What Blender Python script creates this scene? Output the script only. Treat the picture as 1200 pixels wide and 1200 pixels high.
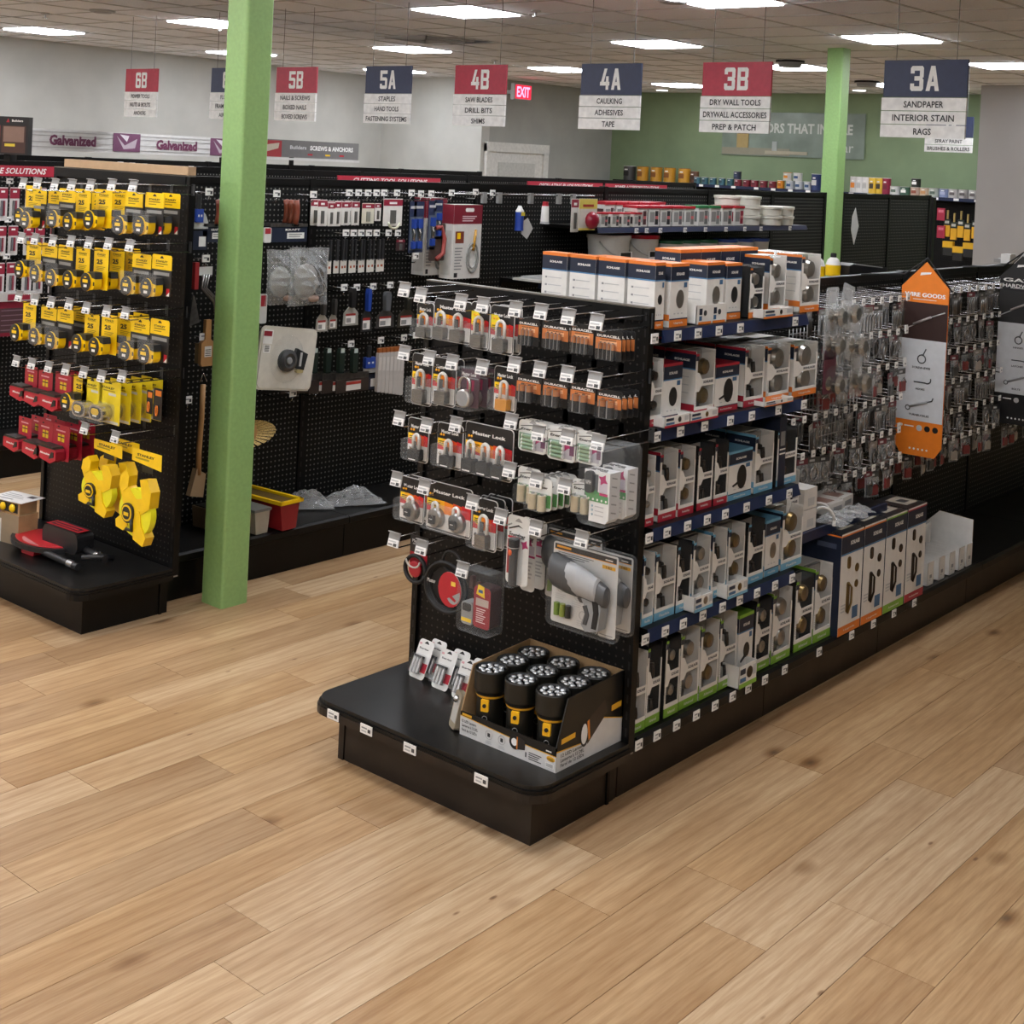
import bpy, math, random
from mathutils import Vector, Matrix
R_ = random.Random(7)
for o in list(bpy.data.objects): bpy.data.objects.remove(o)
SC = bpy.context.scene
COL = SC.collection

# ---------------------------------------------------------------- camera, world, exposure
cd = bpy.data.cameras.new('camera')
cam = bpy.data.objects.new('camera', cd); COL.objects.link(cam); SC.camera = cam
def cam_axes(yaw, pitch, roll):
    y, p, r = map(math.radians, (yaw, pitch, roll))
    fw = Vector((-math.sin(y)*math.cos(p), math.cos(y)*math.cos(p), math.sin(p)))
    rt = Vector((math.cos(y), math.sin(y), 0)); up = rt.cross(fw)
    return math.cos(r)*rt+math.sin(r)*up, -math.sin(r)*rt+math.cos(r)*up, fw
rt_, up_, fw_ = cam_axes(40.082, -0.721, 2.724)
m = Matrix((rt_, up_, -fw_)).transposed().to_4x4(); m.translation = (2.301, -3.4, 1.929)
cam.matrix_world = m
cd.sensor_width = 36; cd.lens = 1607.175/1200*36
cd.shift_y = (208.3-600)/1200
cd.clip_start = .05; cd.clip_end = 60
wd = bpy.data.worlds.new('world'); SC.world = wd; wd.use_nodes = True
wd.node_tree.nodes['Background'].inputs[0].default_value = (.5, .5, .5, 1)
wd.node_tree.nodes['Background'].inputs[1].default_value = .15
SC.view_settings.view_transform = 'Standard'
SC.view_settings.look = 'None'
SC.view_settings.gamma = 1
SC.view_settings.use_curve_mapping = False
SC.view_settings.exposure = 0.85
LAMP = 17.0            # strength of the ceiling troffers
SC.cycles.max_bounces = 7; SC.cycles.diffuse_bounces = 5
SC.cycles.transparent_max_bounces = 12
SC.cycles.use_denoising = True

# ---------------------------------------------------------------- materials
def lin(h):
    if isinstance(h, (tuple, list)): return tuple(h)+(1,) if len(h) == 3 else h
    h = h.lstrip('#'); c = [int(h[i:i+2], 16)/255 for i in (0, 2, 4)]
    return tuple((x/12.92 if x < .04045 else ((x+.055)/1.055)**2.4) for x in c)+(1,)
MATS = {}
def mat(name, col, rough=.5, metal=0, noise=.06, scale=30, emit=0, spec=.5, bump=0, coat=0):
    if name in MATS: return MATS[name]
    m = bpy.data.materials.new(name); m.use_nodes = True; MATS[name] = m
    nt = m.node_tree; b = nt.nodes['Principled BSDF']
    c = lin(col); b.inputs['Base Color'].default_value = c
    b.inputs['Roughness'].default_value = rough; b.inputs['Metallic'].default_value = metal
    b.inputs['Specular IOR Level'].default_value = spec
    if coat: b.inputs['Coat Weight'].default_value = coat
    if emit:
        b.inputs['Emission Color'].default_value = c; b.inputs['Emission Strength'].default_value = emit
    if noise:
        tc = nt.nodes.new('ShaderNodeTexCoord'); n = nt.nodes.new('ShaderNodeTexNoise')
        n.inputs['Scale'].default_value = scale; n.inputs['Detail'].default_value = 3
        nt.links.new(tc.outputs['Object'], n.inputs['Vector'])
        r = nt.nodes.new('ShaderNodeValToRGB')
        r.color_ramp.elements[0].position = .3; r.color_ramp.elements[1].position = .7
        r.color_ramp.elements[0].color = tuple(x*(1-noise*2) for x in c[:3])+(1,)
        r.color_ramp.elements[1].color = tuple(min(1, x*(1+noise)) for x in c[:3])+(1,)
        nt.links.new(n.outputs['Fac'], r.inputs['Fac']); nt.links.new(r.outputs['Color'], b.inputs['Base Color'])
        if bump:
            bp_ = nt.nodes.new('ShaderNodeBump'); bp_.inputs['Strength'].default_value = bump; bp_.inputs['Distance'].default_value = .01
            nt.links.new(n.outputs['Fac'], bp_.inputs['Height']); nt.links.new(bp_.outputs['Normal'], b.inputs['Normal'])
    return m
def C(h, rough=.45, **k):           # plain printed/plastic colour
    return mat('paint_'+h+'_%g' % rough, h, rough, noise=k.pop('noise', .03), **k)
def clear_plastic(name, tint, amount, nsc=9, nst=.03):
    m = bpy.data.materials.new(name); m.use_nodes = True; nt = m.node_tree; nt.nodes.clear()
    o = nt.nodes.new('ShaderNodeOutputMaterial'); t = nt.nodes.new('ShaderNodeBsdfTransparent'); g = nt.nodes.new('ShaderNodeBsdfPrincipled')
    g.inputs['Base Color'].default_value = lin(tint); g.inputs['Roughness'].default_value = .12
    mx = nt.nodes.new('ShaderNodeMixShader'); f = nt.nodes.new('ShaderNodeLayerWeight'); f.inputs['Blend'].default_value = .5
    pw = nt.nodes.new('ShaderNodeMath'); pw.operation = 'POWER'; pw.inputs[1].default_value = 4; nt.links.new(f.outputs['Facing'], pw.inputs[0])
    ml = nt.nodes.new('ShaderNodeMath'); ml.operation = 'MULTIPLY'; ml.inputs[1].default_value = .5; nt.links.new(pw.outputs[0], ml.inputs[0])
    a = nt.nodes.new('ShaderNodeMath'); a.operation = 'ADD'; a.inputs[1].default_value = amount; a.use_clamp = True
    n = nt.nodes.new('ShaderNodeTexNoise'); n.inputs['Scale'].default_value = nsc; bu = nt.nodes.new('ShaderNodeBump'); bu.inputs['Strength'].default_value = nst; bu.inputs['Distance'].default_value = .01
    tc = nt.nodes.new('ShaderNodeTexCoord'); nt.links.new(tc.outputs['Object'], n.inputs['Vector'])
    nt.links.new(n.outputs['Fac'], bu.inputs['Height']); nt.links.new(bu.outputs['Normal'], g.inputs['Normal'])
    nt.links.new(ml.outputs[0], a.inputs[0]); nt.links.new(a.outputs[0], mx.inputs[0])
    nt.links.new(t.outputs[0], mx.inputs[1]); nt.links.new(g.outputs[0], mx.inputs[2]); nt.links.new(mx.outputs[0], o.inputs[0])
    return m
CLEAR = clear_plastic('clear_plastic', '#c8cccc', .045)
FILM = clear_plastic('crinkled_film', '#dcdedd', .3, 15, .35)
SMOKE = clear_plastic('smoky_plastic', '#55585a', .3)
BLACK = mat('black_fixture', '#0a0908', .42, spec=.25, noise=.25, scale=6)
KICK = mat('brown_black_kick', '#211a15', .38, spec=.4, noise=.3, scale=9)
DECK = mat('deck_black', '#161513', .36, spec=.4, noise=.3, scale=7)
CHROME = mat('chrome_wire', '#b9b9b9', .25, 1, noise=.05)
STEEL = mat('brushed_steel', '#9a9a98', .35, 1, noise=.1, scale=60)
BRASS = mat('brass', '#c9a558', .25, 1)
WHITE = C('#e9e8e4'); OFFW = C('#cfcdc7'); GREY = C('#8d8e8e'); LGREY = C('#b8b9b9'); DGREY = C('#3c3d3e')
NAVY = C('#1d2740'); CHAN = mat('navy_price_channel', '#15213f', .3, noise=.1, scale=12)
RED = C('#b3202f'); CRIM = C('#8c1f35'); ORANGE = C('#e07b22'); SKY = C('#62a6cf'); LIME = C('#7fb239')
YELLOW = C('#f2c40a', .4); INK = C('#1b1b1b'); GOLD = C('#c78a1a'); TAN = C('#c3a580', .7)
RUBBER = C('#141414', .6); COPPER = C('#c77a4c', .35); CARDB = mat('cardboard', '#a2835c', .8, noise=.1, scale=20)
GREENP = C('#3f8a4a'); MAGENTA = C('#b3376a'); BLUE = C('#24439a'); PALEG = C('#c9d8cf')

def pegmat(name, base, dot, a, step=.0254, r=.16, rough=.5):
    """pegboard: rows of punched holes; a is the horizontal axis of the panel (X or Y)"""
    m = bpy.data.materials.new(name); m.use_nodes = True; nt = m.node_tree; b = nt.nodes['Principled BSDF']
    b.inputs['Roughness'].default_value = rough; b.inputs['Specular IOR Level'].default_value = .25
    tc = nt.nodes.new('ShaderNodeTexCoord'); sx = nt.nodes.new('ShaderNodeSeparateXYZ'); nt.links.new(tc.outputs['Object'], sx.inputs[0])
    def M(op, i, j=None, v=None):
        n = nt.nodes.new('ShaderNodeMath'); n.operation = op; nt.links.new(i, n.inputs[0])
        if j is not None: nt.links.new(j, n.inputs[1])
        if v is not None: n.inputs[1].default_value = v
        return n.outputs[0]
    def cell(o): return M('POWER', M('SUBTRACT', M('FRACT', M('MULTIPLY', o, v=1/step)), v=.5), v=2)
    d = M('ADD', cell(sx.outputs[a]), cell(sx.outputs['Z'])); k = M('LESS_THAN', d, v=r*r)
    mx = nt.nodes.new('ShaderNodeMix'); mx.data_type = 'RGBA'; nt.links.new(k, mx.inputs[0])
    mx.inputs[6].default_value = lin(base); mx.inputs[7].default_value = lin(dot); nt.links.new(mx.outputs[2], b.inputs['Base Color'])
    bu = nt.nodes.new('ShaderNodeBump'); bu.invert = True; bu.inputs['Strength'].default_value = .6; bu.inputs['Distance'].default_value = .004
    nt.links.new(k, bu.inputs['Height']); nt.links.new(bu.outputs['Normal'], b.inputs['Normal'])
    return m
PEGX = pegmat('pegboard_endcap', '#070606', '#3a3733', 'X', r=.13)
PEGY = pegmat('pegboard_aisle', '#080807', '#6e6d68', 'Y', r=.17)

# ---------------------------------------------------------------- mesh builder
class M:
    def __init__(s): s.v = []; s.f = []; s.m = []; s.ms = []; s.sm = []
    def mi(s, m):
        if m not in s.ms: s.ms.append(m)
        return s.ms.index(m)
    def add(s, vs, fs, m, smooth=False):
        b = len(s.v); s.v += [tuple(v) for v in vs]; k = s.mi(m)
        for f in fs: s.f.append(tuple(i+b for i in f)); s.m.append(k); s.sm.append(smooth)
        return s
    def box(s, x0, x1, y0, y1, z0, z1, m):
        v = [(x, y, z) for z in (z0, z1) for y in (y0, y1) for x in (x0, x1)]
        return s.add(v, [(0, 2, 3, 1), (4, 5, 7, 6), (0, 1, 5, 4), (2, 6, 7, 3), (0, 4, 6, 2), (1, 3, 7, 5)], m)
    def cb(s, cx, cy, cz, sx, sy, sz, m): return s.box(cx-sx/2, cx+sx/2, cy-sy/2, cy+sy/2, cz-sz/2, cz+sz/2, m)
    def r(s, x0, x1, z0, z1, y, m):      # flat print on a face that looks to -Y
        return s.add([(x0, y, z0), (x1, y, z0), (x1, y, z1), (x0, y, z1)], [(0, 1, 2, 3)], m)
    def rs(s, y0, y1, z0, z1, x, m):     # flat print on a face that looks to -X
        return s.add([(x, y1, z0), (x, y0, z0), (x, y0, z1), (x, y1, z1)], [(0, 1, 2, 3)], m)
    def rt(s, x0, x1, y0, y1, z, m):     # print on a top face
        return s.add([(x0, y0, z), (x1, y0, z), (x1, y1, z), (x0, y1, z)], [(0, 1, 2, 3)], m)
    def prism(s, pts, y0, y1, m, side=None):   # outline in XZ, counter-clockwise seen from -Y
        n = len(pts); v = [(x, y0, z) for x, z in pts]+[(x, y1, z) for x, z in pts]
        s.add(v, [tuple(range(n)), tuple(range(2*n-1, n-1, -1))], m)
        return s.add(v, [((i+1) % n, i, n+i, n+(i+1) % n) for i in range(n)], side or m)
    def prismz(s, pts, z0, z1, m):             # outline in XY
        n = len(pts); v = [(x, y, z0) for x, y in pts]+[(x, y, z1) for x, y in pts]
        return s.add(v, [tuple(range(n-1, -1, -1)), tuple(range(n, 2*n))]+[(i, (i+1) % n, n+(i+1) % n, n+i) for i in range(n)], m)
    def prismx(s, pts, x0, x1, m):             # outline in YZ
        n = len(pts); v = [(x0, y, z) for y, z in pts]+[(x1, y, z) for y, z in pts]
        return s.add(v, [tuple(range(n-1, -1, -1)), tuple(range(n, 2*n))]+[(i, (i+1) % n, n+(i+1) % n, n+i) for i in range(n)], m)
    def cyl(s, p0, p1, r0, m, n=10, r1=None, cap=True):
        p0, p1 = Vector(p0), Vector(p1); r1 = r0 if r1 is None else r1; d = (p1-p0).normalized()
        a = d.orthogonal().normalized(); b = d.cross(a); v = []
        for p, r in ((p0, r0), (p1, r1)):
            v += [p+(a*math.cos(t)+b*math.sin(t))*r for t in [2*math.pi*i/n for i in range(n)]]
        s.add(v, [(i, (i+1) % n, n+(i+1) % n, n+i) for i in range(n)], m, True)
        if cap: s.add(v, [tuple(range(n-1, -1, -1)), tuple(range(n, 2*n))], m)
        return s
    def tube(s, pts, r, m, n=6, closed=False):
        pts = [Vector(p) for p in pts]; k = len(pts); v = []; up = None
        for i, p in enumerate(pts):
            a = pts[i-1] if (i or closed) else p; b = pts[(i+1) % k] if (i < k-1 or closed) else p
            d = (b-a).normalized()
            x = d.orthogonal().normalized() if up is None else (up-d*up.dot(d)).normalized()
            up = x; y = d.cross(x)
            v += [p+(x*math.cos(t)+y*math.sin(t))*r for t in [2*math.pi*j/n for j in range(n)]]
        f = []
        for i in range(k if closed else k-1):
            q = (i+1) % k
            f += [(i*n+j, i*n+(j+1) % n, q*n+(j+1) % n, q*n+j) for j in range(n)]
        if not closed: f += [tuple(range(n-1, -1, -1)), tuple(range((k-1)*n, k*n))]
        return s.add(v, f, m, True)
    def lathe(s, prof, m, c=(0, 0, 0), n=16, axis='z', smooth=True):   # prof: (radius, height[, material])
        v = []; ax = axis
        for p in prof:
            for i in range(n):
                t = 2*math.pi*i/n; x, y, z = p[0]*math.cos(t), p[0]*math.sin(t), p[1]
                if ax == 'y': x, y, z = x, -z, y
                if ax == 'x': x, y, z = z, x, y
                v.append((x+c[0], y+c[1], z+c[2]))
        for k in range(len(prof)-1):
            mm = prof[k+1][2] if len(prof[k+1]) > 2 else m
            s.add(v[k*n:(k+2)*n], [(i, (i+1) % n, n+(i+1) % n, n+i) for i in range(n)], mm, smooth)
        s.add(v[:n], [tuple(range(n-1, -1, -1))], prof[0][2] if len(prof[0]) > 2 else m)
        s.add(v[-n:], [tuple(range(n))], prof[-1][2] if len(prof[-1]) > 2 else m)
        return s
    def ball(s, c, r, m, n=10, sx=1, sy=1, sz=1):
        v = []; k = n//2
        for j in range(k+1):
            a = math.pi*j/k
            v += [(c[0]+sx*r*math.sin(a)*math.cos(2*math.pi*i/n), c[1]+sy*r*math.sin(a)*math.sin(2*math.pi*i/n), c[2]-sz*r*math.cos(a)) for i in range(n)]
        return s.add(v, [(j*n+i, j*n+(i+1) % n, (j+1)*n+(i+1) % n, (j+1)*n+i) for j in range(k) for i in range(n)], m, True)
    def text(s, t, cx, cz, w, h, y, m, bold=.0, face='-y', shear=0):
        vs, fs = glyphs(t, bold)
        xs = [v[0] for v in vs]; zs = [v[1] for v in vs]; x0, x1 = min(xs), max(xs); z0, z1 = min(zs), max(zs)
        o = []
        for a, b in vs:
            fx = (a-x0)/(x1-x0)-.5; fz = (b-z0)/(z1-z0)-.5; X = fx*w+shear*fz*h; Z = fz*h
            if face == '-y': o.append((cx+X, y, cz+Z))
            elif face == '+x': o.append((y, cx+X, cz+Z))
            elif face == '-x': o.append((y, cx-X, cz+Z))
            elif face == '+y': o.append((cx-X, y, cz+Z))
            elif face == 'z': o.append((cx+X, cz+Z, y))
        return s.add(o, fs, m)
    def lines(s, x0, x1, z1, n, step, y, m, t=None):   # rows of small print too fine to read
        for i in range(n):
            k = 1-.25*((i*37) % 3)/2
            s.r(x0, x0+(x1-x0)*k, z1-i*step-(t or step*.45), z1-i*step, y, m)
        return s
    def xf(s, mt):
        s.v = [tuple(mt @ Vector(v)) for v in s.v]; return s
    def mesh(s, name='mesh'):
        me = bpy.data.meshes.new(name); me.from_pydata(s.v, [], s.f)
        for m in s.ms: me.materials.append(m)
        me.polygons.foreach_set('material_index', s.m); me.polygons.foreach_set('use_smooth', s.sm)
        me.update(); return me
BLK = {}
def _b(*r): return r
T = .30
# block capitals drawn on a 1 x 1.5 grid: lists of convex outlines
def bar(x0, x1, z0, z1, cut=''):
    c = .12; p = []
    p += [(x0, z0+c), (x0+c, z0)] if 'a' in cut else [(x0, z0)]
    p += [(x1-c, z0), (x1, z0+c)] if 'b' in cut else [(x1, z0)]
    p += [(x1, z1-c), (x1-c, z1)] if 'c' in cut else [(x1, z1)]
    p += [(x0+c, z1), (x0, z1-c)] if 'd' in cut else [(x0, z1)]
    return p
BLK['2'] = [bar(0, 1, 1.22, 1.5, 'cd'), bar(.7, 1, .85, 1.3), bar(0, .3, 1.0, 1.3), [(0, .28), (.34, .28), (1, .88), (.7, .95)], bar(0, 1, 0, .29)]
BLK['3'] = [bar(0, 1, 1.22, 1.5, 'cd'), bar(.7, 1, .82, 1.3), bar(.3, .94, .62, .89), bar(.7, 1, .2, .7), bar(0, 1, 0, .28, 'ab'), bar(0, .3, 1.05, 1.3), bar(0, .3, .2, .45)]
BLK['4'] = [[(.42, 1.5), (.1, .55), (.4, .55), (.72, 1.5)], bar(.0, 1, .3, .57), bar(.62, .9, 0, .95), [(0, .3), (.3, .3), (.4, .57), (.08, .57)]]
BLK['5'] = [bar(0, 1, 1.22, 1.5), bar(0, .3, .7, 1.3), bar(0, .95, .68, .94, 'c'), bar(.7, 1, .2, .85), bar(0, 1, 0, .28, 'ab'), bar(0, .3, .2, .42)]
BLK['6'] = [bar(0, 1, 1.22, 1.5, 'cd'), bar(0, .3, .2, 1.3), bar(.2, 1, .66, .92, 'c'), bar(.7, 1, .2, .82), bar(0, 1, 0, .28, 'ab'), bar(.7, 1, 1.05, 1.3)]
BLK['A'] = [[(0, 0), (.3, 0), (.62, 1.5), (.34, 1.5)], [(.7, 0), (1, 0), (.66, 1.5), (.38, 1.5)], bar(.2, .8, .3, .55)]
BLK['B'] = [bar(0, .3, 0, 1.5), bar(.2, 1, 1.23, 1.5, 'c'), bar(.7, 1, .85, 1.4), bar(.2, .93, .63, .88), bar(.7, 1, .12, .66), bar(.2, 1, 0, .27, 'b')]
def block_code(m, code, cx, cz, h, y, mt):
    u = h/1.5; w = u*.82; g = u*.16; x = cx-(len(code)*w+(len(code)-1)*g)/2
    for c in code:
        for k, p in enumerate(BLK[c]):
            m.add([(x+a*w, y-.00015*k, cz-h/2+b*u) for a, b in p], [tuple(range(len(p)))], mt)
        x += w+g
_G = {}
def glyphs(t, bold=0):
    k = (t, bold)
    if k not in _G:
        c = bpy.data.curves.new('t', 'FONT'); c.body = t; c.offset = bold; c.resolution_u = 2; c.fill_mode = 'BOTH'
        o = bpy.data.objects.new('t', c); me = bpy.data.meshes.new_from_object(o)
        _G[k] = ([(v.co.x, v.co.y) for v in me.vertices], [tuple(p.vertices) for p in me.polygons])
        bpy.data.objects.remove(o); bpy.data.meshes.remove(me); bpy.data.curves.remove(c)
    return _G[k]
def rr(w, h, r, cx=0, cz=0, n=4):        # rounded rectangle outline, centred
    p = []
    for sx, sz, a in ((1, -1, -90), (1, 1, 0), (-1, 1, 90), (-1, -1, 180)):
        for i in range(n+1):
            t = math.radians(a+90*i/n); p.append((cx+sx*(w/2-r)+r*math.cos(t), cz+sz*(h/2-r)+r*math.sin(t)))
    return p
_cache = {}
def memo(f):
    def g(*a, **k):
        key = (f.__name__, a, tuple(sorted(k.items())))
        if key not in _cache: _cache[key] = f(*a, **k)
        return _cache[key]
    return g
# ---------------------------------------------------------------- objects
def ob(name, me, parent=None, loc=(0, 0, 0), rz=0, kind=None, label=None):
    if isinstance(me, M): me = me.mesh(name)
    o = bpy.data.objects.new(name, me); COL.objects.link(o); o.location = loc; o.rotation_euler = (0, 0, rz)
    if parent: o.parent = parent
    if kind: o['kind'] = kind
    if label: o['label'] = label
    return o
def thing(name, label, cat, body=None, loc=(0, 0, 0), rz=0, group=None, parts=(), tilt=0):
    """a top-level thing: body mesh (or None for an Empty) and parts [(name, mesh[, label])]"""
    o = ob(name, body, None, loc, rz); o['label'] = label; o['category'] = cat
    if tilt: o.rotation_euler = (tilt, 0, rz)
    if group: o['group'] = group
    for p in parts:
        c = ob(p[0], p[1], o)
        if len(p) > 2 and p[2]: c['label'] = p[2]
        for q in (p[3] if len(p) > 3 else ()): ob(q[0], q[1], c)
    return o
def struct(name, me, parent=None, **k):
    return ob(name, me, parent, kind='structure' if parent is None else None, **k)
ORD = 'first second third fourth fifth sixth seventh eighth ninth tenth eleventh twelfth thirteenth fourteenth fifteenth sixteenth seventeenth eighteenth nineteenth twentieth'.split()
H90 = math.pi/2

# ================================================================ SETTING
CZ = 2.95
def wood():
    m = bpy.data.materials.new('oak_plank'); m.use_nodes = True; nt = m.node_tree; b = nt.nodes['Principled BSDF']; L = nt.links.new
    N = lambda t: nt.nodes.new('ShaderNode'+t)
    tc = N('TexCoord'); oi = N('ObjectInfo'); mul = N('Vector Math') if False else nt.nodes.new('ShaderNodeVectorMath'); mul.operation = 'MULTIPLY_ADD'
    comb = N('CombineXYZ'); L(oi.outputs['Random'], comb.inputs[0]); L(oi.outputs['Random'], comb.inputs[1]); 
    mul.inputs[1].default_value = (37, 91, 0); L(comb.outputs[0], mul.inputs[0]); L(tc.outputs['Object'], mul.inputs[2])
    def mapped(sc):
        mp = N('Mapping'); mp.inputs['Scale'].default_value = sc; L(mul.outputs[0], mp.inputs['Vector']); return mp.outputs[0]
    def ramp(src, stops):
        r = N('ValToRGB'); e = r.color_ramp.elements
        for i, (p, c) in enumerate(stops):
            el = e[i] if i < 2 else e.new(p); el.position = p; el.color = lin(c)
        L(src, r.inputs[0]); return r.outputs[0]
    def mix(a, b_, fac, mode='MULTIPLY'):
        x = N('Mix'); x.data_type = 'RGBA'; x.blend_type = mode; x.inputs[0].default_value = fac if isinstance(fac, float) else 0
        if not isinstance(fac, float): L(fac, x.inputs[0])
        L(a, x.inputs[6]); L(b_, x.inputs[7]); return x.outputs[2]
    n1 = N('TexNoise'); n1.inputs['Scale'].default_value = 1; n1.inputs['Detail'].default_value = 5; n1.inputs['Distortion'].default_value = .6; L(mapped((9, 1.1, 1)), n1.inputs['Vector'])
    n2 = N('TexNoise'); n2.inputs['Scale'].default_value = 1; n2.inputs['Detail'].default_value = 6; L(mapped((150, 9, 1)), n2.inputs['Vector'])
    wv = N('TexWave'); wv.wave_type = 'BANDS'; wv.bands_direction = 'X'; wv.inputs['Scale'].default_value = 6; wv.inputs['Distortion'].default_value = 9; wv.inputs['Detail'].default_value = 3; wv.inputs['Detail Scale'].default_value = .6; L(mapped((1.3, .2, 1)), wv.inputs['Vector'])
    base = ramp(n1.outputs['Fac'], [(.3, WOOD[0]), (.7, WOOD[2]), (.5, WOOD[1])])
    fine = ramp(n2.outputs['Fac'], [(.3, '#e2d9cf'), (.62, '#ffffff')])
    wave = ramp(wv.outputs['Fac'], [(.0, '#d6c6b2'), (.45, '#ffffff')])
    c = mix(mix(base, fine, .8), wave, .4)
    # per-plank tone
    pr = ramp(oi.outputs['Random'], [(0, '#d8ccc0'), (1, '#ffffff'), (.5, '#f0e2cc')])
    c = mix(c, pr, .9)
    # knots
    vo = N('TexVoronoi'); vo.inputs['Scale'].default_value = 1; vo.inputs['Randomness'].default_value = 1; L(mapped((4.2, 2.3, 1)), vo.inputs['Vector'])
    kn = ramp(vo.outputs['Distance'], [(.02, '#5e4a3a'), (.16, '#ffffff'), (.07, '#b9a48c')])
    c = mix(c, kn, .8)
    v2 = N('TexVoronoi'); v2.inputs['Scale'].default_value = 1; L(mapped((7.3, 2.9, 1)), v2.inputs['Vector'])
    c = mix(c, ramp(v2.outputs['Distance'], [(.0, '#3f2f22'), (.055, '#ffffff'), (.03, '#a08468')]), .85)
    L(c, b.inputs['Base Color']); b.inputs['Roughness'].default_value = .42; b.inputs['Specular IOR Level'].default_value = .35
    return m
WOOD = ('#b09371', '#bfa584', '#cdb696')
WOODM = wood()
fl = struct('floor', M().box(-13, 5.2, -7.2, 14, -.06, -.008, mat('underlay', '#3a2c1e', .9)))
PW, PL = .185, 1.17
starts = {3: -.022, 2: -.351, 4: -.195, -3: -1.155, -2: -1.33, -5: -.8, -10: -.565, -12: -.765}
plank = M().box(-PW/2+.0008, PW/2-.0008, -PL/2+.0008, PL/2-.0008, -.008, 0, WOODM)
bev = plank.mesh('plank')
npl = 0; far_ = M()
for k in range(-59, 27):
    x = .122+PW*k+PW/2
    off = starts.get(k, R_.uniform(0, PL)) % PL
    for j in range(-7, 11):
        y = off+j*PL+PL/2
        # the aisles and open floor the photograph shows get loose planks
        vis = (-5.3 < x < 2.9 and -3.6 < y < 5.4) and not (-3.1 < x < -2.7 and y > .6) and not (-.7 < x < -.25 and y > .6) and (y-(-3.4)) > .15*(x+5)-.2
        vis = vis and not (x > 1.6 and y < -1.4) and not (x < -1.5 and y < -2.3) and not (x < -3.3 and y < -.7) and not (x < -3.3 and y > 2.8) and not (x > 1.0 and y > 4.5)
        if vis and npl < 300:
            ob('floor_plank', bev, fl, (x, y, 0)); npl += 1
        elif -10.7 < x < 5.0 and -7.1 < y < 12.1:
            far_.box(x-PW/2+.0008, x+PW/2-.0008, y-PL/2+.0008, y+PL/2-.0008, -.008, 0, WOODM)
o = ob('floor_planks_beyond', far_, fl); o['kind'] = 'stuff'
# walls
WALL = mat('grey_wall_paint', '#b9b9b3', .85, noise=.04, scale=3); WALL_SHADED = mat('shaded_grey_wall_paint', '#a0a19b', .85, noise=.04, scale=3)  # second grey is the same wall with its shade put into the colour
GWALL = mat('green_wall_paint', '#7f9270', .8, noise=.05, scale=3); GPOST = mat('green_post_paint', '#91b872', .45, noise=.04, scale=60, bump=.05)
struct('wall_left', M().box(-10.95, -10.77, -7.2, 9.4, 0, CZ+.1, WALL))
struct('wall_back_left', M().box(-10.95, -9.0, 9.4, 9.55, 0, CZ+.1, WALL))
struct('wall_beside_door', M().box(-9.15, -9.0, 9.55, 12.15, 0, CZ+.1, WALL_SHADED))
struct('wall_back', M().box(-9.15, 5.2, 12.15, 12.35, 0, CZ+.1, GWALL))
struct('wall_right', M().box(5.0, 5.2, -7.2, 12.15, 0, CZ+.1, WALL))
struct('wall_front', M().box(-10.95, 5.2, -7.4, -7.2, 0, CZ+.1, WALL))
# door in the short grey wall (a white panelled door with white casing)
DW = mat('white_trim_paint', '#d4d4cf', .5)
d = ob('door_1', None); d['kind'] = 'structure'
d.location = (-9.0, 10.08, 0)
TY = .62
ob('door_casing', M().box(0, .05, -TY, -TY+.1, 0, 2.13, DW).box(0, .05, TY-.1, TY, 0, 2.13, DW).box(0, .055, -TY, TY, 2.03, 2.15, DW), d)
leaf = M().box(.0, .022, -TY+.1, TY-.1, 0, 2.03, DW)
ob('door_leaf', leaf, d)
for zz in ((1.2, 1.9), (.2, 1.05)):
    ob('door_panel', M().box(.022, .034, -.36, .36, zz[0], zz[1], mat('white_door_panel', '#bfc0bb', .5)), d)
ob('door_handle', M().cyl((.03, .42, 1.0), (.08, .42, 1.0), .012, CHROME).cyl((.08, .42, 1.0), (.08, .32, 1.0), .01, CHROME), d)
# ceiling: grid bars and tiles
TILE = mat('ceiling_tile', '#f0f2f7', .9, noise=.04, scale=90, bump=.1); BAR = mat('ceiling_bar', '#c4c4c4', .7)
ce = struct('ceiling', M().box(-10.95, 5.2, -7.4, 12.35, CZ+.03, CZ+.1, TILE))
XL = [-9.5, -6.93, -4.12, -2.06, .3, 2.7]; YL = [-5.75, -3.4, -1.05, 1.3, 3.65, 6.0, 8.33, 10.7]; HL = .295
def cuts(c, lo, hi, target=.6):
    out = [lo]; e = [(x-HL, x+HL) for x in c]; p = lo
    for a, b in e:
        n = max(1, round((a-p)/target)); out += [p+(a-p)*i/n for i in range(1, n+1)]; out.append(b); p = b
    n = max(1, round((hi-p)/target)); out += [p+(hi-p)*i/n for i in range(1, n+1)]
    return out
cxs = cuts(XL, -10.77, 5.0); cys = cuts(YL, -7.2, 12.15)
bars = M()
for x in cxs: bars.box(x-.009, x+.009, -7.2, 12.15, CZ-.004, CZ+.004, BAR)
for y in cys: bars.box(-10.77, 5.0, y-.009, y+.009, CZ-.004, CZ+.004, BAR)
ob('ceiling_grid', bars, ce)
nt_ = 0; rest = M(); tmesh = {}
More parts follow.
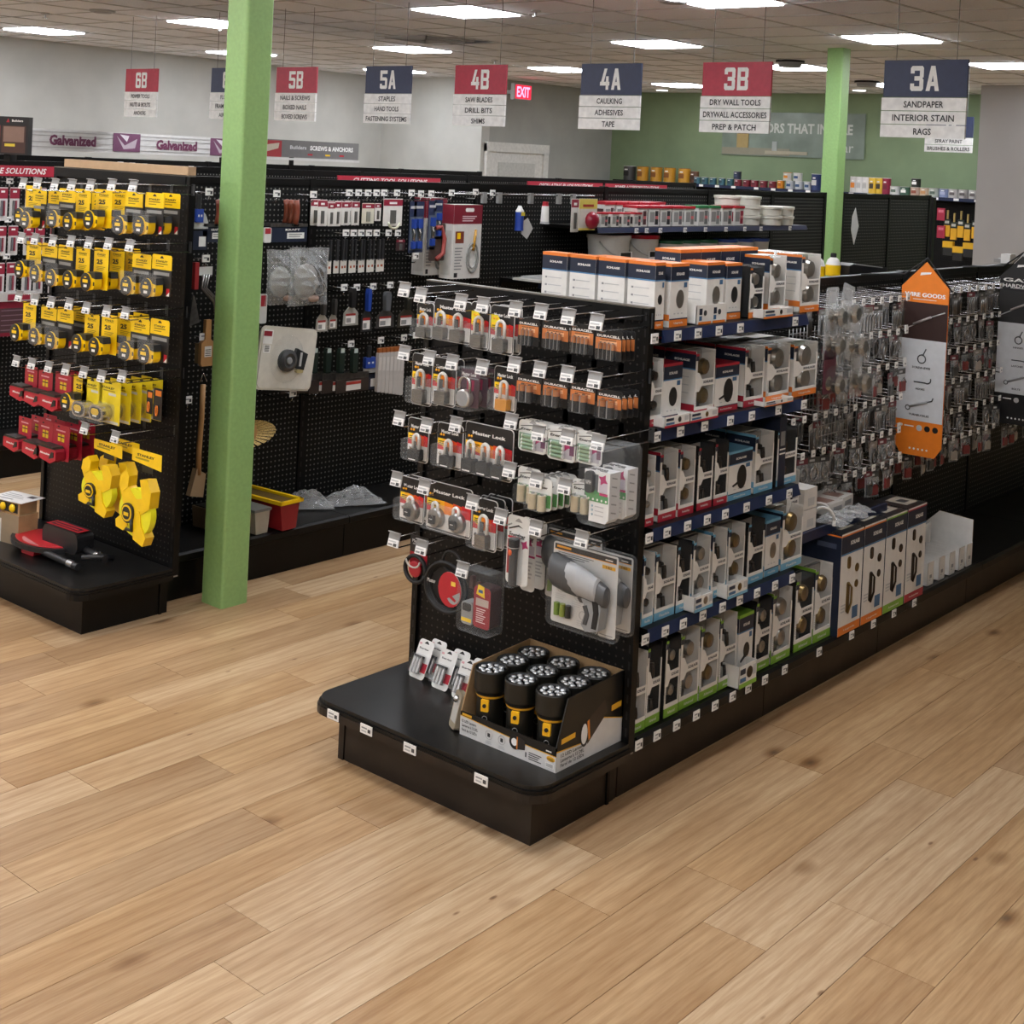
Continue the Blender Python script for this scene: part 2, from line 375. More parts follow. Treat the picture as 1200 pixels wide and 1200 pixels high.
for i in range(len(cxs)-1):
    for j in range(len(cys)-1):
        x0, x1, y0, y1 = cxs[i], cxs[i+1], cys[j], cys[j+1]; x, y = (x0+x1)/2, (y0+y1)/2
        if any(abs(x-a) < .05 for a in XL) and any(abs(y-b) < .05 for b in YL): continue
        if abs(x+5.99) < .35 and abs(y-5.2) < .3: continue
        w, h = round(x1-x0, 3), round(y1-y0, 3)
        if y > 2.2 and y < 11.3 and x < -.3 and nt_ < 300 and (x < -2.2 or y > 3.2):
            if (w, h) not in tmesh: tmesh[w, h] = M().box(-w/2+.010, w/2-.010, -h/2+.010, h/2-.010, .001, .012, TILE).mesh('ceiling_tile')
            ob('ceiling_tile', tmesh[w, h], ce, (x, y, CZ)); nt_ += 1
        else: rest.box(x0+.010, x1-.010, y0+.010, y1-.010, CZ+.001, CZ+.012, TILE)
o = ob('ceiling_tiles_beyond', rest, ce); o['kind'] = 'stuff'
# troffer lights
EM = mat('lit_diffuser', '#f4f7ff', .5, noise=0, emit=LAMP)
fr = M(); a = HL; b_ = HL-.03
for q in ((-a, a, -a, -b_), (-a, a, b_, a), (-a, -b_, -b_, b_), (b_, a, -b_, b_)): fr.box(*q, -.006, .02, mat('white_light_frame', '#dcdcd8', .5))
frm = fr.mesh('light_frame'); dif = M().box(-b_, b_, -b_, b_, -.016, .006, EM).mesh('diffuser')
LN = {(-4.12, 3.65): 'square ceiling light panel above and between signs 5A and 4B', (-6.93, 6.0): 'square ceiling light panel right above sign 5A', (-4.12, 6.0): 'square ceiling light panel above sign 4A',
      (-2.06, 6.0): 'square ceiling light panel between the green post and sign 3A, above', (-2.06, 3.65): 'square ceiling light panel cut by the top edge of the photo', (-2.06, 8.33): 'square ceiling light panel just right of sign 3A',
      (-9.5, 3.65): 'square ceiling light panel at the far left over the grey wall', (-6.93, 3.65): 'square ceiling light panel right of the near green post top', (-9.5, 6.0): 'square ceiling light panel half hidden behind the near green post',
      (-6.93, 8.33): 'square ceiling light panel left of sign 4A', (-9.5, 8.33): 'distant ceiling light panel behind sign 5A', (-4.12, 8.33): 'ceiling light panel between sign 3B and the far green post',
      (-6.93, 10.7): 'small distant ceiling light panel between signs 4A and 3B', (-4.12, 10.7): 'small distant ceiling light panel between the far green post and sign 3A'}
for x in XL:
    for y in YL:
        if (x, y) not in LN and ((x < -9 and y > 9) or (x > 0 and y > 3) or (x > 2 and y > 1)): continue
        k = (x, y)
        thing('ceiling_light', LN.get(k, 'ceiling light panel beyond the frame, %s from the left in the %s row' % (ORD[XL.index(x)], ORD[YL.index(y)])), 'ceiling light', None, (x, y, CZ), group='square light panels in the ceiling' if k in LN else 'light panels beyond the frame', parts=[('light_frame', frm), ('diffuser', dif)])
# vent, sprinklers, speakers
v = M().box(-.3, .3, -.3, .3, -.004, .012, mat('vent_frame', '#c5c4c2', .6))
sl = []
for i in range(5):
    q = .25-i*.045; sl.append(('vent_louver', M().box(-q, q, -q, -q+.012, -.016, -.004, C('#b0afad')).box(-q, q, q-.012, q, -.016, -.004, C('#b0afad')).box(-q, -q+.012, -q, q, -.016, -.004, C('#b0afad')).box(q-.012, q, -q, q, -.016, -.004, C('#b0afad'))))
thing('ceiling_vent', 'square louvred air vent in the ceiling above sign 4B', 'vent', v, (-5.99, 5.2, CZ), parts=sl)
spk = M().lathe([(.1, 0), (.1, -.012), (.085, -.018)], C('#a5a4a2'), n=20).mesh('round_ceiling_speaker')
for p, l in (((-7.107,2.715,2.950), 'round flat ceiling speaker left of the near green post, near the top edge'), ((-2.361,3.589,2.950), 'round ceiling speaker at the top edge above sign 3B')):
    thing('ceiling_speaker', l, 'speaker', spk, p, parts=[('speaker_grille', M().lathe([(.07, -.018), (.07, -.022), (.02, -.024)], C('#8c8b89'), n=16))])
sp = M().cyl((0, 0, 0), (0, 0, -.012), .035, C('#b8b7b4'), 12).cyl((0, 0, -.012), (0, 0, -.04), .008, CHROME, 6).cyl((0, 0, -.04), (0, 0, -.044), .02, CHROME, 8).mesh('sprinkler_head')
for i, (p, l) in enumerate((((-3.589,3.766,2.950), 'small sprinkler head right of the light panel above 4B'), ((-7.858,2.673,2.950), 'small sprinkler head above the far left light'), ((-6.919,7.196,2.950), 'small sprinkler head right above sign 4B'), ((-7.100,3.851,2.950), 'small sprinkler head beside the near green post'))):
    thing('sprinkler_head', l, 'sprinkler', sp, p)
dome = M().lathe([(.13, 0, RUBBER), (.13, -.02, RUBBER), (.11, -.025, GREY), (.1, -.06, GREY)], GREY, n=18).mesh('round_ceiling_unit')
thing('ceiling_dome', 'grey round unit with black collar hanging beside sign 3B', 'speaker', dome, (-3.805,7.678,2.950))
thing('ceiling_dome', 'small dark round unit hanging left of sign 3A', 'speaker', dome, (-4.240,10.143,2.950))
can_l = M().lathe([(.1, .0), (.1, -.015), (.08, -.02)], WHITE, n=16).mesh('recessed_light')
lens = M().lathe([(.075, -.019), (.075, -.024)], mat('lit_lens', '#ffffff', .5, noise=0, emit=4), n=16).mesh('lens')
for p, l in (((-4.900,11.322,2.950), 'tiny round white downlight between the far green post and sign 3A'), ((-7.708,11.428,2.950), 'tiny round white downlight right of sign 4A')):
    thing('downlight', l, 'ceiling light', can_l, p, parts=[('lens', lens)])
# exit sign
ex = M().box(-.03, .03, -.17, .17, -.1, .1, C('#9c9c9a'))
exm = M().box(.03, .034, -.15, .15, -.085, .085, mat('exit_red', '#c01830', .5, noise=0, emit=1.2)).text('EXIT', 0, 0, .25, .13, .0345, mat('exit_letter', '#ff6a86', .5, noise=0, emit=2.5), face='+x', bold=.03)
thing('exit_sign', 'small lit red EXIT sign between signs 4B and 4A', 'sign', None, (-8.600,9.656,2.780), parts=[('sign_housing', ex), ('lit_face', exm), ('mount_bracket', M().box(-.4, -.03, -.02, .02, -.02, .02, C('#9c9c9a')))])
# posts and column
pm = M().box(-.07, .07, -.07, .07, 0, CZ, GPOST).mesh('green_post')
struct('post_near', M().prismz(rr(.14, .14, .012), 0, CZ, GPOST), loc=(-2.3, .305, 0))
struct('post_far', M().prismz(rr(.14, .14, .012), 0, CZ, GPOST), loc=(-2.83, 6.7, 0))
struct('column_grey', M().box(-3.24, -2.7, 10.75, 11.2, 0, CZ, mat('grey_column_paint', '#a5a29e', .8, noise=.02, scale=3)))
bb = mat('post_caulk', '#d8d8d0', .7)
# banner on the green wall
bn = M().box(-7.2, -5.19, 12.128, 12.135, 2.14, 2.7, mat('banner_vinyl', '#7b8a7e', .35, noise=.12, scale=4))
bt = M().text('COLORS THAT INSPIRE', -6.1, 2.5, 1.5, .13, 12.126, C('#c7cdc6'), bold=.03)
bi = M().box(-7.19, -6.2, 12.12, 12.127, 2.15, 2.24, C('#8b8876')).box(-6.97, -6.8, 12.115, 12.127, 2.24, 2.42, C('#a8925e')).box(-6.95, -6.82, 12.114, 12.127, 2.42, 2.45, C('#4a4236')).box(-6.55, -5.95, 12.115, 12.127, 2.17, 2.21, C('#a8a08a')).box(-6.45, -6.38, 12.115, 12.127, 2.21, 2.33, C('#9fa6a2'))
btx = M().text('ar', -5.4, 2.26, .14, .08, 12.126, C('#c7cdc6'))
thing('wall_banner', 'pale green paint banner with grey lettering on the green wall', 'banner', bn, parts=[('banner_lettering', bt), ('banner_picture', bi), ('banner_corner_lettering', btx)])

# ================================================================ AISLE SIGNS
HN = mat('sign_navy', '#2a3350', .45); HR = mat('sign_red', '#b0293f', .45); SW = mat('sign_white', '#eae9e5', .45); SI = C('#2b2b2b')
def aisle_sign(code, rows, x, y, z, col, w=.434, wires=True, header=True):
    h0 = .185; t = .012
    hd = M().box(0, w, -t/2, t/2, -h0, 0, col)
    ch = code.replace('A', ' A').replace('B', ' B').split()
    block_code(hd, code, w/2, -h0/2, .125, -t/2-.001, SW)
    P = [('sign_header', hd)] if header else []
    sh = (.388-h0)/3
    for i, r in enumerate(rows):
        z1 = -h0-.004-i*sh
        wd_ = min(.4, .031*len(r)*.74)
        P.append(('sign_slat', M().box(-.006, w, -t/2-.002, t/2, z1-sh+.004, z1, SW).text(r, w/2, z1-sh/2+.001, wd_, .033, -t/2-.004, SI, bold=.018)))
    if wires:
        for xx in (.06, w-.06): P.append(('hanging_wire', M().cyl((xx, 0, -.002), (xx, 0, CZ-z), .0022, C('#5c5c5c'), 5)))
    return thing('aisle_sign', 'hanging aisle sign %s, %s header, listing %s' % (code, 'navy' if col is HN else 'red', rows[0].lower().replace('&', 'and')) if header else 'hanging white slats behind sign 3A, listing %s' % rows[0].lower(), 'sign', None, (x, y, z), group='aisle signs hanging from the ceiling', parts=P)
SY = 3.13; SZ = 2.526
for code, rows, u, v in (('3A', ('SANDPAPER', 'INTERIOR STAIN', 'RAGS'), (-0.758,3.130,2.529), 0), ('3B', ('DRY WALL TOOLS', 'DRYWALL ACCESSORIES', 'PREP & PATCH'), (-1.836,3.130,2.533), 0),
        ('4A', ('CAULKING', 'ADHESIVES', 'TAPE'), (-2.686,3.130,2.525), 0), ('4B', ('SAW BLADES', 'DRILL BITS', 'SHIMS'), (-3.709,3.130,2.523), 0),
        ('5A', ('STAPLES', 'HAND TOOLS', 'FASTENING SYSTEMS'), (-4.538,3.130,2.522), 0), ('5B', ('NAILS & SCREWS', 'BOXED NAILS', 'BOXED SCREWS'), (-5.474,3.130,2.519), 0),
        ('6A', ('FLOORING', 'FRAMING NAILS', 'AIR HOSES'), (-6.235,3.130,2.518), 0), ('6B', ('POWER TOOLS', 'NUTS & BOLTS', 'ANCHORS'), (-7.358,3.130,2.530), 0)):
    aisle_sign(code, rows, u[0], SY, SZ, HR if code[1] == 'B' else HN)
o = aisle_sign('2A', ('SPRAY PAINT', 'BRUSHES & ROLLERS'), (-2.846,8.500,2.323)[0], 8.5, (-2.846,8.500,2.323)[2]+.185, HN, header=True)
o['label'] = 'farther hanging sign behind 3A, white slats listing spray paint and brushes'

# ================================================================ GONDOLAS AND END CAPS
def tag_mesh(w=.036, h=.03):
    m = M().box(-w/2, w/2, -.003, 0, -h, 0, WHITE)
    m.r(-w*.38, w*.1, -h*.45, -h*.28, -.0036, GREY).r(w*.16, w*.4, -h*.75, -h*.35, -.0036, DGREY).r(-w*.38, w*.05, -h*.8, -h*.62, -.0036, LGREY)
    return m
TAG = tag_mesh().mesh('price_tag')
def gondola(label, xc, y0, cuts_, H, half, kick, group=None, peg=None, sides=(1, -1), deckz=.2, kc=None):
    kc = kc or BLACK
    g = thing('gondola_shelving', label, 'shelving', None, (xc, y0, 0), group=group)
    peg = peg or PEGY; n = len(cuts_)-1
    for i in range(n):
        a, b = cuts_[i]+.02, cuts_[i+1]-.02
        ob('back_panel', M().box(-.014, .014, a, b, .12, H-.03, peg), g)
        ob('top_rail', M().box(-.02, .02, a, b, H-.03, H, BLACK), g)
        for s in sides:
            x0, x1 = sorted((s*.02, s*half))
            ob('base_deck', M().box(x0, x1, a-.018, b+.018, deckz-.03, deckz, DECK), g)
            pr = [(s*(half), deckz-.035), (s*(half+.006), deckz-.03), (s*(half+.006), deckz-.004), (s*(half-.006), deckz+.004), (s*(half-.008), deckz-.035)]
            e = M(); q = [(x, z) for x, z in (pr if s > 0 else pr[::-1])]
            nn = len(q); e.add([(x, a-.018, z) for x, z in q]+[(x, b+.018, z) for x, z in q], [tuple(range(nn-1, -1, -1)), tuple(range(nn, 2*nn))]+[(k, (k+1) % nn, nn+(k+1) % nn, nn+k) for k in range(nn)], BLACK)
            ob('deck_lip', e, g)
            kx = sorted((s*kick, s*(kick-.015)))
            ob('kick_plate', M().box(kx[0], kx[1], a-.018, b+.018, 0, deckz-.03, kc), g)
    for c in (cuts_[0]-.016, cuts_[-1]+.004):
        ob('end_plate', M().box(-kick, kick, c, c+.012, 0, deckz-.03, kc), g)
    for c in cuts_:
        m = M().box(-.022, .022, c-.018, c+.018, 0, H+.004, BLACK)
        for k in range(int((H-.2)/.05)):
            for s in (-1, 1): m.box(s*.0222-.0004, s*.0222+.0004, c-.004, c+.004, .22+k*.05, .245+k*.05, RUBBER)
        ob('upright', m, g)
    return g
def shelf(g, ya, yb, z, x0, x1, tags, col=None, lip=.036):
    """a shelf of gondola g (local x from the panel to its front edge); tags: local y of each price tag"""
    s = 1 if x1 > x0 else -1; a, b = sorted((x0, x1))
    sh = ob('shelf', M().box(a, b, ya, yb, z-.02, z, BLACK).box(a, a+.01 if s > 0 else b, ya, yb, z-.05, z-.02, BLACK) if s > 0 else M().box(a, b, ya, yb, z-.02, z, BLACK), g)
    ob('price_channel', M().add([(x1, ya, z), (x1+s*.012, ya, z-lip), (x1, ya, z-lip-.003), (x1, yb, z), (x1+s*.012, yb, z-lip), (x1, yb, z-lip-.003)], [(0, 2, 1), (3, 4, 5), (0, 1, 4, 3), (1, 2, 5, 4)] if s > 0 else [(0, 1, 2), (3, 5, 4), (0, 3, 4, 1), (1, 4, 5, 2)], col or CHAN), sh)
    for t in tags: ob('price_tag', TAG, sh, (x1+s*.011, t, z-.004), H90*s)
    return sh
def endcap(label, xa, xb, y, H, depth, kin, tags, deckz=.2, kc=None):
    KICK = kc or BLACK
    w = xb-xa
    e = thing('endcap_display', label, 'shelving', None, (xa, y, 0))
    ob('pegboard_panel', M().box(.024, w-.024, .012, .026, deckz-.02, H-.04, PEGX), e)
    for x in (.012, w-.012):
        m = M().box(x-.012, x+.012, 0, .03, deckz-.03, H, BLACK).box(x-.011, x+.011, .002, .028, deckz-.036, deckz-.03, C('#8a8378'))
        for k in range(int((H-.2)/.05)): m.box(x-.003, x+.003, -.0006, 0, .22+k*.05, .245+k*.05, RUBBER)
        ob('upright', m, e)
    ob('top_rail', M().box(.024, w-.024, -.004, .034, H-.04, H, BLACK).box(.0, w, .0, .03, H, H+.004, mat('pale_edge', '#6a6358', .5)), e)  # thin paler strip along the top edge
    r = .07; pts = [(0, 0)]+[(r-r*math.cos(t), -depth+r-r*math.sin(t)) for t in [math.pi/2*i/6 for i in range(7)]]+[(w-r+r*math.sin(t), -depth+r-r*math.cos(t)) for t in [math.pi/2*i/6 for i in range(7)]]+[(w, 0)]
    out = lambda k, q: [(x+(-q if x < w/2 else q)*(1 if True else 0), yy-(q if yy < -.001 else 0)) for x, yy in k]
    ob('base_deck', M().prismz(pts, deckz-.012, deckz, DECK), e)
    ob('deck_channel', M().prismz(out(pts, .006), deckz-.022, deckz-.012, BLACK).prismz(out(pts, .009), deckz-.045, deckz-.022, KICK), e)
    k = kin
    kb = M().box(k, w-k, -depth+k, .03, 0, deckz-.045, KICK).box(k-.004, k+.02, -depth+k-.004, -depth+k+.02, 0, deckz-.045, KICK).box(w-k-.004, w-k+.006, -.012, .0, 0, deckz-.045, BLACK)
    ob('kick_base', kb, e)
    for t in tags: ob('price_tag', tag_mesh(.05, .028).mesh('price_tag'), e, (t-xa, -depth-.01, deckz-.014))
    return e
E1 = endcap('black front end display holding padlocks, batteries and lantern tray', -.92, 0, 0, 1.506, .436, .067, (-0.809,-0.660,-0.474,-0.192,), kc=KICK)
G1 = gondola('low black double-sided shelving run behind the battery end display', -.46, .05, [0, .89, 1.81, 2.73, 3.65, 4.57, 5.49], 1.49, .455, .39, kc=KICK)
G1s = {}
for z, dx, tags in ((1.441, .475, (-0.007,0.117,0.232,0.355,0.486,0.851,)),
        (1.144, .475, (0.031,0.159,0.297,0.452,0.587,0.764,0.945,)),
        (.842, .475, (0.016,0.112,0.226,0.340,0.449,0.583,0.730,0.871,)),
        (.537, .475, (0.022,0.129,0.229,0.342,0.461,0.568,0.681,0.803,0.923,))):
    shelf(G1, 0, .905, z, .02, dx, [t-.05 for t in tags])
shelf(G1, .93, 1.79, .62, .02, .40, [])
for t in (0.051,0.149,0.258,0.372,0.485,0.595,0.697,0.809,0.947,1.204,1.466,1.654,1.841,2.036,):
    ob('price_tag', TAG, G1, (.462, t-.05, .2), H90)

E2 = endcap('black left end display holding rows of yellow tape measures', -3.29, -2.285, .02, 1.80, .436, .067, ())
G2 = gondola('tall black double-sided pegboard run right behind the near green post', -2.81, .075, [0, 1.06, 2.28, 3.5, 4.72, 5.6, 6.44], 1.79, .38, .35, group=None)
G2b = gondola('short black slatted run beyond the far green post', -2.81, 6.84, [0, .86, 1.7], 1.79, .38, .35)
G3 = gondola('third tall black pegboard run behind the tape measure display', -5.16, .3, [0, 1.0, 2.2, 3.4, 4.6, 5.8, 7.0, 8.0], 1.79, .38, .35)
G4 = gondola('farthest tall black run under the long white header board', -7.5, .5, [0, 1.2, 2.4, 3.6, 4.8, 6.0, 7.2], 1.79, .38, .35)

# ================================================================ HOOKS AND PACKS ON THE FRONT END DISPLAY
@memo
def hook_mesh(L):
    return M().tube([(0, 0, 0), (0, -L+.02, 0), (0, -L, .012)], .0024, CHROME, 5).tube([(0, 0, .035), (0, -L, .035)], .0018, CHROME, 5).box(-.01, .01, .0, .004, -.005, .04, DGREY).mesh('hook_wire')
@memo
def tagholder(w, h, flip):
    m = M()
    if flip: m.box(-w/2, w/2, -.004, 0, 0, h*.85, C('#8f8f8d', .25)).box(-w/2, w/2, -.012, 0, h*.85, h*.97, C('#a5a5a3', .25))
    m.box(-w*.47, w*.47, -.005, .001, -h, 0, WHITE).r(-w*.4, w*.3, -h*.4, -h*.2, -.0056, LGREY).r(-w*.4, 0, -h*.85, -h*.6, -.0056, GREY).r(w*.08, w*.38, -h*.9, -h*.5, -.0056, DGREY)
    return m.mesh('price_tag')
def hook(x, y, z, L, label, flip=True, rz=0, w=.047, h=.024, base=None):
    """peg hook whose front tip is at (x,y,z); the wire runs back to the panel"""
    o = thing('peg_hook', label, 'hook', hook_mesh(round(L, 3)), (x+(L if rz else 0)*-1 if rz else x, y if rz else y+L, z), rz, group='peg hooks with price tags')
    t = ob('price_tag', tagholder(w, h, flip), o, (0, -L-.002, .03))
    t.rotation_euler = (-.25 if flip else 0, 0, 0)
    return o
def slot(m, z, y, w=.026, c=None):       # hang hole printed as a dark opening
    return m.add([(-w/2, y, z), (w/2, y, z), (w*.3, y, z+w*.22), (0, y, z+w*.4), (-w*.3, y, z+w*.22)], [(0, 1, 2, 3, 4)], c or INK)
FIRE = [C('#ffd21c'), C('#fbb31e'), C('#f2861c'), C('#e3501e'), C('#cf2428')]
def shackle(w, h, r, m, z0, x0=0, y=-.016):
    p = [(x0-w/2, y, z0)]+[(x0-w/2*math.cos(t), y, z0+h-w/2+w/2*math.sin(t)) for t in [math.pi*i/8 for i in range(9)]]+[(x0+w/2, y, z0)]
    return M().tube(p, r, m, 6)
WRAP = C('#dedcd6', .3)
@memo
def padlock_pack(w, h, n, style='white', burst=False):
    """carded padlock(s): returns card, parts"""
    T = .0012; top = min(.3*h, .05)
    m = M().prism(rr(w, h, .012, 0, -h/2), -T, 0, INK, LGREY)
    m.prism(rr(w+.004, h+.004, .013, 0, -h/2), T*.2, T*1.2, C('#d8d8d6'))
    f = -T-.0004; a, b = -w/2+.002, w/2-.002; z1 = -h*.36; z2 = -h*.62
    for i in range(5):      # the fire-coloured band
        m.add([(a+(b-a)*i/5, f, z2-.0), (a+(b-a)*(i+1)/5, f, z2), (a+(b-a)*(i+1)/5, f, z1-.004*(i > 1)), (a+(b-a)*i/5, f, z1)], [(0, 1, 2, 3)], FIRE[i])
    m.add([(a, f-.0002, z2-.0), (a+(b-a)*.45, f-.0002, z2), (a, f-.0002, z2+(z1-z2)*.55)], [(0, 1, 2)], FIRE[4])
    m.r(a, b, -h+.006, z2, f, C('#e4e3df'))
    m.text('Master Lock', 0, -h*.19, w*.7, .011, f-.0003, WHITE, .03)
    slot(m, -h*.09, f-.0003, .02, C('#050505'))
    m.ball((a+.013, f, -h*.27), .0045, FIRE[1], 6).ball((a+.024, f, -h*.27), .0045, FIRE[1], 6)
    m.lines(a+.005, a+w*.3, z1-.008, 3, .006, f-.0005, INK)
    if burst: m.add([(a, f-.0008, z1+.024), (a+.026, f-.0008, z1+.024), (a+.036, f-.0008, z1+.012), (a+.026, f-.0008, z1), (a, f-.0008, z1)], [(0, 1, 2, 3, 4)], C('#f2dc2a'))
    m.ball((a+.012, f, -h+.04), .007, CHROME, 8, sy=.3)
    P = []; step = (w-.012)/n
    for i in range(n):
        x0 = -w/2+.006+step*(i+.5)+(.008 if n == 1 and w > .05 else 0); bw = min(.044, step*.78)
        if style == 'white':
            s = shackle(bw*.7, h*.36, .0055, WRAP, -h*.66, x0); s.box(x0-bw*.2, x0+bw*.12, -.0235, -.02, -h*.62, -h*.42, C('#4a4a48'))
            b = M().prism(rr(bw, h*.27, .005, x0, -h*.81), -.03, -.005, mat('laminated_steel', '#77756f', .3, .8))
            for k in range(4): b.box(x0-bw/2-.0006, x0+bw/2+.0006, -.0306, -.005, -h*.93+k*h*.06, -h*.925+k*h*.06, CHROME)
        elif style == 'black':
            s = shackle(bw*.55, h*.33, .006, WRAP, -h*.68, x0); s.box(x0-bw*.1, x0+bw*.12, -.0235, -.02, -h*.66, -h*.5, C('#4a4a48'))
            b = M().prism(rr(bw, h*.26, .004, x0, -h*.82), -.034, -.004, RUBBER).r(x0-bw*.35, x0+bw*.35, -h*.925, -h*.9, -.0345, WHITE)
        elif style == 'round':
            s = shackle(bw*.5, h*.22, .0055, WRAP, -h*.62, x0)
            b = M().lathe([(bw*.72, -.0), (bw*.72, .014), (bw*.6, .02), (bw*.35, .022)], STEEL, (x0, -.002, -h*.72), 20, 'y').box(x0-bw*.32, x0+bw*.2, -.032, -.022, -h*.83, -h*.66, INK).r(x0-bw*.2, x0+bw*.1, -h*.74, -h*.725, -.0325, WHITE)
        else:
            s = shackle(bw*.6, h*.4, .005, WRAP, -h*.7, x0)
            b = M().prism(rr(bw, h*.25, .004, x0, -h*.82), -.03, -.005, C('#d8911c', .3))
        P.append(('shackle', s.mesh('shackle'))); P.append(('lock_body', b.mesh('lock_body')))
    P.append(('clear_blister', M().prism(rr(w-.008, h*.5, .012, 0, -h*.7), -.037, -.0365, CLEAR).prism(rr(w-.008, h*.5, .012, 0, -h*.7), -.0365, -.003, CLEAR).mesh('blister')))
    return m.mesh('card'), P
@memo
def battery_pack(w, h, n, big=False, boost=True):
    m = M().prism(rr(w, h, .006, 0, -h/2), -.001, 0, INK)
    f = -.0014
    m.r(-w/2+.002, w/2-.002, -h*.66, -h*.27, f, mat('copper_print', '#cf7d45', .35, noise=.2, scale=14))
    m.r(-w*.32, w*.32, -h*.5, -h*.36, f-.0003, C('#edb787'))
    m.text('DURACELL', 0, -h*.2, w*.86, h*.085, f-.0002, WHITE, .045)
    m.text('POWER BOOST' if boost else 'COPPERTOP', 0, -h*.34, w*.6, h*.05, f-.0006, INK, .02)
    m.ball((0, f, -h*.45), .004, INK, 6, sy=.2)
    r = .0068 if not big else .0125; P = []; st = r*2.12
    for i in range(n):
        x0 = (i-(n-1)/2)*st; zb, zt = -h*.97, -h*.97+(.05 if big else .046); mid = zb+(zt-zb)*.62
        b = M().cyl((x0, -r-.002, zb), (x0, -r-.002, mid), r, INK, 8).cyl((x0, -r-.002, mid), (x0, -r-.002, zt), r, mat('copper_top', '#c98757', .28, .6), 8).cyl((x0, -r-.002, zt), (x0, -r-.002, zt+.003), r*.4, CHROME, 6)
        b.box(x0-r*.35, x0-r*.15, -2*r-.0026, -2*r-.001, zb, zt, C('#8a8a88', .3))
        P.append(('battery', b.mesh('battery')))
    P.append(('clear_blister', M().prism(rr(st*n+.008, h*.58, .006, 0, -h*.7), -2*r-.005, -.002, CLEAR).mesh('blister')))
    return m.mesh('card'), P
def pink_burst(m, x, z, s, y):
    pts = [(x+s*(1 if i % 2 else .5)*math.cos(i*.785+.3)*.5, z+s*(1 if i % 2 else .5)*math.sin(i*.785+.3)*.5) for i in range(8)]
    return m.add([(a, y, b) for a, b in pts], [tuple(range(8))], MAGENTA)
@memo
def energizer_pack(w, h, kind):
    m = M().prism(rr(w, h, .014, 0, -h/2), -.001, 0, C('#e2e3df'), LGREY)
    f = -.0015; slot(m, -h*.09, f, .03, C('#9b9b99')); z1 = -h*.5
    m.add([(-w*.44, f, -h*.2), (0, f, -h*.13), (w*.2, f, -h*.17), (0, f, -h*.155), (-w*.44, f, -h*.22)], [(0, 1, 2, 3, 4)], INK)
    m.text('Energizer', -w*.04, -h*.3, w*.72, h*.105, f, INK, .03)
    P = []
    if kind == 'aa':
        m.r(-w/2+.003, w*.05, -h*.92, -h*.42, f, C('#86a58c')); m.r(-w*.45, -w*.05, -h*.62, -h*.5, f-.0003, C('#47734f'))
        pink_burst(m, w*.22, -h*.5, w*.42, f-.0004); m.r(w*.08, w*.4, -h*.92, -h*.62, f-.0002, C('#b9b6bd')).r(w*.3, w*.46, -h*.8, -h*.45, f-.0006, C('#6d4a62'))
        for i in range(4):
            z = -h*.5-i*h*.12; P.append(('battery', M().cyl((-w*.28, -.009, z), (w*.1, -.009, z), .0062, C('#7e9a79', .3), 8).cyl((-w*.31, -.009, z), (-w*.28, -.009, z), .0062, WHITE, 8).cyl((w*.1, -.009, z), (w*.13, -.009, z), .0062, WHITE, 8).mesh('battery')))
        P.append(('clear_blister', M().prism(rr(w*.56, h*.5, .006, -w*.1, -h*.68), -.017, -.002, CLEAR).mesh('blister')))
    elif kind == 'c':
        m.r(-w/2+.003, w/2-.003, -h+.01, z1, f, C('#4f9a45')); m.r(-w/2+.003, w/2-.003, -h+.008, -h*.9, f-.0003, OFFW)
        for i in range(2):
            x = (-.19+i*.4)*w; P.append(('battery', M().cyl((x, -.016, -h*.97), (x, -.016, -h*.5), .0135, mat('champagne_cell', '#c9c0a6', .3, .4), 10).cyl((x, -.016, -h*.5), (x, -.016, -h*.475), .006, CHROME, 8).mesh('battery')))
        P.append(('clear_blister', M().prism(rr(w*.86, h*.52, .006, 0, -h*.73), -.032, -.002, CLEAR).mesh('blister')))
    elif kind == 'torch':
        m.r(-w/2+.003, w*.0, -h*.86, -h*.36, f, C('#a32a2c')); m.r(-w/2+.003, w*.1, -h*.34, -h*.31, f-.0002, RED); pink_burst(m, w*.3, -h*.4, w*.4, f)
        t = M().lathe([(.017, -h*.43+.0), (.0175, -h*.33), (.016, -h*.31)], RUBBER, (0, -.02, 0), 14).lathe([(.013, -h*.98), (.0135, -h*.5), (.017, -h*.43)], DGREY, (0, -.02, 0), 12).cyl((0, -.02, -h*.435), (0, -.02, -h*.43), .0178, WHITE, 14)
        P += [('flashlight', t.mesh('torch')), ('switch', M().ball((-.002, -.034, -h*.5), .0065, C('#e8642a'), 8, sz=1.6).mesh('switch'))]
        P.append(('clear_blister', M().prism(rr(w*.5, h*.7, .01, 0, -h*.65), -.04, -.002, CLEAR).mesh('blister')))
    else:
        pink_burst(m, 0, -h*.36, w*.7, f); m.r(-w*.2, w*.4, -h*.5, -h*.38, f-.0002, C('#c4bcc6')); m.r(-w*.45, w*.45, -h*.54, -h*.51, f, MAGENTA)
        m.lines(-w*.3, w*.3, -h*.6, 5, h*.05, f, LGREY)
    return m.mesh('card'), P
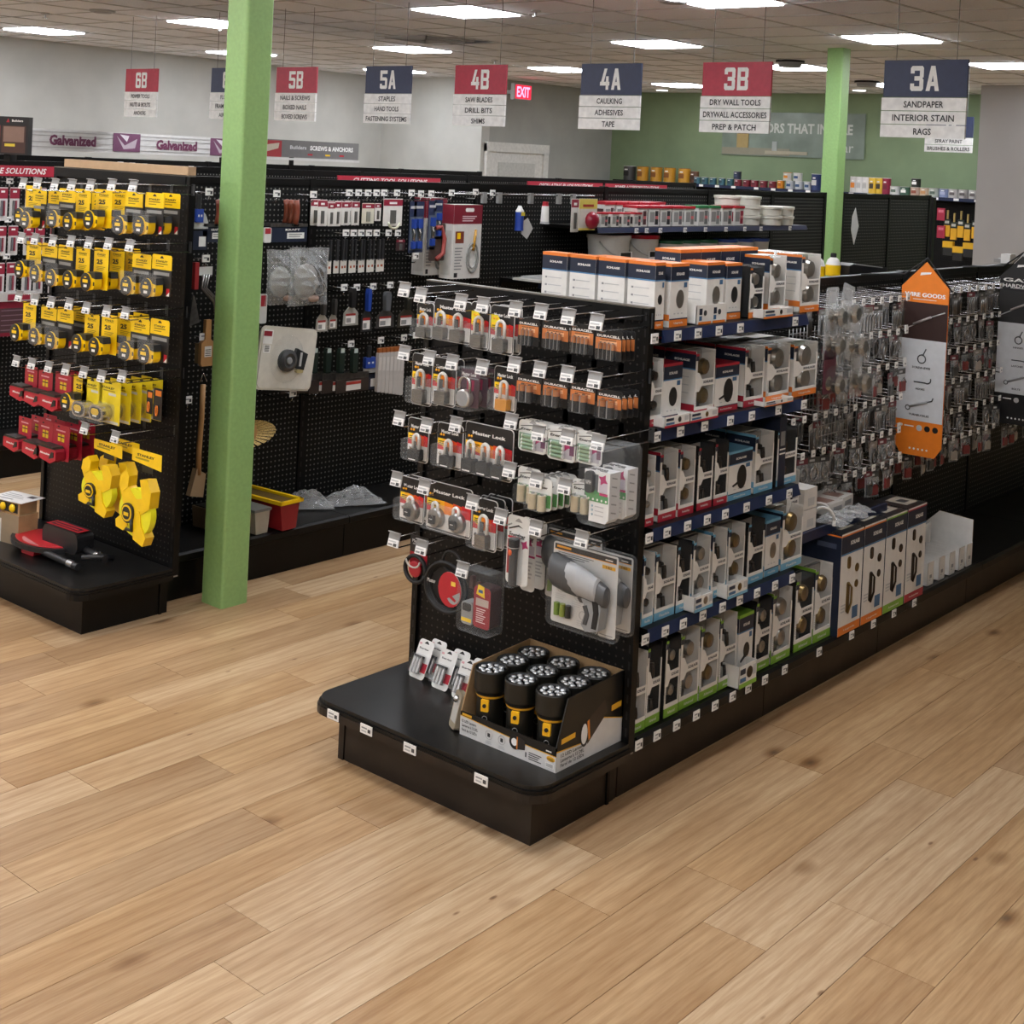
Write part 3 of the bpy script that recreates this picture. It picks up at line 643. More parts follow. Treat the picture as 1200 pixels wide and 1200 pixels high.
@memo
def charger_pack(w, h):
    d = .05
    m = M().prism([(-w/2+.02, -h), (w/2-.012, -h), (w/2, -h+.012), (w/2, -.06), (-w/2, -.06), (-w/2, -h*.62), (-w/2+.02, -h*.7)], -.03, .02, C('#dcdddb'), C('#c9caca'))
    f = -.0304
    m.text('Energizer', 0, -h*.27, w*.86, h*.065, f, INK, .03); m.r(-w*.48, w*.05, -h*.66, -h*.34, f, C('#6a6f70'))
    m.add([(-w/2+.001, f-.0002, -h*.45), (w*.05, f-.0002, -h*.58), (w*.46, f-.0002, -h*.62), (w*.46, f-.0002, -h*.72), (-w*.3, f-.0002, -h*.72), (-w/2+.001, f-.0002, -h*.6)], [(0, 5, 4, 3, 2, 1)], C('#5c9a63'))
    pink_burst(m, w*.24, -h*.4, w*.4, f-.0004); m.r(w*.1, w*.42, -h*.58, -h*.42, f-.0003, C('#c4bcc6')).r(w*.12, w*.44, -h*.62, -h*.585, f-.0006, MAGENTA)
    for i in range(5): m.ball((-w*.3+i*w*.17, f, -h*.69), .004, WHITE, 6, sy=.2)
    for i in range(3): m.ball((-w*.15, f, -h*(.78+.06*i)), .004, C('#9fb9c4'), 6, sy=.2).r(-w*.05, w*.3, -h*(.79+.06*i), -h*(.775+.06*i), f, LGREY)
    for i in range(5): m.add([(w/2+.0004, -.02, -h*(.35+.12*i)), (w/2+.0004, .005, -h*(.35+.12*i)-.006), (w/2+.0004, .005, -h*(.35+.12*i)-.01), (w/2+.0004, -.02, -h*(.35+.12*i)-.004)], [(0, 1, 2, 3)], GREY)
    P = [('charger', M().prism(rr(w*.3, h*.3, .01, -w*.22, -h*.45), -.045, -.031, C('#3a3d3e')).text('NiMH', -w*.22, -h*.45, w*.2, .012, -.0455, WHITE).mesh('charger')),
         ('clear_clamshell', M().prism(rr(w+.02, h+.015, .02, 0, -h/2), -.047, .022, CLEAR).mesh('clamshell'))]
    return m.mesh('box'), P
@memo
def combo_pack(w, h):
    m = M().prism(rr(w*.9, h*.9, .006, .004, -h/2), -.001, 0, C('#5e4650'))
    f = -.0015; m.text('Master Lock', 0, -h*.17, w*.7, .011, f, WHITE, .03); m.r(-w*.1, w*.25, -h*.55, -h*.3, f, C('#a5284f')).r(-w*.35, w*.45, -h*.27, -h*.24, f, GREY)
    P = [('shackle', shackle(w*.5, h*.36, .0055, CHROME, -h*.58, -.002, -.018).mesh('shackle')),
         ('lock_body', M().lathe([(.028, 0), (.029, .02), (.024, .024), (.012, .024, GREY)], mat('lock_steel', '#b9b4ad', .3, .7), (-.002, -.006, -h*.73), 22, 'y').mesh('lock_body')),
         ('clear_clamshell', M().prism(rr(w, h, .008, 0, -h/2), -.035, .002, CLEAR).mesh('clamshell'))]
    return m.mesh('card'), P
@memo
def cable_lock_pack(w, h):
    m = M().prism(rr(w*.8, h*.62, .004, 0, -h*.31), -.001, 0, INK); f = -.0015
    m.r(-w*.38, w*.38, -h*.6, -h*.36, f, C('#a81f2c')).text('Master', -w*.1, -h*.12, w*.4, .01, f, WHITE)
    m.r(-w*.28, w*.1, -h*.2, -h*.17, f, GREY)
    P = [('steel_cable', M().tube([(w*.45*math.cos(t), -.012-.004*(k), -h*.68+w*.45*math.sin(t)*.95) for k in range(2) for t in [2*math.pi*i/20 for i in range(20)]], .006, RUBBER, 6).mesh('cable')),
         ('cable_hook', M().tube([(w*.3*math.cos(t)-.005, -.022, -h*.5+w*.22*math.sin(t)) for t in [math.pi*i/8+3.14 for i in range(9)]], .003, C('#c9c9c7', .3), 6).mesh('loop')),
         ('red_disc', M().lathe([(w*.26, 0), (w*.26, .006), (w*.2, .008)], C('#a81f2c', .4), (0, -.012, -h*.68), 18, 'y').mesh('disc'))]
    return m.mesh('card'), P
@memo
def coil_cable(w, h):
    cz = -h*.62; a, b = w*.42, h*.36
    m = M().lathe([(a*.9, -.002), (a*.9, .002)], RUBBER, (0, 0, cz), 22, 'y')
    m.v = [(x, y, cz+(z-cz)*b/a) for x, y, z in m.v]
    cb = M().tube([((a+.004*k)*math.cos(t), -.006-.005*k, cz+(b+.004*k)*math.sin(t)) for k in range(3) for t in [2*math.pi*i/26 for i in range(26)]], .006, RUBBER, 6)
    cb.tube([(w*.2*math.cos(t)+.01, -.004, -h*.2+h*.17*math.sin(t)) for t in [2*math.pi*i/16 for i in range(16)]], .005, RUBBER, 6, True)
    lab = M(); pts = [(a*.62*math.cos(t)+w*.12, cz+b*.8*math.sin(t)) for t in [2*math.pi*i/20 for i in range(20)]]
    lab.prism(pts, -.022, -.02, C('#b3212e'), OFFW)
    lab.add([(x*.6+w*.13, -.0224, (z-cz)*.6+cz-h*.05) for x, z in pts[12:]+pts[:2]], [tuple(range(10))], C('#9aa0a0')).text('Master', -w*.3, cz+h*.06, .035, .012, -.0226, WHITE)
    lab.add([(w*.0, -.0228, cz-b*.2), (w*.25, -.0228, cz-b*.5), (w*.28, -.0228, cz-b*.4), (w*.05, -.0228, cz-b*.05)], [(0, 1, 2, 3)], RED).r(w*.15, w*.25, cz+b*.2, cz+b*.4, -.0228, C('#e3c24a'))
    return m.mesh('coil_back'), [('steel_cable', cb.mesh('cable')), ('oval_label', lab.mesh('label'))]
@memo
def red_clam(w, h):
    m = M().prism(rr(w*.5, h*.66, .012, w*.18, -h*.56), -.05, .0, C('#8e2530'), C('#3a2a2c')); f = -.0505
    m.add([(w*.0, f, -h*.36), (w*.26, f, -h*.4), (w*.23, f, -h*.22), (w*.06, f, -h*.2)], [(0, 1, 2, 3)], C('#e8c42a')).r(w*.07, w*.2, -h*.33, -h*.28, f-.0004, C('#3c5d8a'))
    m.r(w*.0, w*.38, -h*.54, -h*.42, f, C('#b3a49c')); m.lines(w*.02, w*.3, -h*.58, 7, h*.035, f, C('#d9c3c3'))
    P = [('lock_case', M().prism(rr(w*.34, h*.36, .01, -w*.26, -h*.72), -.05, -.01, C('#8f9190')).prism(rr(w*.24, h*.12, .006, -w*.26, -h*.62), -.054, -.05, C('#2f2f30')).r(-w*.42, -w*.12, -h*.86, -h*.8, -.0506, C('#e8c42a')).mesh('lock_case')),
         ('keys', M().prism(rr(w*.1, h*.2, .004, -w*.3, -h*.25), -.03, -.015, C('#3c2224')).prism(rr(w*.08, h*.16, .004, -w*.12, -h*.3), -.03, -.015, C('#4a2a2c')).mesh('keys')),
         ('smoky_clamshell', M().prism(rr(w, h, .014, 0, -h/2), -.062, .002, CLEAR).mesh('clamshell'))]
    return m.mesh('insert'), P
@memo
def spotlight_pack(w, h):
    m = M().prism(rr(w*.9, h*.92, .008, 0, -h/2), -.002, 0, C('#c9c9c6')); f = -.0026
    m.r(-w*.43, w*.43, -h*.12, -h*.06, f, C('#2a2a2b')).r(-w*.4, -w*.2, -h*.1, -h*.075, f-.0004, C('#e39a25')).r(w*.28, w*.38, -h*.105, -h*.09, f-.0004, OFFW)
    m.r(-w*.43, w*.43, -h*.128, -h*.12, f-.0002, C('#e39a25')).r(w*.24, w*.42, -h*.2, -h*.16, f-.0004, C('#e0a92c')).text('140', w*.33, -h*.18, .02, .008, f-.0008, INK)
    m.lines(-w*.38, w*.12, -h*.145, 3, h*.022, f-.0004, C('#6e6e6e'))
    for x, z in ((-.32, .56), (-.08, .6), (.0, .8)):
        m.tube([(x*w+.012*math.cos(t), f, -h*z+.012*math.sin(t)) for t in [2*math.pi*i/12 for i in range(12)]], .0006, GREY, 3, True); m.lines(x*w-.02, x*w+.02, -h*z-.017, 3, .006, f-.0003, LGREY)
    m.text('380', w*.17, -h*.94, .03, .012, f, DGREY, .03).lines(w*.24, w*.42, -h*.93, 2, .007, f, GREY)
    g = M(); n = 16                      # the lamp head, a tapered barrel lying on its side, then the pistol grip
    prof = [(.0, .045), (.01, .05), (.055, .05), (.1, .043), (.175, .036), (.195, .03), (.2, .0)]
    g.lathe([(r, z) for z, r in prof][::-1], C('#4c4e50', .35), (-w*.36, -.03, -h*.31), n, 'x')
    g.xf(Matrix.Translation((0, 0, 0)))
    g.v = [(x, y*.6-.012, z-(x+w*.36)*.22) for x, y, z in g.v]
    tp = M().lathe([(.04, .06), (.045, .1), (.037, .165), (.03, .17)], C('#9fa1a2', .35), (-w*.36, -.03, -h*.30), n, 'x'); tp.v = [(x, y*.6-.016, z-(x+w*.36)*.22+.004) for x, y, z in tp.v]
    grip = M().prism([(w*.08, -h*.48), (w*.32, -h*.48), (w*.36, -h*.62), (w*.33, -h*.86), (w*.16, -h*.9), (w*.1, -h*.83), (w*.16, -h*.66), (w*.1, -h*.56)][::-1][::-1], -.045, -.008, C('#8c8f90', .4))
    grip.prism([(w*.24, -h*.5), (w*.31, -h*.5), (w*.34, -h*.66), (w*.31, -h*.84), (w*.25, -h*.84), (w*.27, -h*.66)], -.048, -.045, RUBBER).prism([(w*.12, -h*.62), (w*.17, -h*.6), (w*.21, -h*.7), (w*.18, -h*.82), (w*.13, -h*.82), (w*.16, -h*.7)], -.048, -.045, C('#3f4142'))
    tr = M().prism([(w*.02, -h*.56), (w*.1, -h*.52), (w*.12, -h*.6), (w*.06, -h*.6)], -.04, -.015, C('#3f4142'))
    P = [('lamp_head', g.mesh('lamp_head')), ('grey_cover', tp.mesh('cover')), ('pistol_grip', grip.mesh('grip')), ('trigger', tr.mesh('trigger'))]
    for i, c in enumerate(('#6f8a3c', '#8a9a4a', '#2e3130')): P.append(('battery', M().cyl((-w*.34+i*.021, -.012, -h*.86), (-w*.34+i*.021, -.012, -h*.72), .009, C(c, .3), 8).mesh('cell')))
    P.append(('clear_clamshell', M().prism(rr(w, h, .02, 0, -h/2), -.012, .003, CLEAR).mesh('clamshell')))
    return m.mesh('card'), P
def pack(fn, args, k, y, name, label, cat='package', n=1, dy=.035, behind=None, rz=0, group=None, fixw=None, dz=0):
    """hang a pack whose front outline is k = (x0, x1, z_bottom, z_top) at depth y, with n-1 more behind it"""
    x0, x1, zb, zt = k; w, h = round(x1-x0, 3), round(zt-zb, 3)
    if fixw: w = fixw
    me, P = fn(w, h, *args)
    for i in range(n):
        lb = label if i == 0 else (behind or label+', ')+(' next behind the front one' if i == 1 else ' %s back on its hook' % ORD[i])
        thing(name, lb, cat, me, ((x0+x1)/2, y+i*dy, zt+dz-i*.001), 0, group, P)
E1Y = -.2
MU = 'carded padlocks on the end display'
pack(padlock_pack, (1,), (-0.763,-0.691,1.346,1.460), E1Y, 'padlock_pack', 'narrow single padlock card, leftmost of the top padlock row', n=2, group=MU)
pack(padlock_pack, (2,), (-0.687,-0.529,1.349,1.479), E1Y, 'padlock_pack', 'wide card holding two padlocks side by side in the top row', group=MU)
pack(padlock_pack, (1, 'white', True), (-0.530,-0.455,1.340,1.484), E1Y, 'padlock_pack', 'padlock card with yellow arrow, just right of the twin padlock card', group=MU)
pack(padlock_pack, (1, 'white', True), (-0.449,-0.356,1.337,1.482), E1Y, 'padlock_pack', 'larger padlock card with yellow arrow, beside the first battery card', n=2, group=MU)
BT = 'carded copper top batteries'
for i, (k, n, q) in enumerate((((-0.339,-0.257,1.375,1.457), 3, 1), ((-0.246,-0.144,1.376,1.457), 4, 2), ((-0.138,-0.053,1.376,1.462), 4, 1), ((-0.048,0.047,1.370,1.455), 4, 4))):
    pack(battery_pack, (n,), k, E1Y, 'battery_pack', '%s black and copper battery card from the left, top row' % ORD[i].capitalize(), n=q, dy=.022, group=BT)
pack(padlock_pack, (1,), (-0.773,-0.686,1.131,1.293), E1Y, 'padlock_pack', 'tall shackle padlock card, leftmost in the second row', n=2, group=MU)
pack(padlock_pack, (1,), (-0.682,-0.583,1.144,1.292), E1Y, 'padlock_pack', 'wide bodied padlock card, second in the second row', n=2, group=MU)
pack(combo_pack, (), (-0.569,-0.483,1.148,1.279), E1Y, 'combination_lock_pack', 'round silver combination lock in clear crimson-backed shell', n=3, dy=.04)
pack(padlock_pack, (1, 'gold'), (-0.423,-0.335,1.163,1.298), E1Y, 'padlock_pack', 'small gold bodied padlock on black card beside the battery cards', group=MU)
for i, (k, n, q) in enumerate((((-0.335,-0.238,1.207,1.287), 2, 1), ((-0.233,-0.138,1.209,1.288), 2, 1), ((-0.130,-0.037,1.207,1.291), 2, 1), ((-0.031,0.057,1.206,1.285), 2, 4))):
    pack(battery_pack, (n, True, False), k, E1Y, 'battery_pack', '%s copper battery card with two thick cells, second row' % ORD[i].capitalize(), n=q, dy=.028, group=BT)
pack(padlock_pack, (1, 'black'), (-0.779,-0.689,0.948,1.084), E1Y, 'padlock_pack', 'black bodied padlock card, leftmost in the third row', group=MU)
pack(padlock_pack, (1, 'black'), (-0.648,-0.542,0.952,1.089), E1Y, 'padlock_pack', 'black bodied padlock card, second in the third row', group=MU)
pack(padlock_pack, (3, 'black'), (-0.530,-0.337,0.953,1.110), E1Y, 'padlock_pack', 'wide fire-coloured card with three black padlocks', group=MU)
EG = 'white rechargeable battery cards'
for i, (k, q) in enumerate((((-0.317,-0.208,1.058,1.152), 3), ((-0.205,-0.100,1.053,1.154), 3), ((-0.096,-0.004,1.060,1.156), 1))):
    pack(energizer_pack, ('aa',), k, E1Y, 'battery_pack', '%s white card with four small green cells' % ORD[i].capitalize(), n=q, dy=.02, group=EG)
pack(energizer_pack, ('c',), (-0.311,-0.222,0.908,1.011), E1Y, 'battery_pack', 'white and green card of thick cells, leftmost of the fourth row', n=1, group=EG)
pack(energizer_pack, ('c',), (-0.234,-0.148,0.907,1.002), -.24, 'battery_pack', 'white and green card with two champagne cells, front of the fan', n=5, dy=.03, group=EG, behind='white and green thick cell card,')
pack(energizer_pack, ('c',), (-0.106,-0.023,0.918,1.013), E1Y, 'battery_pack', 'green and white thick cell card partly behind the charger pack', group=EG)
pack(charger_pack, (), (0.004,0.092,0.928,1.131), -.26, 'charger_pack', 'big clear charger pack with white and green box', n=2, dy=.085)
RL = 'carded round and laminated locks'
pack(padlock_pack, (1, 'round'), (-0.801,-0.695,0.750,0.889), E1Y, 'padlock_pack', 'card with one round disc padlock, leftmost in the fourth row', n=2, group=MU)
pack(padlock_pack, (2, 'round'), (-0.682,-0.491,0.746,0.898), E1Y, 'padlock_pack', 'wide card with two round disc padlocks', group=MU)
pack(padlock_pack, (1, 'white'), (-0.484,-0.387,0.728,0.883), E1Y, 'padlock_pack', 'card with large laminated padlock right of the twin disc locks', n=3, group=MU)
pack(energizer_pack, ('torch',), (-0.342,-0.256,0.651,0.859), E1Y, 'flashlight_pack', 'black hand torch with orange switch on a red and white card')
pack(energizer_pack, ('plain',), (-0.333,-0.276,0.618,0.843), -.14, 'light_pack', 'white card with pink starburst just behind the torch card')
pack(energizer_pack, ('plain',), (-0.341,-0.284,0.611,0.823), -.08, 'light_pack', 'white card with pink starburst, farther back beside the lantern packs')
pack(spotlight_pack, (), (-0.307,-0.077,0.582,0.813), -.06, 'spotlight_pack', 'spotlight pack mostly hidden behind the front spotlight pack')
pack(spotlight_pack, (), (-0.174,0.085,0.570,0.826), E1Y, 'spotlight_pack', 'large clear pack with grey pistol grip spotlight, in front')
pack(spotlight_pack, (), (-0.156,0.080,0.569,0.806), -.12, 'spotlight_pack', 'second grey spotlight pack showing at the right of the front one')
pack(cable_lock_pack, (), (-0.756,-0.657,0.560,0.711), E1Y, 'cable_lock_pack', 'small coiled cable lock with red disc, bottom left of the display')
pack(coil_cable, (), (-0.664,-0.477,0.508,0.700), E1Y, 'cable_lock', 'large black coiled cable with red oval label')
pack(red_clam, (), (-0.480,-0.346,0.486,0.676), E1Y, 'lock_pack', 'clear shell pack with crimson and yellow insert next to the coiled cable')
# the peg hooks and their tags
HK = [('top', (-0.774,-0.701,-0.529,-0.438,-0.309,-0.211,-0.109,-0.007,), (1.500,1.489,1.487,1.486,1.487,1.490,1.486,1.482,)),
      ('second', (-0.761,-0.651,-0.553,-0.429,-0.302,-0.204,-0.102,-0.004,), (1.299,1.297,1.296,1.297,1.322,1.320,1.321,1.317,)),
      ('third', (-0.770,-0.649,-0.526,-0.305,-0.199,-0.091,0.019,), (1.087,1.084,1.107,1.152,1.134,1.140,1.143,)),
      ('fourth', (-0.769,-0.647,-0.442,-0.327,-0.302,-0.197,-0.092,), (0.892,0.890,0.882,0.861,1.007,0.996,0.998,)),
      ('fifth', (-0.768,-0.646,-0.470,-0.191,-0.022,), (0.697,0.699,0.669,0.856,0.860,))]
for rn, xs, zs in HK:
    for i, (x, z) in enumerate(zip(xs, zs)):
        hook(x, -.25, z-.03, .262, '%s price tagged hook from the left in the %s row of the battery display' % (ORD[i].capitalize(), rn))

# ---------------------------------------------------------------- on the base of the front end display
@memo
def standing_battery(w, h, n):
    m = M().prism(rr(w, h, .012, 0, h/2), -.001, 0, C('#e6e6e3')); f = -.0015
    slot(m, h*.9, f, .024, INK); m.text('Energizer', -.004, h*.76, w*.62, h*.06, f, INK, .03).r(-w*.5+.002, w*.5-.002, h*.18, h*.42, f, C('#c02a3c')).r(-w*.46, -w*.3, h*.85, h*.9, f, C('#d6a0a4'))
    P = []
    for i in range(n):
        x = (-.28+.2*i)*w
        P.append(('battery', M().cyl((x, -.011, h*.12), (x, -.011, h*.52), .0085, mat('silver_cell', '#b9b9b8', .25, .7), 8).cyl((x, -.011, h*.52), (x, -.011, h*.58), .0085, DGREY, 8).mesh('cell')))
    P.append(('clear_blister', M().prism(rr(w*.72, h*.5, .008, -w*.08, h*.36), -.023, -.002, CLEAR).mesh('blister')))
    return m.mesh('card'), P
for i, (u, nm) in enumerate((((-0.795,-0.095,0.200), 'leftmost pair'), ((-0.678,-0.108,0.200), 'middle pair'), ((-0.575,-0.121,0.200), 'pair beside the lantern tray'))):
    for b in (0, 1):
        me, P = standing_battery(.072, .125, 3 if i < 2 else 2)
        o = thing('battery_pack', 'white battery card leaning, %s card of the %s' % ('rear' if b else 'front', nm), 'package', me, (u[0]+b*.028, u[1]+.0+b*.03, .201), .12*(1-i)-.1, 'white battery cards leaning on the base', P)
        o.rotation_euler = (-.42, 0, -.08+.05*i)
tw, td = .367, .318; tx0, ty0 = -.399, -.312
tr = M()
T_ = .004
tr.box(0, tw, 0, td, 0, T_, CARDB)
TRB = C('#171614', .35); TRW = C('#cfcfcd', .4); TRY = C('#d9a52c', .4)
fp = M().box(0, tw, 0, T_, 0, .07, TRB)
f = -.0006
fp.add([(0, f, 0), (tw, f, 0), (tw, f, .045), (.28, f, .045), (0, f, .058)], [(0, 1, 2, 3, 4)], TRW)
fp.add([(0, f-.0004, .057), (.28, f-.0004, .044), (tw, f-.0004, .044), (tw, f-.0004, .0465), (.28, f-.0004, .0465), (0, f-.0004, .0595)], [(0, 1, 2, 3, 4, 5)], TRY)
fp.r(.008, .045, .06, .067, f-.0004, TRY).r(.33, .35, .052, .056, f-.0004, TRW).text('12 LED Lantern', .036, .044, .058, .008, f-.0008, INK, .02, shear=.1).text('Lanterne à 12 DEL', .04, .031, .064, .008, f-.0008, INK, .02).text('Farol de 12 LEDs', .038, .018, .06, .008, f-.0008, INK, .02)
for x in (.115, .165):
    fp.tube([(x+.013*math.cos(t), f-.0006, .032+.013*math.sin(t)) for t in [2*math.pi*i/14 for i in range(14)]], .0006, GREY, 3, True).r(x-.012, x+.012, .006, .009, f-.0008, LGREY).r(x-.01, x+.01, .011, .014, f-.0008, LGREY).r(x-.005, x+.005, .026, .037, f-.0008, DGREY)
fp.r(.255, .26, .012, .026, f-.0008, DGREY).lines(.268, .315, .03, 4, .006, f-.0008, DGREY).r(.33, .36, .008, .022, f-.0006, WHITE)
for i in range(9): fp.r(.333+i*.0028, .334+i*.0028, .01, .02, f-.001, INK)
fp.ball((.348, f, .034), .016, TRY, 12, sy=.05, sz=.5).text('FREE', .348, .034, .02, .006, f-.002, INK)
fp.lathe([(.021, 0), (.021, .001)], INK, (.215, f, .042), 18, 'y').lathe([(.011, .001), (.011, .0014)], C('#e8e8e6', .3), (.213, f, .042), 16, 'y').prism([(.225, .024), (.253, .03), (.253, .054), (.225, .061)], f-.0012, f, C('#2c2622')).r(.222, .226, .024, .06, f-.0016, C('#d9822c'))
sd = [(0, 0), (td, 0), (td, .213), (.045, .2), (0, .07)]
sp_ = M().prismx([(y, z) for y, z in sd], tw-T_, tw, TRB)
xs = tw+.0006
def sx(pts, m, k=0): sp_.add([(xs+k, y, z) for y, z in pts], [tuple(range(len(pts)))], m)
sx([(0, 0), (td, 0), (td, .07), (.19, .105), (.12, .05), (0, .058)], TRW); sx([(0, .056), (.12, .049), (.19, .104), (td, .069), (td, .072), (.19, .108), (.12, .052), (0, .06)], TRY, .0003)
sx([(.02, .075), (.085, .078), (.085, .093), (.02, .09)], TRY, .0003); sx([(.26, .105), (.31, .108), (.31, .125), (.26, .122)], TRY, .0003)
for i, t in enumerate(('12 LED Lantern', 'Lanterne à 12 DEL', 'Farol de 12 LEDs')): sp_.text(t, .075, .043-.014*i, .11, .01, xs+.0007, INK, .02, face='+x')
sx([(.13+.022*math.cos(t), .075+.038*math.sin(t)) for t in [2*math.pi*i/16 for i in range(16)]], INK, .0006); sx([(.128+.015*math.cos(t), .075+.03*math.sin(t)) for t in [2*math.pi*i/16 for i in range(16)]], C('#dcdcda'), .0009)
sx([(.145, .04), (.24, .11), (.225, .15), (.14, .11)], C('#39302a'), .0004); sx([(.15, .05), (.158, .056), (.15, .112), (.14, .108)], C('#d9822c'), .0009)
tray = thing('display_tray', 'printed cardboard tray of nine lanterns at the right of the base', 'tray', tr, (tx0, ty0, .2005), parts=[
    ('front_panel', fp), ('side_panel', sp_), ('side_panel', M().prismx(sd, 0, T_, CARDB)), ('back_panel', M().box(0, tw, td-T_, td, 0, .213, CARDB))])
lt = M().lathe([(.040, 0), (.041, .01), (.041, .115), (.043, .12, RUBBER), (.0432, .1205, TRY), (.0455, .127, TRY), (.0455, .129, RUBBER), (.05, .14), (.051, .196), (.049, .2), (.045, .2), (.044, .194, DGREY)], C('#15140f', .38), n=26)
led = M()
for i in range(12):
    if i < 3: r, a = .013, i*2.09
    else: r, a = .031, (i-3)*.698
    led.ball((r*math.cos(a), r*math.sin(a), .196), .0095, mat('led_lens', '#c9cccd', .08, .6, noise=0), 8, sz=.5)
led.lathe([(.0435, .1925), (.0435, .194)], mat('reflector', '#77797a', .15, .9), n=20)
sw = M().prism(rr(.024, .036, .003, 0, .1), -.0475, -.038, C('#eeb518', .4)).lathe([(.006, 0), (.006, .003)], INK, (0, -.0475, .1), 10, 'y')
sw2 = M().tube([(.008*math.cos(t), -.043, .06+.008*math.sin(t)) for t in [2*math.pi*i/10 for i in range(10)]], .001, C('#8a8a88'), 4, True)
LM = [('led_cluster', led.mesh('leds')), ('yellow_switch', sw.mesh('switch')), ('strap_loop', sw2.mesh('loop'))]; ltm = lt.mesh('lantern')
RN = ('front', 'middle', 'back'); CN = ('left', 'centre', 'right')
for i in range(3):
    for j in range(3):
        o = thing('lantern', 'black lantern with yellow band in the %s row, %s place in the tray' % (RN[j], CN[i]), 'flashlight', ltm, (-.333+i*.118, -.256+j*.1, .2055), .35, 'black twelve bulb lanterns in the tray', LM)
sm = M().prism(rr(.05, .11, .01, 0, .055), -.02, 0, C('#8f8470', .4)).r(-.02, .02, .02, .09, -.0205, C('#b9b7b0')).mesh('small_pack')
o = thing('carded_item', 'small clear pack with silver part wedged against the left side of the tray', 'package', sm, (-.43, -.29, .201), -.5, parts=[('silver_part', M().ball((0, -.024, .088), .012, CHROME, 8))]); o.rotation_euler = (-.2, 0, -.5)

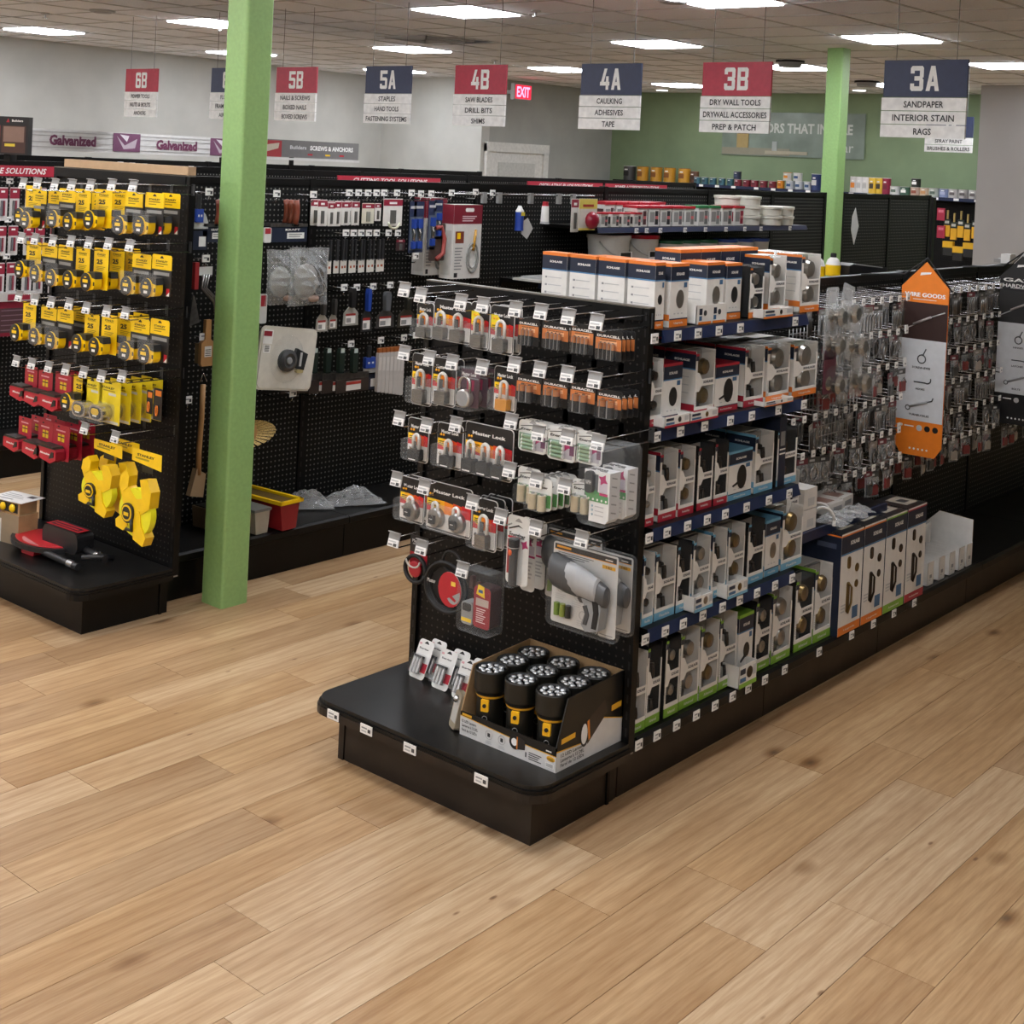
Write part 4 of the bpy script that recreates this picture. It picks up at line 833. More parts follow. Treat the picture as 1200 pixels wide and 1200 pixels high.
# ================================================================ BOXED LOCK SETS ON THE LOW RUN
BANDC = {'R': ('red', C('#a82134'), 'Reliability'), 'B': ('blue', C('#6fa9c6'), 'Flexible'), 'G': ('green', C('#7dab37'), 'Advanced'), 'O': ('orange', C('#df7a2a'), 'Upgrade')}
WINB = C('#77726b', .5); FIN = {'bronze': mat('dark_bronze', '#33291f', .3, .6), 'brass': mat('aged_brass', '#8a744a', .35, .9), 'nickel': mat('satin_nickel', '#a8a49c', .3, .9), 'black': C('#1c1c1d', .3)}
NV = C('#1b2438'); PRW = C('#dfddd7')
@memo
def lock_box(w, h, d, band, kind, fin, brand='SCHLAGE'):
    """carton standing on z=0 with its front at y=0; kind: win (two clear windows), black (same with black sides), card (closed)"""
    B = BANDC[band][1]; F = FIN[fin]; bh = h*.115; side = RUBBER if kind == 'black' else PRW
    P = []
    if kind in ('win', 'black'):
        m = M().box(-w/2, -w/2+.003, 0, d, 0, h, side).box(w/2-.003, w/2, 0, d, 0, h, side).box(-w/2, w/2, d-.003, d, 0, h, WINB).box(-w/2, w/2, 0, d, 0, .003, side)
        m.box(-w/2+.003, w/2-.003, .05, .053, .003, h*.97, C('#8c877f', .5))
        fr = M()
        a, b = -w/2, w/2; e = w*.09
        fr.box(a, b, -.001, .002, 0, bh, B).box(a, b, -.001, .002, bh, bh+h*.05, PRW).box(a, a+e, -.001, .002, bh, h*.93, PRW).box(b-e*.6, b, -.001, .002, bh, h*.8, PRW)
        zc = h*.52; fr.box(a, b, -.0014, .002, zc-h*.05, zc+h*.05, PRW)
        fr.prism([(a, zc-h*.13), (a+w*.2, zc-h*.13), (a+w*.34, zc-h*.05), (a+w*.34, zc+h*.05), (a+w*.2, zc+h*.15), (a, zc+h*.17)], -.0012, .002, PRW)
        fr.text(brand, a+w*.65, zc+h*.005, w*.5, h*.038, -.0018, NV, .05).text(BANDC[band][2], 0, bh*.5, w*.5, bh*.34, -.0016, PRW, .02)
        fr.box(a, a+e*1.6, -.0012, .0, h*.86, h*.93, NV).box(a, a+e*1.6, -.0014, .001, h*.93, h*.965, B)
        for i in range(6): fr.r(a+e*.3, a+e*.6, h*(.22+.03*i), h*(.235+.03*i), -.002, GREY)
        P.append(('front_frame', fr.mesh('front_frame')))
        hw = M()
        if fin in ('brass', 'nickel') or w < .075:
            for zz in (.3, .74): hw.lathe([(.008, 0), (.01, .012), (w*.2, .018), (w*.24, .03), (w*.2, .042), (.004, .046)], F, (w*.12, .05, h*zz), 12, 'y')
        else:
            for zz in (.29, .74):
                hw.lathe([(w*.24, 0), (w*.24, .006), (w*.1, .01), (.009, .03)], F, (w*.08, .05, h*zz), 12, 'y').tube([(w*.08, .015, h*zz), (w*.08-.0, .012, h*zz-.02), (w*.1, .012, h*zz-.055)], .008, F, 6)
        P.append(('lock_hardware', hw.mesh('lock_hardware')))
        P.append(('clear_cover', M().add([(a, 0, h*.97), (b, 0, h*.97), (b, d*.5, h), (a, d*.5, h), (a, 0, bh), (b, 0, bh)], [(0, 1, 2, 3), (4, 5, 1, 0)], SMOKE2).mesh('cover')))
        m.box(-w/2, w/2, d*.5, d, h-.002, h, side)
    else:
        m = M().box(-w/2, w/2, 0, d, 0, h, PRW); f = -.0006
        m.r(-w/2, w/2, 0, bh, f, B).r(-w/2, w/2, h*.74, h*.955, f, NV).r(-w/2, w/2, h*.955, h, f, B).r(-w/2, w/2, h*.72, h*.74, f, C('#4f7fa8')).r(-w/2, w/2, bh, bh+h*.02, f-.0002, NAVY)
        m.text(brand, 0, h*.84, w*.44, h*.045, f-.0006, PRW, .05).text(BANDC[band][2], 0, bh*.5, w*.5, bh*.34, f-.0006, PRW, .02)
        m.r(w*.22, w*.4, h*.62, h*.7, f-.0004, C('#3e668c'))
        for i in range(3): m.r(w*(-.28+.2*i), w*(-.18+.2*i), h*.2, h*.22, f-.0004, LGREY)
        if fin == 'black' or fin == 'nickel': P.append(('printed_knob', M().lathe([(.5*w*.42, 0), (.5*w*.42, .001)], F, (w*.04, f, 0), 18, 'y').mesh('printed_knob')))
        else: P.append(('printed_knob', M().lathe([(.5*w*.4, 0), (.5*w*.4, .001)], FIN['black'], (w*.06, f, 0), 16, 'y').mesh('printed_knob')))
        k = P[-1][1]
        for v in k.vertices: v.co.z = v.co.z*1.35*(1 if h/w > 1.8 else 1)+h*.44
        if fin == 'bronze': P.append(('printed_lever', M().prism([(-w*.34, h*.3), (-w*.3, h*.27), (w*.1, h*.36), (w*.1, h*.42)], f-.0016, f-.0001, FIN['black']).mesh('lever')))
        m.box(-w/2-.0003, w/2+.0003, -.0004, d, h*.96, h+.0008, B)
    # the left side seen from the aisle end: navy head, lines of copy
    xs_ = -w/2-.0006
    if kind != 'black':
        m.rs(0, d, h*.74, h*.955, xs_, NV).rs(0, d, h*.72, h*.74, xs_, C('#4f7fa8')).rs(0, d, h*.955, h, xs_, B)
        m.text(brand, d*.45, h*.86, d*.5, h*.035, xs_-.0004, PRW, .05, face='-x')
        m.v[-1:] = m.v[-1:]
        for i in range(3): m.rs(d*.2, d*.75, h*(.6-.12*i), h*(.612-.12*i), xs_-.0003, LGREY).rs(d*.78, d*.86, h*(.59-.12*i), h*(.62-.12*i), xs_-.0003, GREY)
        m.rs(0, d, h*.19, h*.2, xs_-.0002, B).rs(0, d*.45, h*.1, h*.2, xs_-.0002, B)
    return m.mesh('carton'), P
SMOKE2 = clear_plastic('window_plastic', '#8a8c8c', .05)
@memo
def sample_tray(w, h, d, band, fin):
    m = M().box(-w/2, w/2, -.0, .002, 0, h, PRW).box(-w/2, -w/2+.002, 0, d, 0, h, PRW).box(w/2-.002, w/2, 0, d, 0, h, PRW).box(-w/2, w/2, 0, d, 0, .002, PRW); f = -.0006
    m.r(-w/2, w/2, 0, h*.2, f, BANDC[band][1]).r(-w*.45, -w*.12, h*.25, h*.45, f-.0002, C('#3e668c')).r(-w*.45, -w*.15, h*.6, h*.85, f-.0002, NV)
    m.lathe([(h*.26, 0), (h*.26, .001)], FIN[fin], (w*.08, f, h*.6), 14, 'y').r(w*.28, w*.45, h*.4, h*.85, f-.0002, LGREY)
    return m.mesh('tray')
FX = -.01
SN = {'top': 'top', 'second': 'second', 'third': 'third', 'fourth': 'fourth', 'deck': 'bottom'}
def box_row(row, zs, items, FX=-.01):
    """items: (outline (y0,y1,zb,zt), kind, band, finish[, deep copies])"""
    for i, it in enumerate(items):
        (y0, y1, zb, zt), kind, band, fin = it[:4]; y0 = max(y0, .036); n = it[4] if len(it) > 4 else 3
        w, h, d = round((y1-y0)*.97, 3), round(zt-zs-.002, 3), .115
        me, P = lock_box(w, h, d, band, kind, fin)
        lb = {'win': 'white windowed lock box', 'black': 'black-sided windowed lock box', 'card': 'closed white lock carton with printed knob'}[kind]
        for j in range(n):
            if j: t = '%s %s box of column %s, %s deep, %s shelf' % (BANDC[band][0]+'-banded', {'win': 'windowed', 'black': 'black-sided', 'card': 'closed'}[kind], ORD[i], ORD[j], SN[row]); 
            else: t = '%s, %s band, %s from left on the %s shelf' % (lb, BANDC[band][0], ORD[i], SN[row])
            thing('lock_box', t, 'box', me, (FX-j*(d+.004)-.002*(i % 2), (y0+y1)/2, zs+.001), H90, 'boxed locks on the %s shelf' % SN[row], P if j < 1 or row == 'top' else P[:1])
def trays(row, zs, items):
    for (y0, y1, zb, zt), band, fin in items:
        w, h = round(y1-y0, 3), round(min(.075, zt-zs), 3)
        thing('sample_tray', 'small printed tray with %s edge on the %s shelf lip, %s one' % (BANDC[band][0], SN[row], fin), 'tray', sample_tray(w, h, .07, band, fin), ((.013 if row == 'deck' else FX+.042), (y0+y1)/2, zs+.002), H90, 'small printed trays')
box_row('second', 1.144, [((0.017,0.105,1.139,1.350), 'win', 'R', 'bronze'), ((0.109,0.216,1.144,1.330), 'card', 'R', 'black'), ((0.286,0.405,1.139,1.356), 'win', 'R', 'brass'),
    ((0.410,0.560,1.128,1.302), 'card', 'R', 'bronze'), ((0.590,0.721,1.124,1.344), 'win', 'R', 'bronze'), ((0.741,0.903,1.151,1.340), 'win', 'O', 'nickel'), ((0.922,1.101,1.114,1.332), 'win', 'O', 'nickel')])
trays('second', 1.144, [((0.063,0.201,1.140,1.177), 'R', 'black'), ((0.205,0.366,1.134,1.175), 'R', 'brass'), ((0.661,0.856,1.123,1.161), 'O', 'bronze')])
box_row('third', .842, [((0.033,0.089,0.838,1.055), 'win', 'R', 'nickel'), ((0.115,0.216,0.839,1.059), 'win', 'R', 'bronze'), ((0.224,0.314,0.852,1.055), 'win', 'R', 'brass'), ((0.334,0.425,0.826,1.051), 'black', 'R', 'bronze'),
    ((0.431,0.516,0.823,1.051), 'black', 'R', 'bronze'), ((0.522,0.676,0.831,1.005), 'card', 'B', 'bronze'), ((0.686,0.815,0.821,1.043), 'win', 'B', 'bronze'), ((0.843,0.985,0.817,1.038), 'black', 'B', 'bronze')])
box_row('fourth', .537, [((0.051,0.111,0.518,0.755), 'win', 'B', 'bronze'), ((0.119,0.234,0.523,0.753), 'win', 'B', 'bronze'), ((0.238,0.320,0.514,0.753), 'black', 'B', 'bronze'), ((0.331,0.435,0.520,0.749), 'win', 'B', 'nickel'),
    ((0.442,0.534,0.532,0.756), 'win', 'B', 'bronze'), ((0.543,0.652,0.521,0.753), 'win', 'B', 'brass'), ((0.670,0.780,0.520,0.748), 'black', 'B', 'bronze'), ((0.791,0.893,0.524,0.732), 'card', 'B', 'nickel'), ((0.902,1.054,0.528,0.748), 'win', 'B', 'brass')])
trays('fourth', .537, [((0.283,0.390,0.542,0.585), 'B', 'nickel'), ((0.481,0.608,0.545,0.584), 'B', 'brass')])
box_row('deck', .202, [((0.039,0.128,0.225,0.444), 'win', 'G', 'bronze'), ((0.131,0.210,0.212,0.454), 'black', 'G', 'bronze'), ((0.229,0.312,0.221,0.456), 'black', 'G', 'nickel'), ((0.317,0.431,0.229,0.448), 'win', 'G', 'nickel'),
    ((0.434,0.547,0.225,0.446), 'win', 'G', 'brass'), ((0.555,0.664,0.226,0.445), 'win', 'G', 'bronze'), ((0.672,0.771,0.219,0.427), 'card', 'G', 'bronze'), ((0.790,0.896,0.220,0.450), 'black', 'G', 'nickel'), ((0.902,1.041,0.221,0.453), 'win', 'G', 'nickel'),
    ((1.069,1.208,0.226,0.468), 'black', 'G', 'brass'), ((1.211,1.350,0.232,0.478), 'win', 'G', 'brass')], FX=-.03)
trays('deck', .202, [((0.615,0.730,0.244,0.282), 'G', 'bronze')])
# top shelf: closed cartons with orange tops, four deep
TZ = 1.441
def top_item(k, kind, fin, x, label, h=None, d=.1, n=1, band='O'):
    y0, y1 = max(k[0], .036), k[1]; me, P = lock_box(round((y1-y0)*.96, 3), h or round(k[3]-TZ, 3), d, band, kind, fin)
    for j in range(n):
        thing('lock_box', label+('' if j == 0 else ', %s behind' % ORD[j-1]), 'box', me, (x-j*(d+.012), (y0+y1)/2, TZ+.001), H90, 'orange topped cartons on the top shelf', P)
top_item((-0.009,0.091,1.467,1.641), 'card', 'black', FX, 'orange-topped white carton at the near corner of the top shelf', n=4)
top_item((0.120,0.225,1.449,1.635), 'card', 'nickel', FX, 'orange-topped carton with oval knob, second along the top shelf', n=3)
top_item((0.359,0.469,1.459,1.631), 'card', 'nickel', FX-.02, 'orange-topped carton standing in the low white tray')
top_item((0.480,0.578,1.452,1.625), 'card', 'black', FX-.02, 'orange-topped carton at the right of the low white tray')
top_item((0.595,0.691,1.437,1.614), 'black', 'nickel', FX, 'short dark-framed lock box beside the low white tray')
top_item((0.740,0.859,1.458,1.644), 'win', 'nickel', FX-.01, 'tall windowed box with two knobs on the top shelf', n=1)
top_item((0.946,1.092,1.431,1.645), 'win', 'nickel', FX, 'rightmost tall windowed box on the top shelf', n=2)
for j in range(4):
    me, P = lock_box(.12, .222, .1, 'O', 'card', 'black')
    thing('lock_box', 'tall orange-topped carton of the rear row, %s from the left' % ORD[j], 'box', me, (-.14, .43+.125*j, TZ+.001), H90, 'rear row of tall cartons on the top shelf', P)
k = (0.223,0.487,1.454,1.496)
tm = M().box(-.09, .09, 0, .003, 0, .06, PRW).box(-.09, -.087, 0, .2, 0, .06, PRW).add([(-.09, 0, .06), (-.09, .2, .06), (-.09, .2, .11)], [(0, 1, 2)], PRW).box(.087, .09, 0, .2, 0, .06, PRW).box(-.09, .09, 0, .2, 0, .003, PRW)
for x in (-.045, .04): tm.r(x-.03, x-.012, .03, .05, -.0005, NV).r(x-.03, x-.014, .012, .026, -.0005, C('#3e668c')).lathe([(.009, 0), (.009, .001)], DGREY, (x+.004, -.0005, .035), 12, 'y').r(x-.035, x+.04, 0, .008, -.0008, ORANGE)
thing('carton_tray', 'low white shelf tray holding orange-topped cartons', 'tray', tm, (FX+.008, (k[0]+k[1])/2-.0, TZ+.001), H90)
trays('top', TZ, [((0.625,0.824,1.425,1.472), 'O', 'bronze')])
# second section: blue shelf, handle set cartons, white trays
bw = (1.029,1.087,0.806,1.026)
thing('slim_box', 'slim navy carton at the end of the third shelf', 'box', M().box(-.024, .024, 0, .11, 0, .24, NV).r(-.015, .015, .14, .19, -.0006, GREY).r(-.02, .02, .125, .13, -.0006, WHITE).r(-.02, .02, .11, .115, -.0006, WHITE), (FX, .875, .843), H90)
LH = [((1.348,1.538,0.240,0.558), 'O', 'brass', 'orange'), ((1.541,1.734,0.235,0.557), 'O', 'bronze', 'orange'), ((1.736,1.932,0.246,0.560), 'G', 'bronze', 'green'), ((1.935,2.124,0.252,0.571), 'R', 'bronze', 'red')]
for i, (k, band, fin, cn) in enumerate(LH):
    w, h, d = round((k[1]-k[0])*.97, 3), .385, .16; B = BANDC[band][1]; F = FIN[fin]
    m = M().box(-w/2, w/2, 0, d, 0, h, PRW); f = -.0006
    m.r(-w/2, w/2, h*.8, h*.97, f, NV).r(-w/2, w/2, h*.97, h*.985, f-.0002, B).r(-w/2, w/2, 0, h*.085, f, B).r(-w/2, w/2, h*.785, h*.8, f-.0002, C('#4f7fa8')).text('SCHLAGE', w*.1, h*.89, w*.4, h*.04, f-.0004, PRW, .05).text(BANDC[band][2], 0, h*.04, w*.5, .008, f-.0004, PRW, .02)
    m.rs(0, d, 0, h, -w/2-.0006, NV).rs(0, d, h*.97, h*.985, -w/2-.001, B).rs(.02, .1, h*.85, h*.9, -w/2-.001, C('#48536b')).box(-w/2, w/2, 0, d, h, h+.002, INK).rt(-w*.2, w*.4, d*.2, d*.8, h+.0026, C('#a39b8c')).rt(-w*.05, w*.25, d*.35, d*.6, h+.003, DGREY)
    m.r(w*.1, w*.36, h*.12, h*.24, f-.0004, C('#3e668c')).lines(-w*.42, -w*.2, h*.3, 3, .012, f-.0004, LGREY)
    hs = M().prism(rr(w*.14, h*.12, w*.06, -w*.14, h*.7), f-.003, f, F).prism(rr(w*.12, h*.3, w*.05, -w*.14, h*.36), f-.003, f, F).tube([(-w*.14, f-.004, h*.5), (-w*.04, f-.008, h*.45), (-w*.04, f-.008, h*.3), (-w*.14, f-.004, h*.2)], .004, F, 6).lathe([(w*.09, 0), (w*.09, .002)], F, (w*.24, f, h*.62), 12, 'y').lathe([(w*.08, 0), (w*.08, .002)], F, (w*.24, f, h*.46), 12, 'y')
    thing('handle_set_box', 'tall navy and white door handle carton with %s base, %s from the left' % (cn, ORD[i]), 'box', m, (.0, (k[0]+k[1])/2, .202), H90, 'tall handle set cartons', [('printed_handle', hs.mesh('handle'))])
SZ2 = .62
me, P = lock_box(.088, .235, .11, 'B', 'win', 'bronze')
thing('lock_box', 'windowed lock box alone at the left of the blue middle shelf', 'box', me, (-.06, 1.06, SZ2+.002), H90, parts=P)
for j in range(2):
    thing('white_carton', 'plain white carton, %s of the stack of two on the middle shelf' % ('lower', 'upper')[j], 'box', M().box(-.05, .05, 0, .09, 0, .075, C('#d3d0ca')).r(-.02, .03, .01, .04, -.0006, LGREY), (-.06, 1.2, SZ2+.002+.078*j), H90, 'stack of two white cartons')
for j in range(2):
    thing('flat_carton', 'flat white box lying on the blue shelf, %s one' % ('left', 'right')[j], 'box', M().box(-.06, .06, 0, .12, 0, .045, C('#cfccc6')).r(-.03, .04, .012, .03, -.0006, GREY).rt(-.05, .02, .02, .09, .0456, C('#8a6b60')), (-.1-.02*j, 1.5+.13*j, SZ2+.002), H90+.1*j, 'two flat white boxes')
for j in range(2):
    thing('wire_loop', 'white bent hanger loop on the blue shelf, %s one' % ('left', 'right')[j], 'hardware', M().tube([(.04*math.cos(t), 0, .02+.045*math.sin(t)) for t in [math.pi*i/8 for i in range(9)]], .006, C('#c9c7c2'), 6).box(-.046, -.034, -.006, .006, 0, .02, WHITE).box(.034, .046, -.006, .006, 0, .02, WHITE), (-.06-.04*j, 1.31+.05*j, SZ2+.001), .5, 'bent loops')
def crumple(nx, ny, w, d, hgt, seed, m):
    r = random.Random(seed); b = M(); v = []
    for j in range(ny+1):
        for i in range(nx+1):
            u, t = i/nx, j/ny; e = math.sin(math.pi*u)*math.sin(math.pi*t)
            v.append(((u-.5)*w+r.uniform(-1, 1)*w/nx*.3, (t-.5)*d+r.uniform(-1, 1)*d/ny*.3, .002+hgt*e*(.5+.5*r.random())))
    return b.add(v, [(j*(nx+1)+i, j*(nx+1)+i+1, (j+1)*(nx+1)+i+1, (j+1)*(nx+1)+i) for j in range(ny) for i in range(nx)], m)
for j in range(4):
    o = thing('bagged_part', 'clear bag of small metal parts lying on the blue shelf, %s from the left' % ORD[j], 'bag', crumple(8, 6, .12, .09, .03, j, FILM), (-.05-.02*(j % 2), 1.36+.085*j, SZ2+.002), .3*j, 'clear bags on the blue shelf', [('metal_part', M().tube([(-.03, 0, .01), (.0, .01, .012), (.03, -.005, .01)], .005, STEEL, 6))])
ob('price_channel_face', M().box(.402, .412, .93, 1.79, .585, .62, CHAN), G1)  # flat navy face over the middle shelf's price channel
for i in range(5):
    y = (2.270,2.389,2.502,2.608,2.696,)[i]; L = .28-.02*i
    m = M().box(-.03, .03, 0, .002, 0, .1, PRW).box(-.03, -.028, 0, L, 0, .07, PRW).box(.028, .03, 0, L, 0, .07, PRW).box(-.03, .03, 0, L, 0, .002, PRW).box(-.03, .03, L-.002, L, 0, .15, PRW)
    m.r(-.012, .012, .03, .045, -.0006, GREY).r(-.016, .0, .02, .026, -.0006, LGREY)
    m.add([(-.03, 0, .1), (-.03, .06, .07), (-.03, 0, .07)], [(0, 1, 2)], PRW).add([(.03, 0, .1), (.03, .06, .07), (.03, 0, .07)], [(0, 2, 1)], PRW)
    thing('open_tray', 'white open-topped parts tray right of the handle cartons, %s in the row' % ORD[i], 'tray', m, (-.03-.0*i, y, .202), H90, 'white open parts trays on the base', [('carton_contents', M().box(-.024, .024, .02, L-.02, .004, .03+.01*(i % 2), C('#6b5a4c')))])
bw = M().prism([(-.0, 0), (.28, 0), (.28, .19), (.12, .2), (0, .08)], 0, .004, PRW, CARDB)
thing('tray_backboard', 'tan-edged cardboard side behind the white trays', 'tray', bw, (-.33, (2.744,)[0]+.03, .202), .0)

# ---------------------------------------------------------------- hooks, knobs and wire goods on the low run
POLY = C('#9a9894', .3); DW1 = C('#3a3734', .4)
@memo
def poly_bag(w, h, v):
    m = M().add([(-w/2, 0, 0), (w/2, 0, 0), (w/2, -.004, -h), (-w/2, -.004, -h)], [(0, 3, 2, 1)], FILM)
    m.box(-w/2, w/2, -.001, .001, -h*.22, 0, (C('#6c3038'), C('#8c8983'), C('#2a2a2c'), C('#4b4a46'))[v % 4]).r(-w*.3, w*.1, -h*.16, -h*.08, -.0016, LGREY)
    q = M(); c = (STEEL, DW1, STEEL, CHROME)[v % 4]
    if v % 3 == 0:
        for i in range(3): q.tube([(-w*.3+i*w*.3, -.006, -h*.95), (-w*.3+i*w*.3, -.006, -h*.4), (-w*.2+i*w*.3, -.008, -h*.3)], .003, c, 5)
    elif v % 3 == 1:
        q.tube([(w*.3*math.cos(t), -.008, -h*.6+h*.25*math.sin(t)) for t in [2*math.pi*i/10 for i in range(10)]], .004, c, 5, True).cyl((0, -.008, -h*.4), (0, -.008, -h*.25), .003, c, 5)
    else:
        q.box(-w*.32, w*.32, -.012, -.004, -h*.9, -h*.5, (C('#7d3230'), C('#a9a297'), C('#4b4a47'))[(v//3) % 3]).tube([(-w*.3, -.014, -h*.5), (0, -.014, -h*.35), (w*.3, -.014, -h*.55)], .003, c, 5)
    return m.mesh('bag'), q.mesh('metal_part')
@memo
def small_hook(L):
    return M().tube([(0, 0, 0), (0, -L, 0), (0, -L-.004, .012)], .003, CHROME, 5).tube([(-.01, 0, .02), (-.01, -L, .022)], .002, CHROME, 5).box(-.014, .014, -L-.006, -L-.003, .0, .026, WHITE).r(-.008, .008, .008, .014, -L-.0066, GREY).mesh('hook')
RNK = ['top', 'second', 'third', 'fourth', 'fifth', 'sixth']
cnt = 0
TENS = ('', '', 'twenty', 'thirty', 'forty', 'fifty')
def cnum(c): return ORD[c] if c < 20 else (TENS[(c+1)//10]+('-'+ORD[(c+1) % 10-1] if (c+1) % 10 else 'th').replace('yth', 'ieth'))
for r, z in enumerate((1.41, 1.27, 1.13, .99, .85, .72)):
    y = 1.02 if r < 5 else 1.3; c = 0
    while y < 4.5:
        big = r < 3 and y < 1.42
        step = .15 if big else (.085 if y < 2.3 else .1)
        if not (r == 5 and y < 1.6) and abs(y-2.3) > .06 and abs(y-3.46) > .06:
            L = .3 if y < 2.2 else .26
            o = thing('peg_hook', 'tagged peg hook in the wire goods area, %s row, %s from the left' % (RNK[r], cnum(c)), 'hook', small_hook(L), (-.445, y, z+.005), H90, 'tagged hooks on the low run')
            v = (r*7+c*3) % 12
            if big:
                pass
            else:
                w, h = .062+.01*((r+c) % 2), .105
                me, q = poly_bag(w, h, v)
                kind = ('with steel rods', 'with a ring hook', 'with a boxed latch')[v % 3]
                for b in range(2 if y < 3.6 else 1):
                    thing('bagged_hardware', 'small hardware bag %s, %s row, hook %s%s' % (kind, RNK[r], cnum(c), '' if b == 0 else ', rear bag'), 'bag', me, (-.445+L-.03-.07*b+R_.uniform(-.03, .02), y+R_.uniform(-.008, .008), z-R_.uniform(0, .02)), H90+R_.uniform(-.3, .3), 'hardware bags on the low run', [('metal_part', q)])
        y += step; c += 1
KNM = M().prism(rr(.1, .17, .012, 0, -.085), -.002, 0, FILM).r(-.03, .03, -.06, -.015, -.003, LGREY).lathe([(.03, 0), (.014, .012), (.016, .02), (.034, .028), (.037, .045), (.024, .058)], mat('knob_nickel', '#bdb9b0', .18, .9), (0, -.0, -.11), 16, 'y').mesh('knob_card')
KNB = M().prism(rr(.1, .17, .012, 0, -.085), -.002, 0, C('#6e3a4c', .4)).lathe([(.03, 0), (.014, .012), (.016, .02), (.034, .028), (.037, .045), (.024, .058)], mat('knob_nickel', '#bdb9b0', .18, .9), (0, -.0, -.13), 16, 'y').mesh('knob_card')
cv = M().prism(rr(.1, .17, .02, 0, -.09), -.058, -.057, CLEAR).lathe([(.05, 0), (.045, .02), (.038, .05)], CLEAR, (0, -.01, -.11), 14, 'y').mesh('clamshell')
for i, (p, me, l) in enumerate((((-0.120,1.411,1.443), KNM, 'clear clamshell with bright door knob, upper left of the wire goods area'), ((-0.100,1.513,1.450), KNM, 'clear clamshell with bright door knob beside the first knob pack'), ((-0.120,1.402,1.336), KNM, 'clear clamshell with door knob in the second row of knob packs'),
        ((-0.100,1.586,1.319), KNM, 'clear clamshell with door knob on its long white hang strip'), ((-0.120,1.416,1.204), KNB, 'maroon carded door knob in a clear shell'), ((-0.100,1.602,1.177), KNM, 'clear clamshell with knob right of the maroon knob card'))):
    o = thing('knob_pack', l, 'package', me, (p[0], p[1], p[2]+.06), H90, 'knob packs', [('clear_clamshell', cv)]); o.rotation_euler = (0, .25 if i in (1, 3) else 0, H90)
for j in range(8):
    m = M()
    for i in range(12): m.tube([(-.18+.03*i, 0, 0), (-.18+.03*i, -.0, .2)], .0022, STEEL, 4)
    for i in range(5): m.tube([(-.18, 0, .02+.04*i), (.15, 0, .02+.04*i)], .0022, STEEL, 4)
    if j < 3: thing('wire_rack', 'grey wire grid hanging below the knob packs, %s layer' % ORD[j], 'rack', m, (-.16-.07*j, 1.6, .86+.13*j), H90, 'wire grids')
def flag(y, title, sub, c1, items, label, sw=.212):
    """tall printed category panel that sticks out from the upright into the aisle"""
    x0 = -.236; z0, z1 = .735, 1.575
    C1 = C(c1, .45); w = sw; cx_ = w/2
    out = [(.03, 0), (w-.03, 0), (w, .045), (w, z1-z0-.11), (w/2, z1-z0), (0, z1-z0-.11), (0, .045)]
    m = M().prism([(a, b) for a, b in out], -.004, .004, C1); f = -.0046; H = z1-z0
    m.r(0, w, H*.6, H*.79, f, C('#35231f' if c1 != '#1c1c1c' else '#2a2a2a')).r(0, w, H*.18, H*.6, f-.0002, C('#c9ccce'))
    [m.text(title.split('|')[0], cx_+q*.0012, H*.83+(.02 if '|' in title else 0), w*.86, .018, f-.0004-.0001*q, WHITE, .02) for q in (0, 1)]
    if '|' in title: m.text(title.split('|')[1], cx_, H*.82, w*.86, .018, f-.0004, WHITE, .02)
    m.r(w*.25, w*.75, H*.805, H*.808, f-.0004, WHITE).prism([(w*.38, H*.93), (w*.6, H*.94), (w*.62, H*.95), (w*.4, H*.945)], f-.0006, f, WHITE)
    q = M().tube([(.01, f, H*.64), (.06, f, H*.67), (.09, f, H*.69)], .0025, LGREY, 5).tube([(.06, f, H*.675), (.14, f, H*.72)], .006, C('#8f8884'), 6).tube([(.14, f, H*.72), (.2, f, H*.75)], .0028, LGREY, 5)
    z = H*.5
    pics = M()
    pics.tube([(cx_+.018*math.cos(t), f, z+.018*math.sin(t)) for t in [2*math.pi*i/12 for i in range(12)]], .003, DGREY, 5, True).tube([(cx_+.006, f, z+.018), (cx_+.018, f, z+.045)], .003, DGREY, 5)
    z = H*.38; pics.tube([(cx_-.03, f, z), (cx_+.02, f, z)]+[(cx_+.03+.016*math.sin(t), f, z+.014-.016*math.cos(t)) for t in [.5*i for i in range(5)]], .003, DGREY, 5)
    z = H*.26; pics.tube([(cx_-.045, f, z-.01), (cx_+.035, f, z+.02)], .006, GREY, 6).tube([(cx_+.035, f, z+.02), (cx_+.055, f, z+.026), (cx_+.06, f, z+.04)], .003, DGREY, 5).tube([(cx_-.052+.01*math.cos(t), f, z-.014+.01*math.sin(t)) for t in [2*math.pi*i/8 for i in range(8)]], .0025, DGREY, 4, True)
    for t, zz in zip(items, (.455, .345, .21)): pics.text(t, cx_, H*zz, .011*len(t)*.75, .009, f-.001, INK, .03)
    foot = M()
    for i in range(3): foot.lathe([(.013, 0), (.013, .001)], (LGREY, INK, INK)[i], (w*(.52+.17*i), f, H*.145), 12, 'y')
    foot.lathe([(.006, 0), (.006, .001)], WHITE, (w*.14, f, H*.15), 10, 'y').r(w*.2, w*.4, H*.146, H*.152, f, WHITE)
    for i in range(5): foot.lathe([(.0045, 0), (.0045, .001)], WHITE, (w*(.34+.09*i), f, H*.035), 8, 'y')
    fr = M().tube([(-.01, .008, z1-z0-.12), (w/2, .008, z1-z0+.018), (w+.01, .008, z1-z0-.12)], .004, RUBBER, 6).tube([(w/2, .008, z1-z0+.018), (w/2-.1, .008, z1-z0-.06), (-.2, .008, z1-z0-.08)], .004, RUBBER, 6)
    thing('category_flag', label, 'sign', m, (x0, y, z0), 0, parts=[('photo_print', q.mesh('q')), ('product_drawings', pics.mesh('p')), ('footer_print', foot.mesh('f')), ('black_hanger', fr.mesh('fr'))])
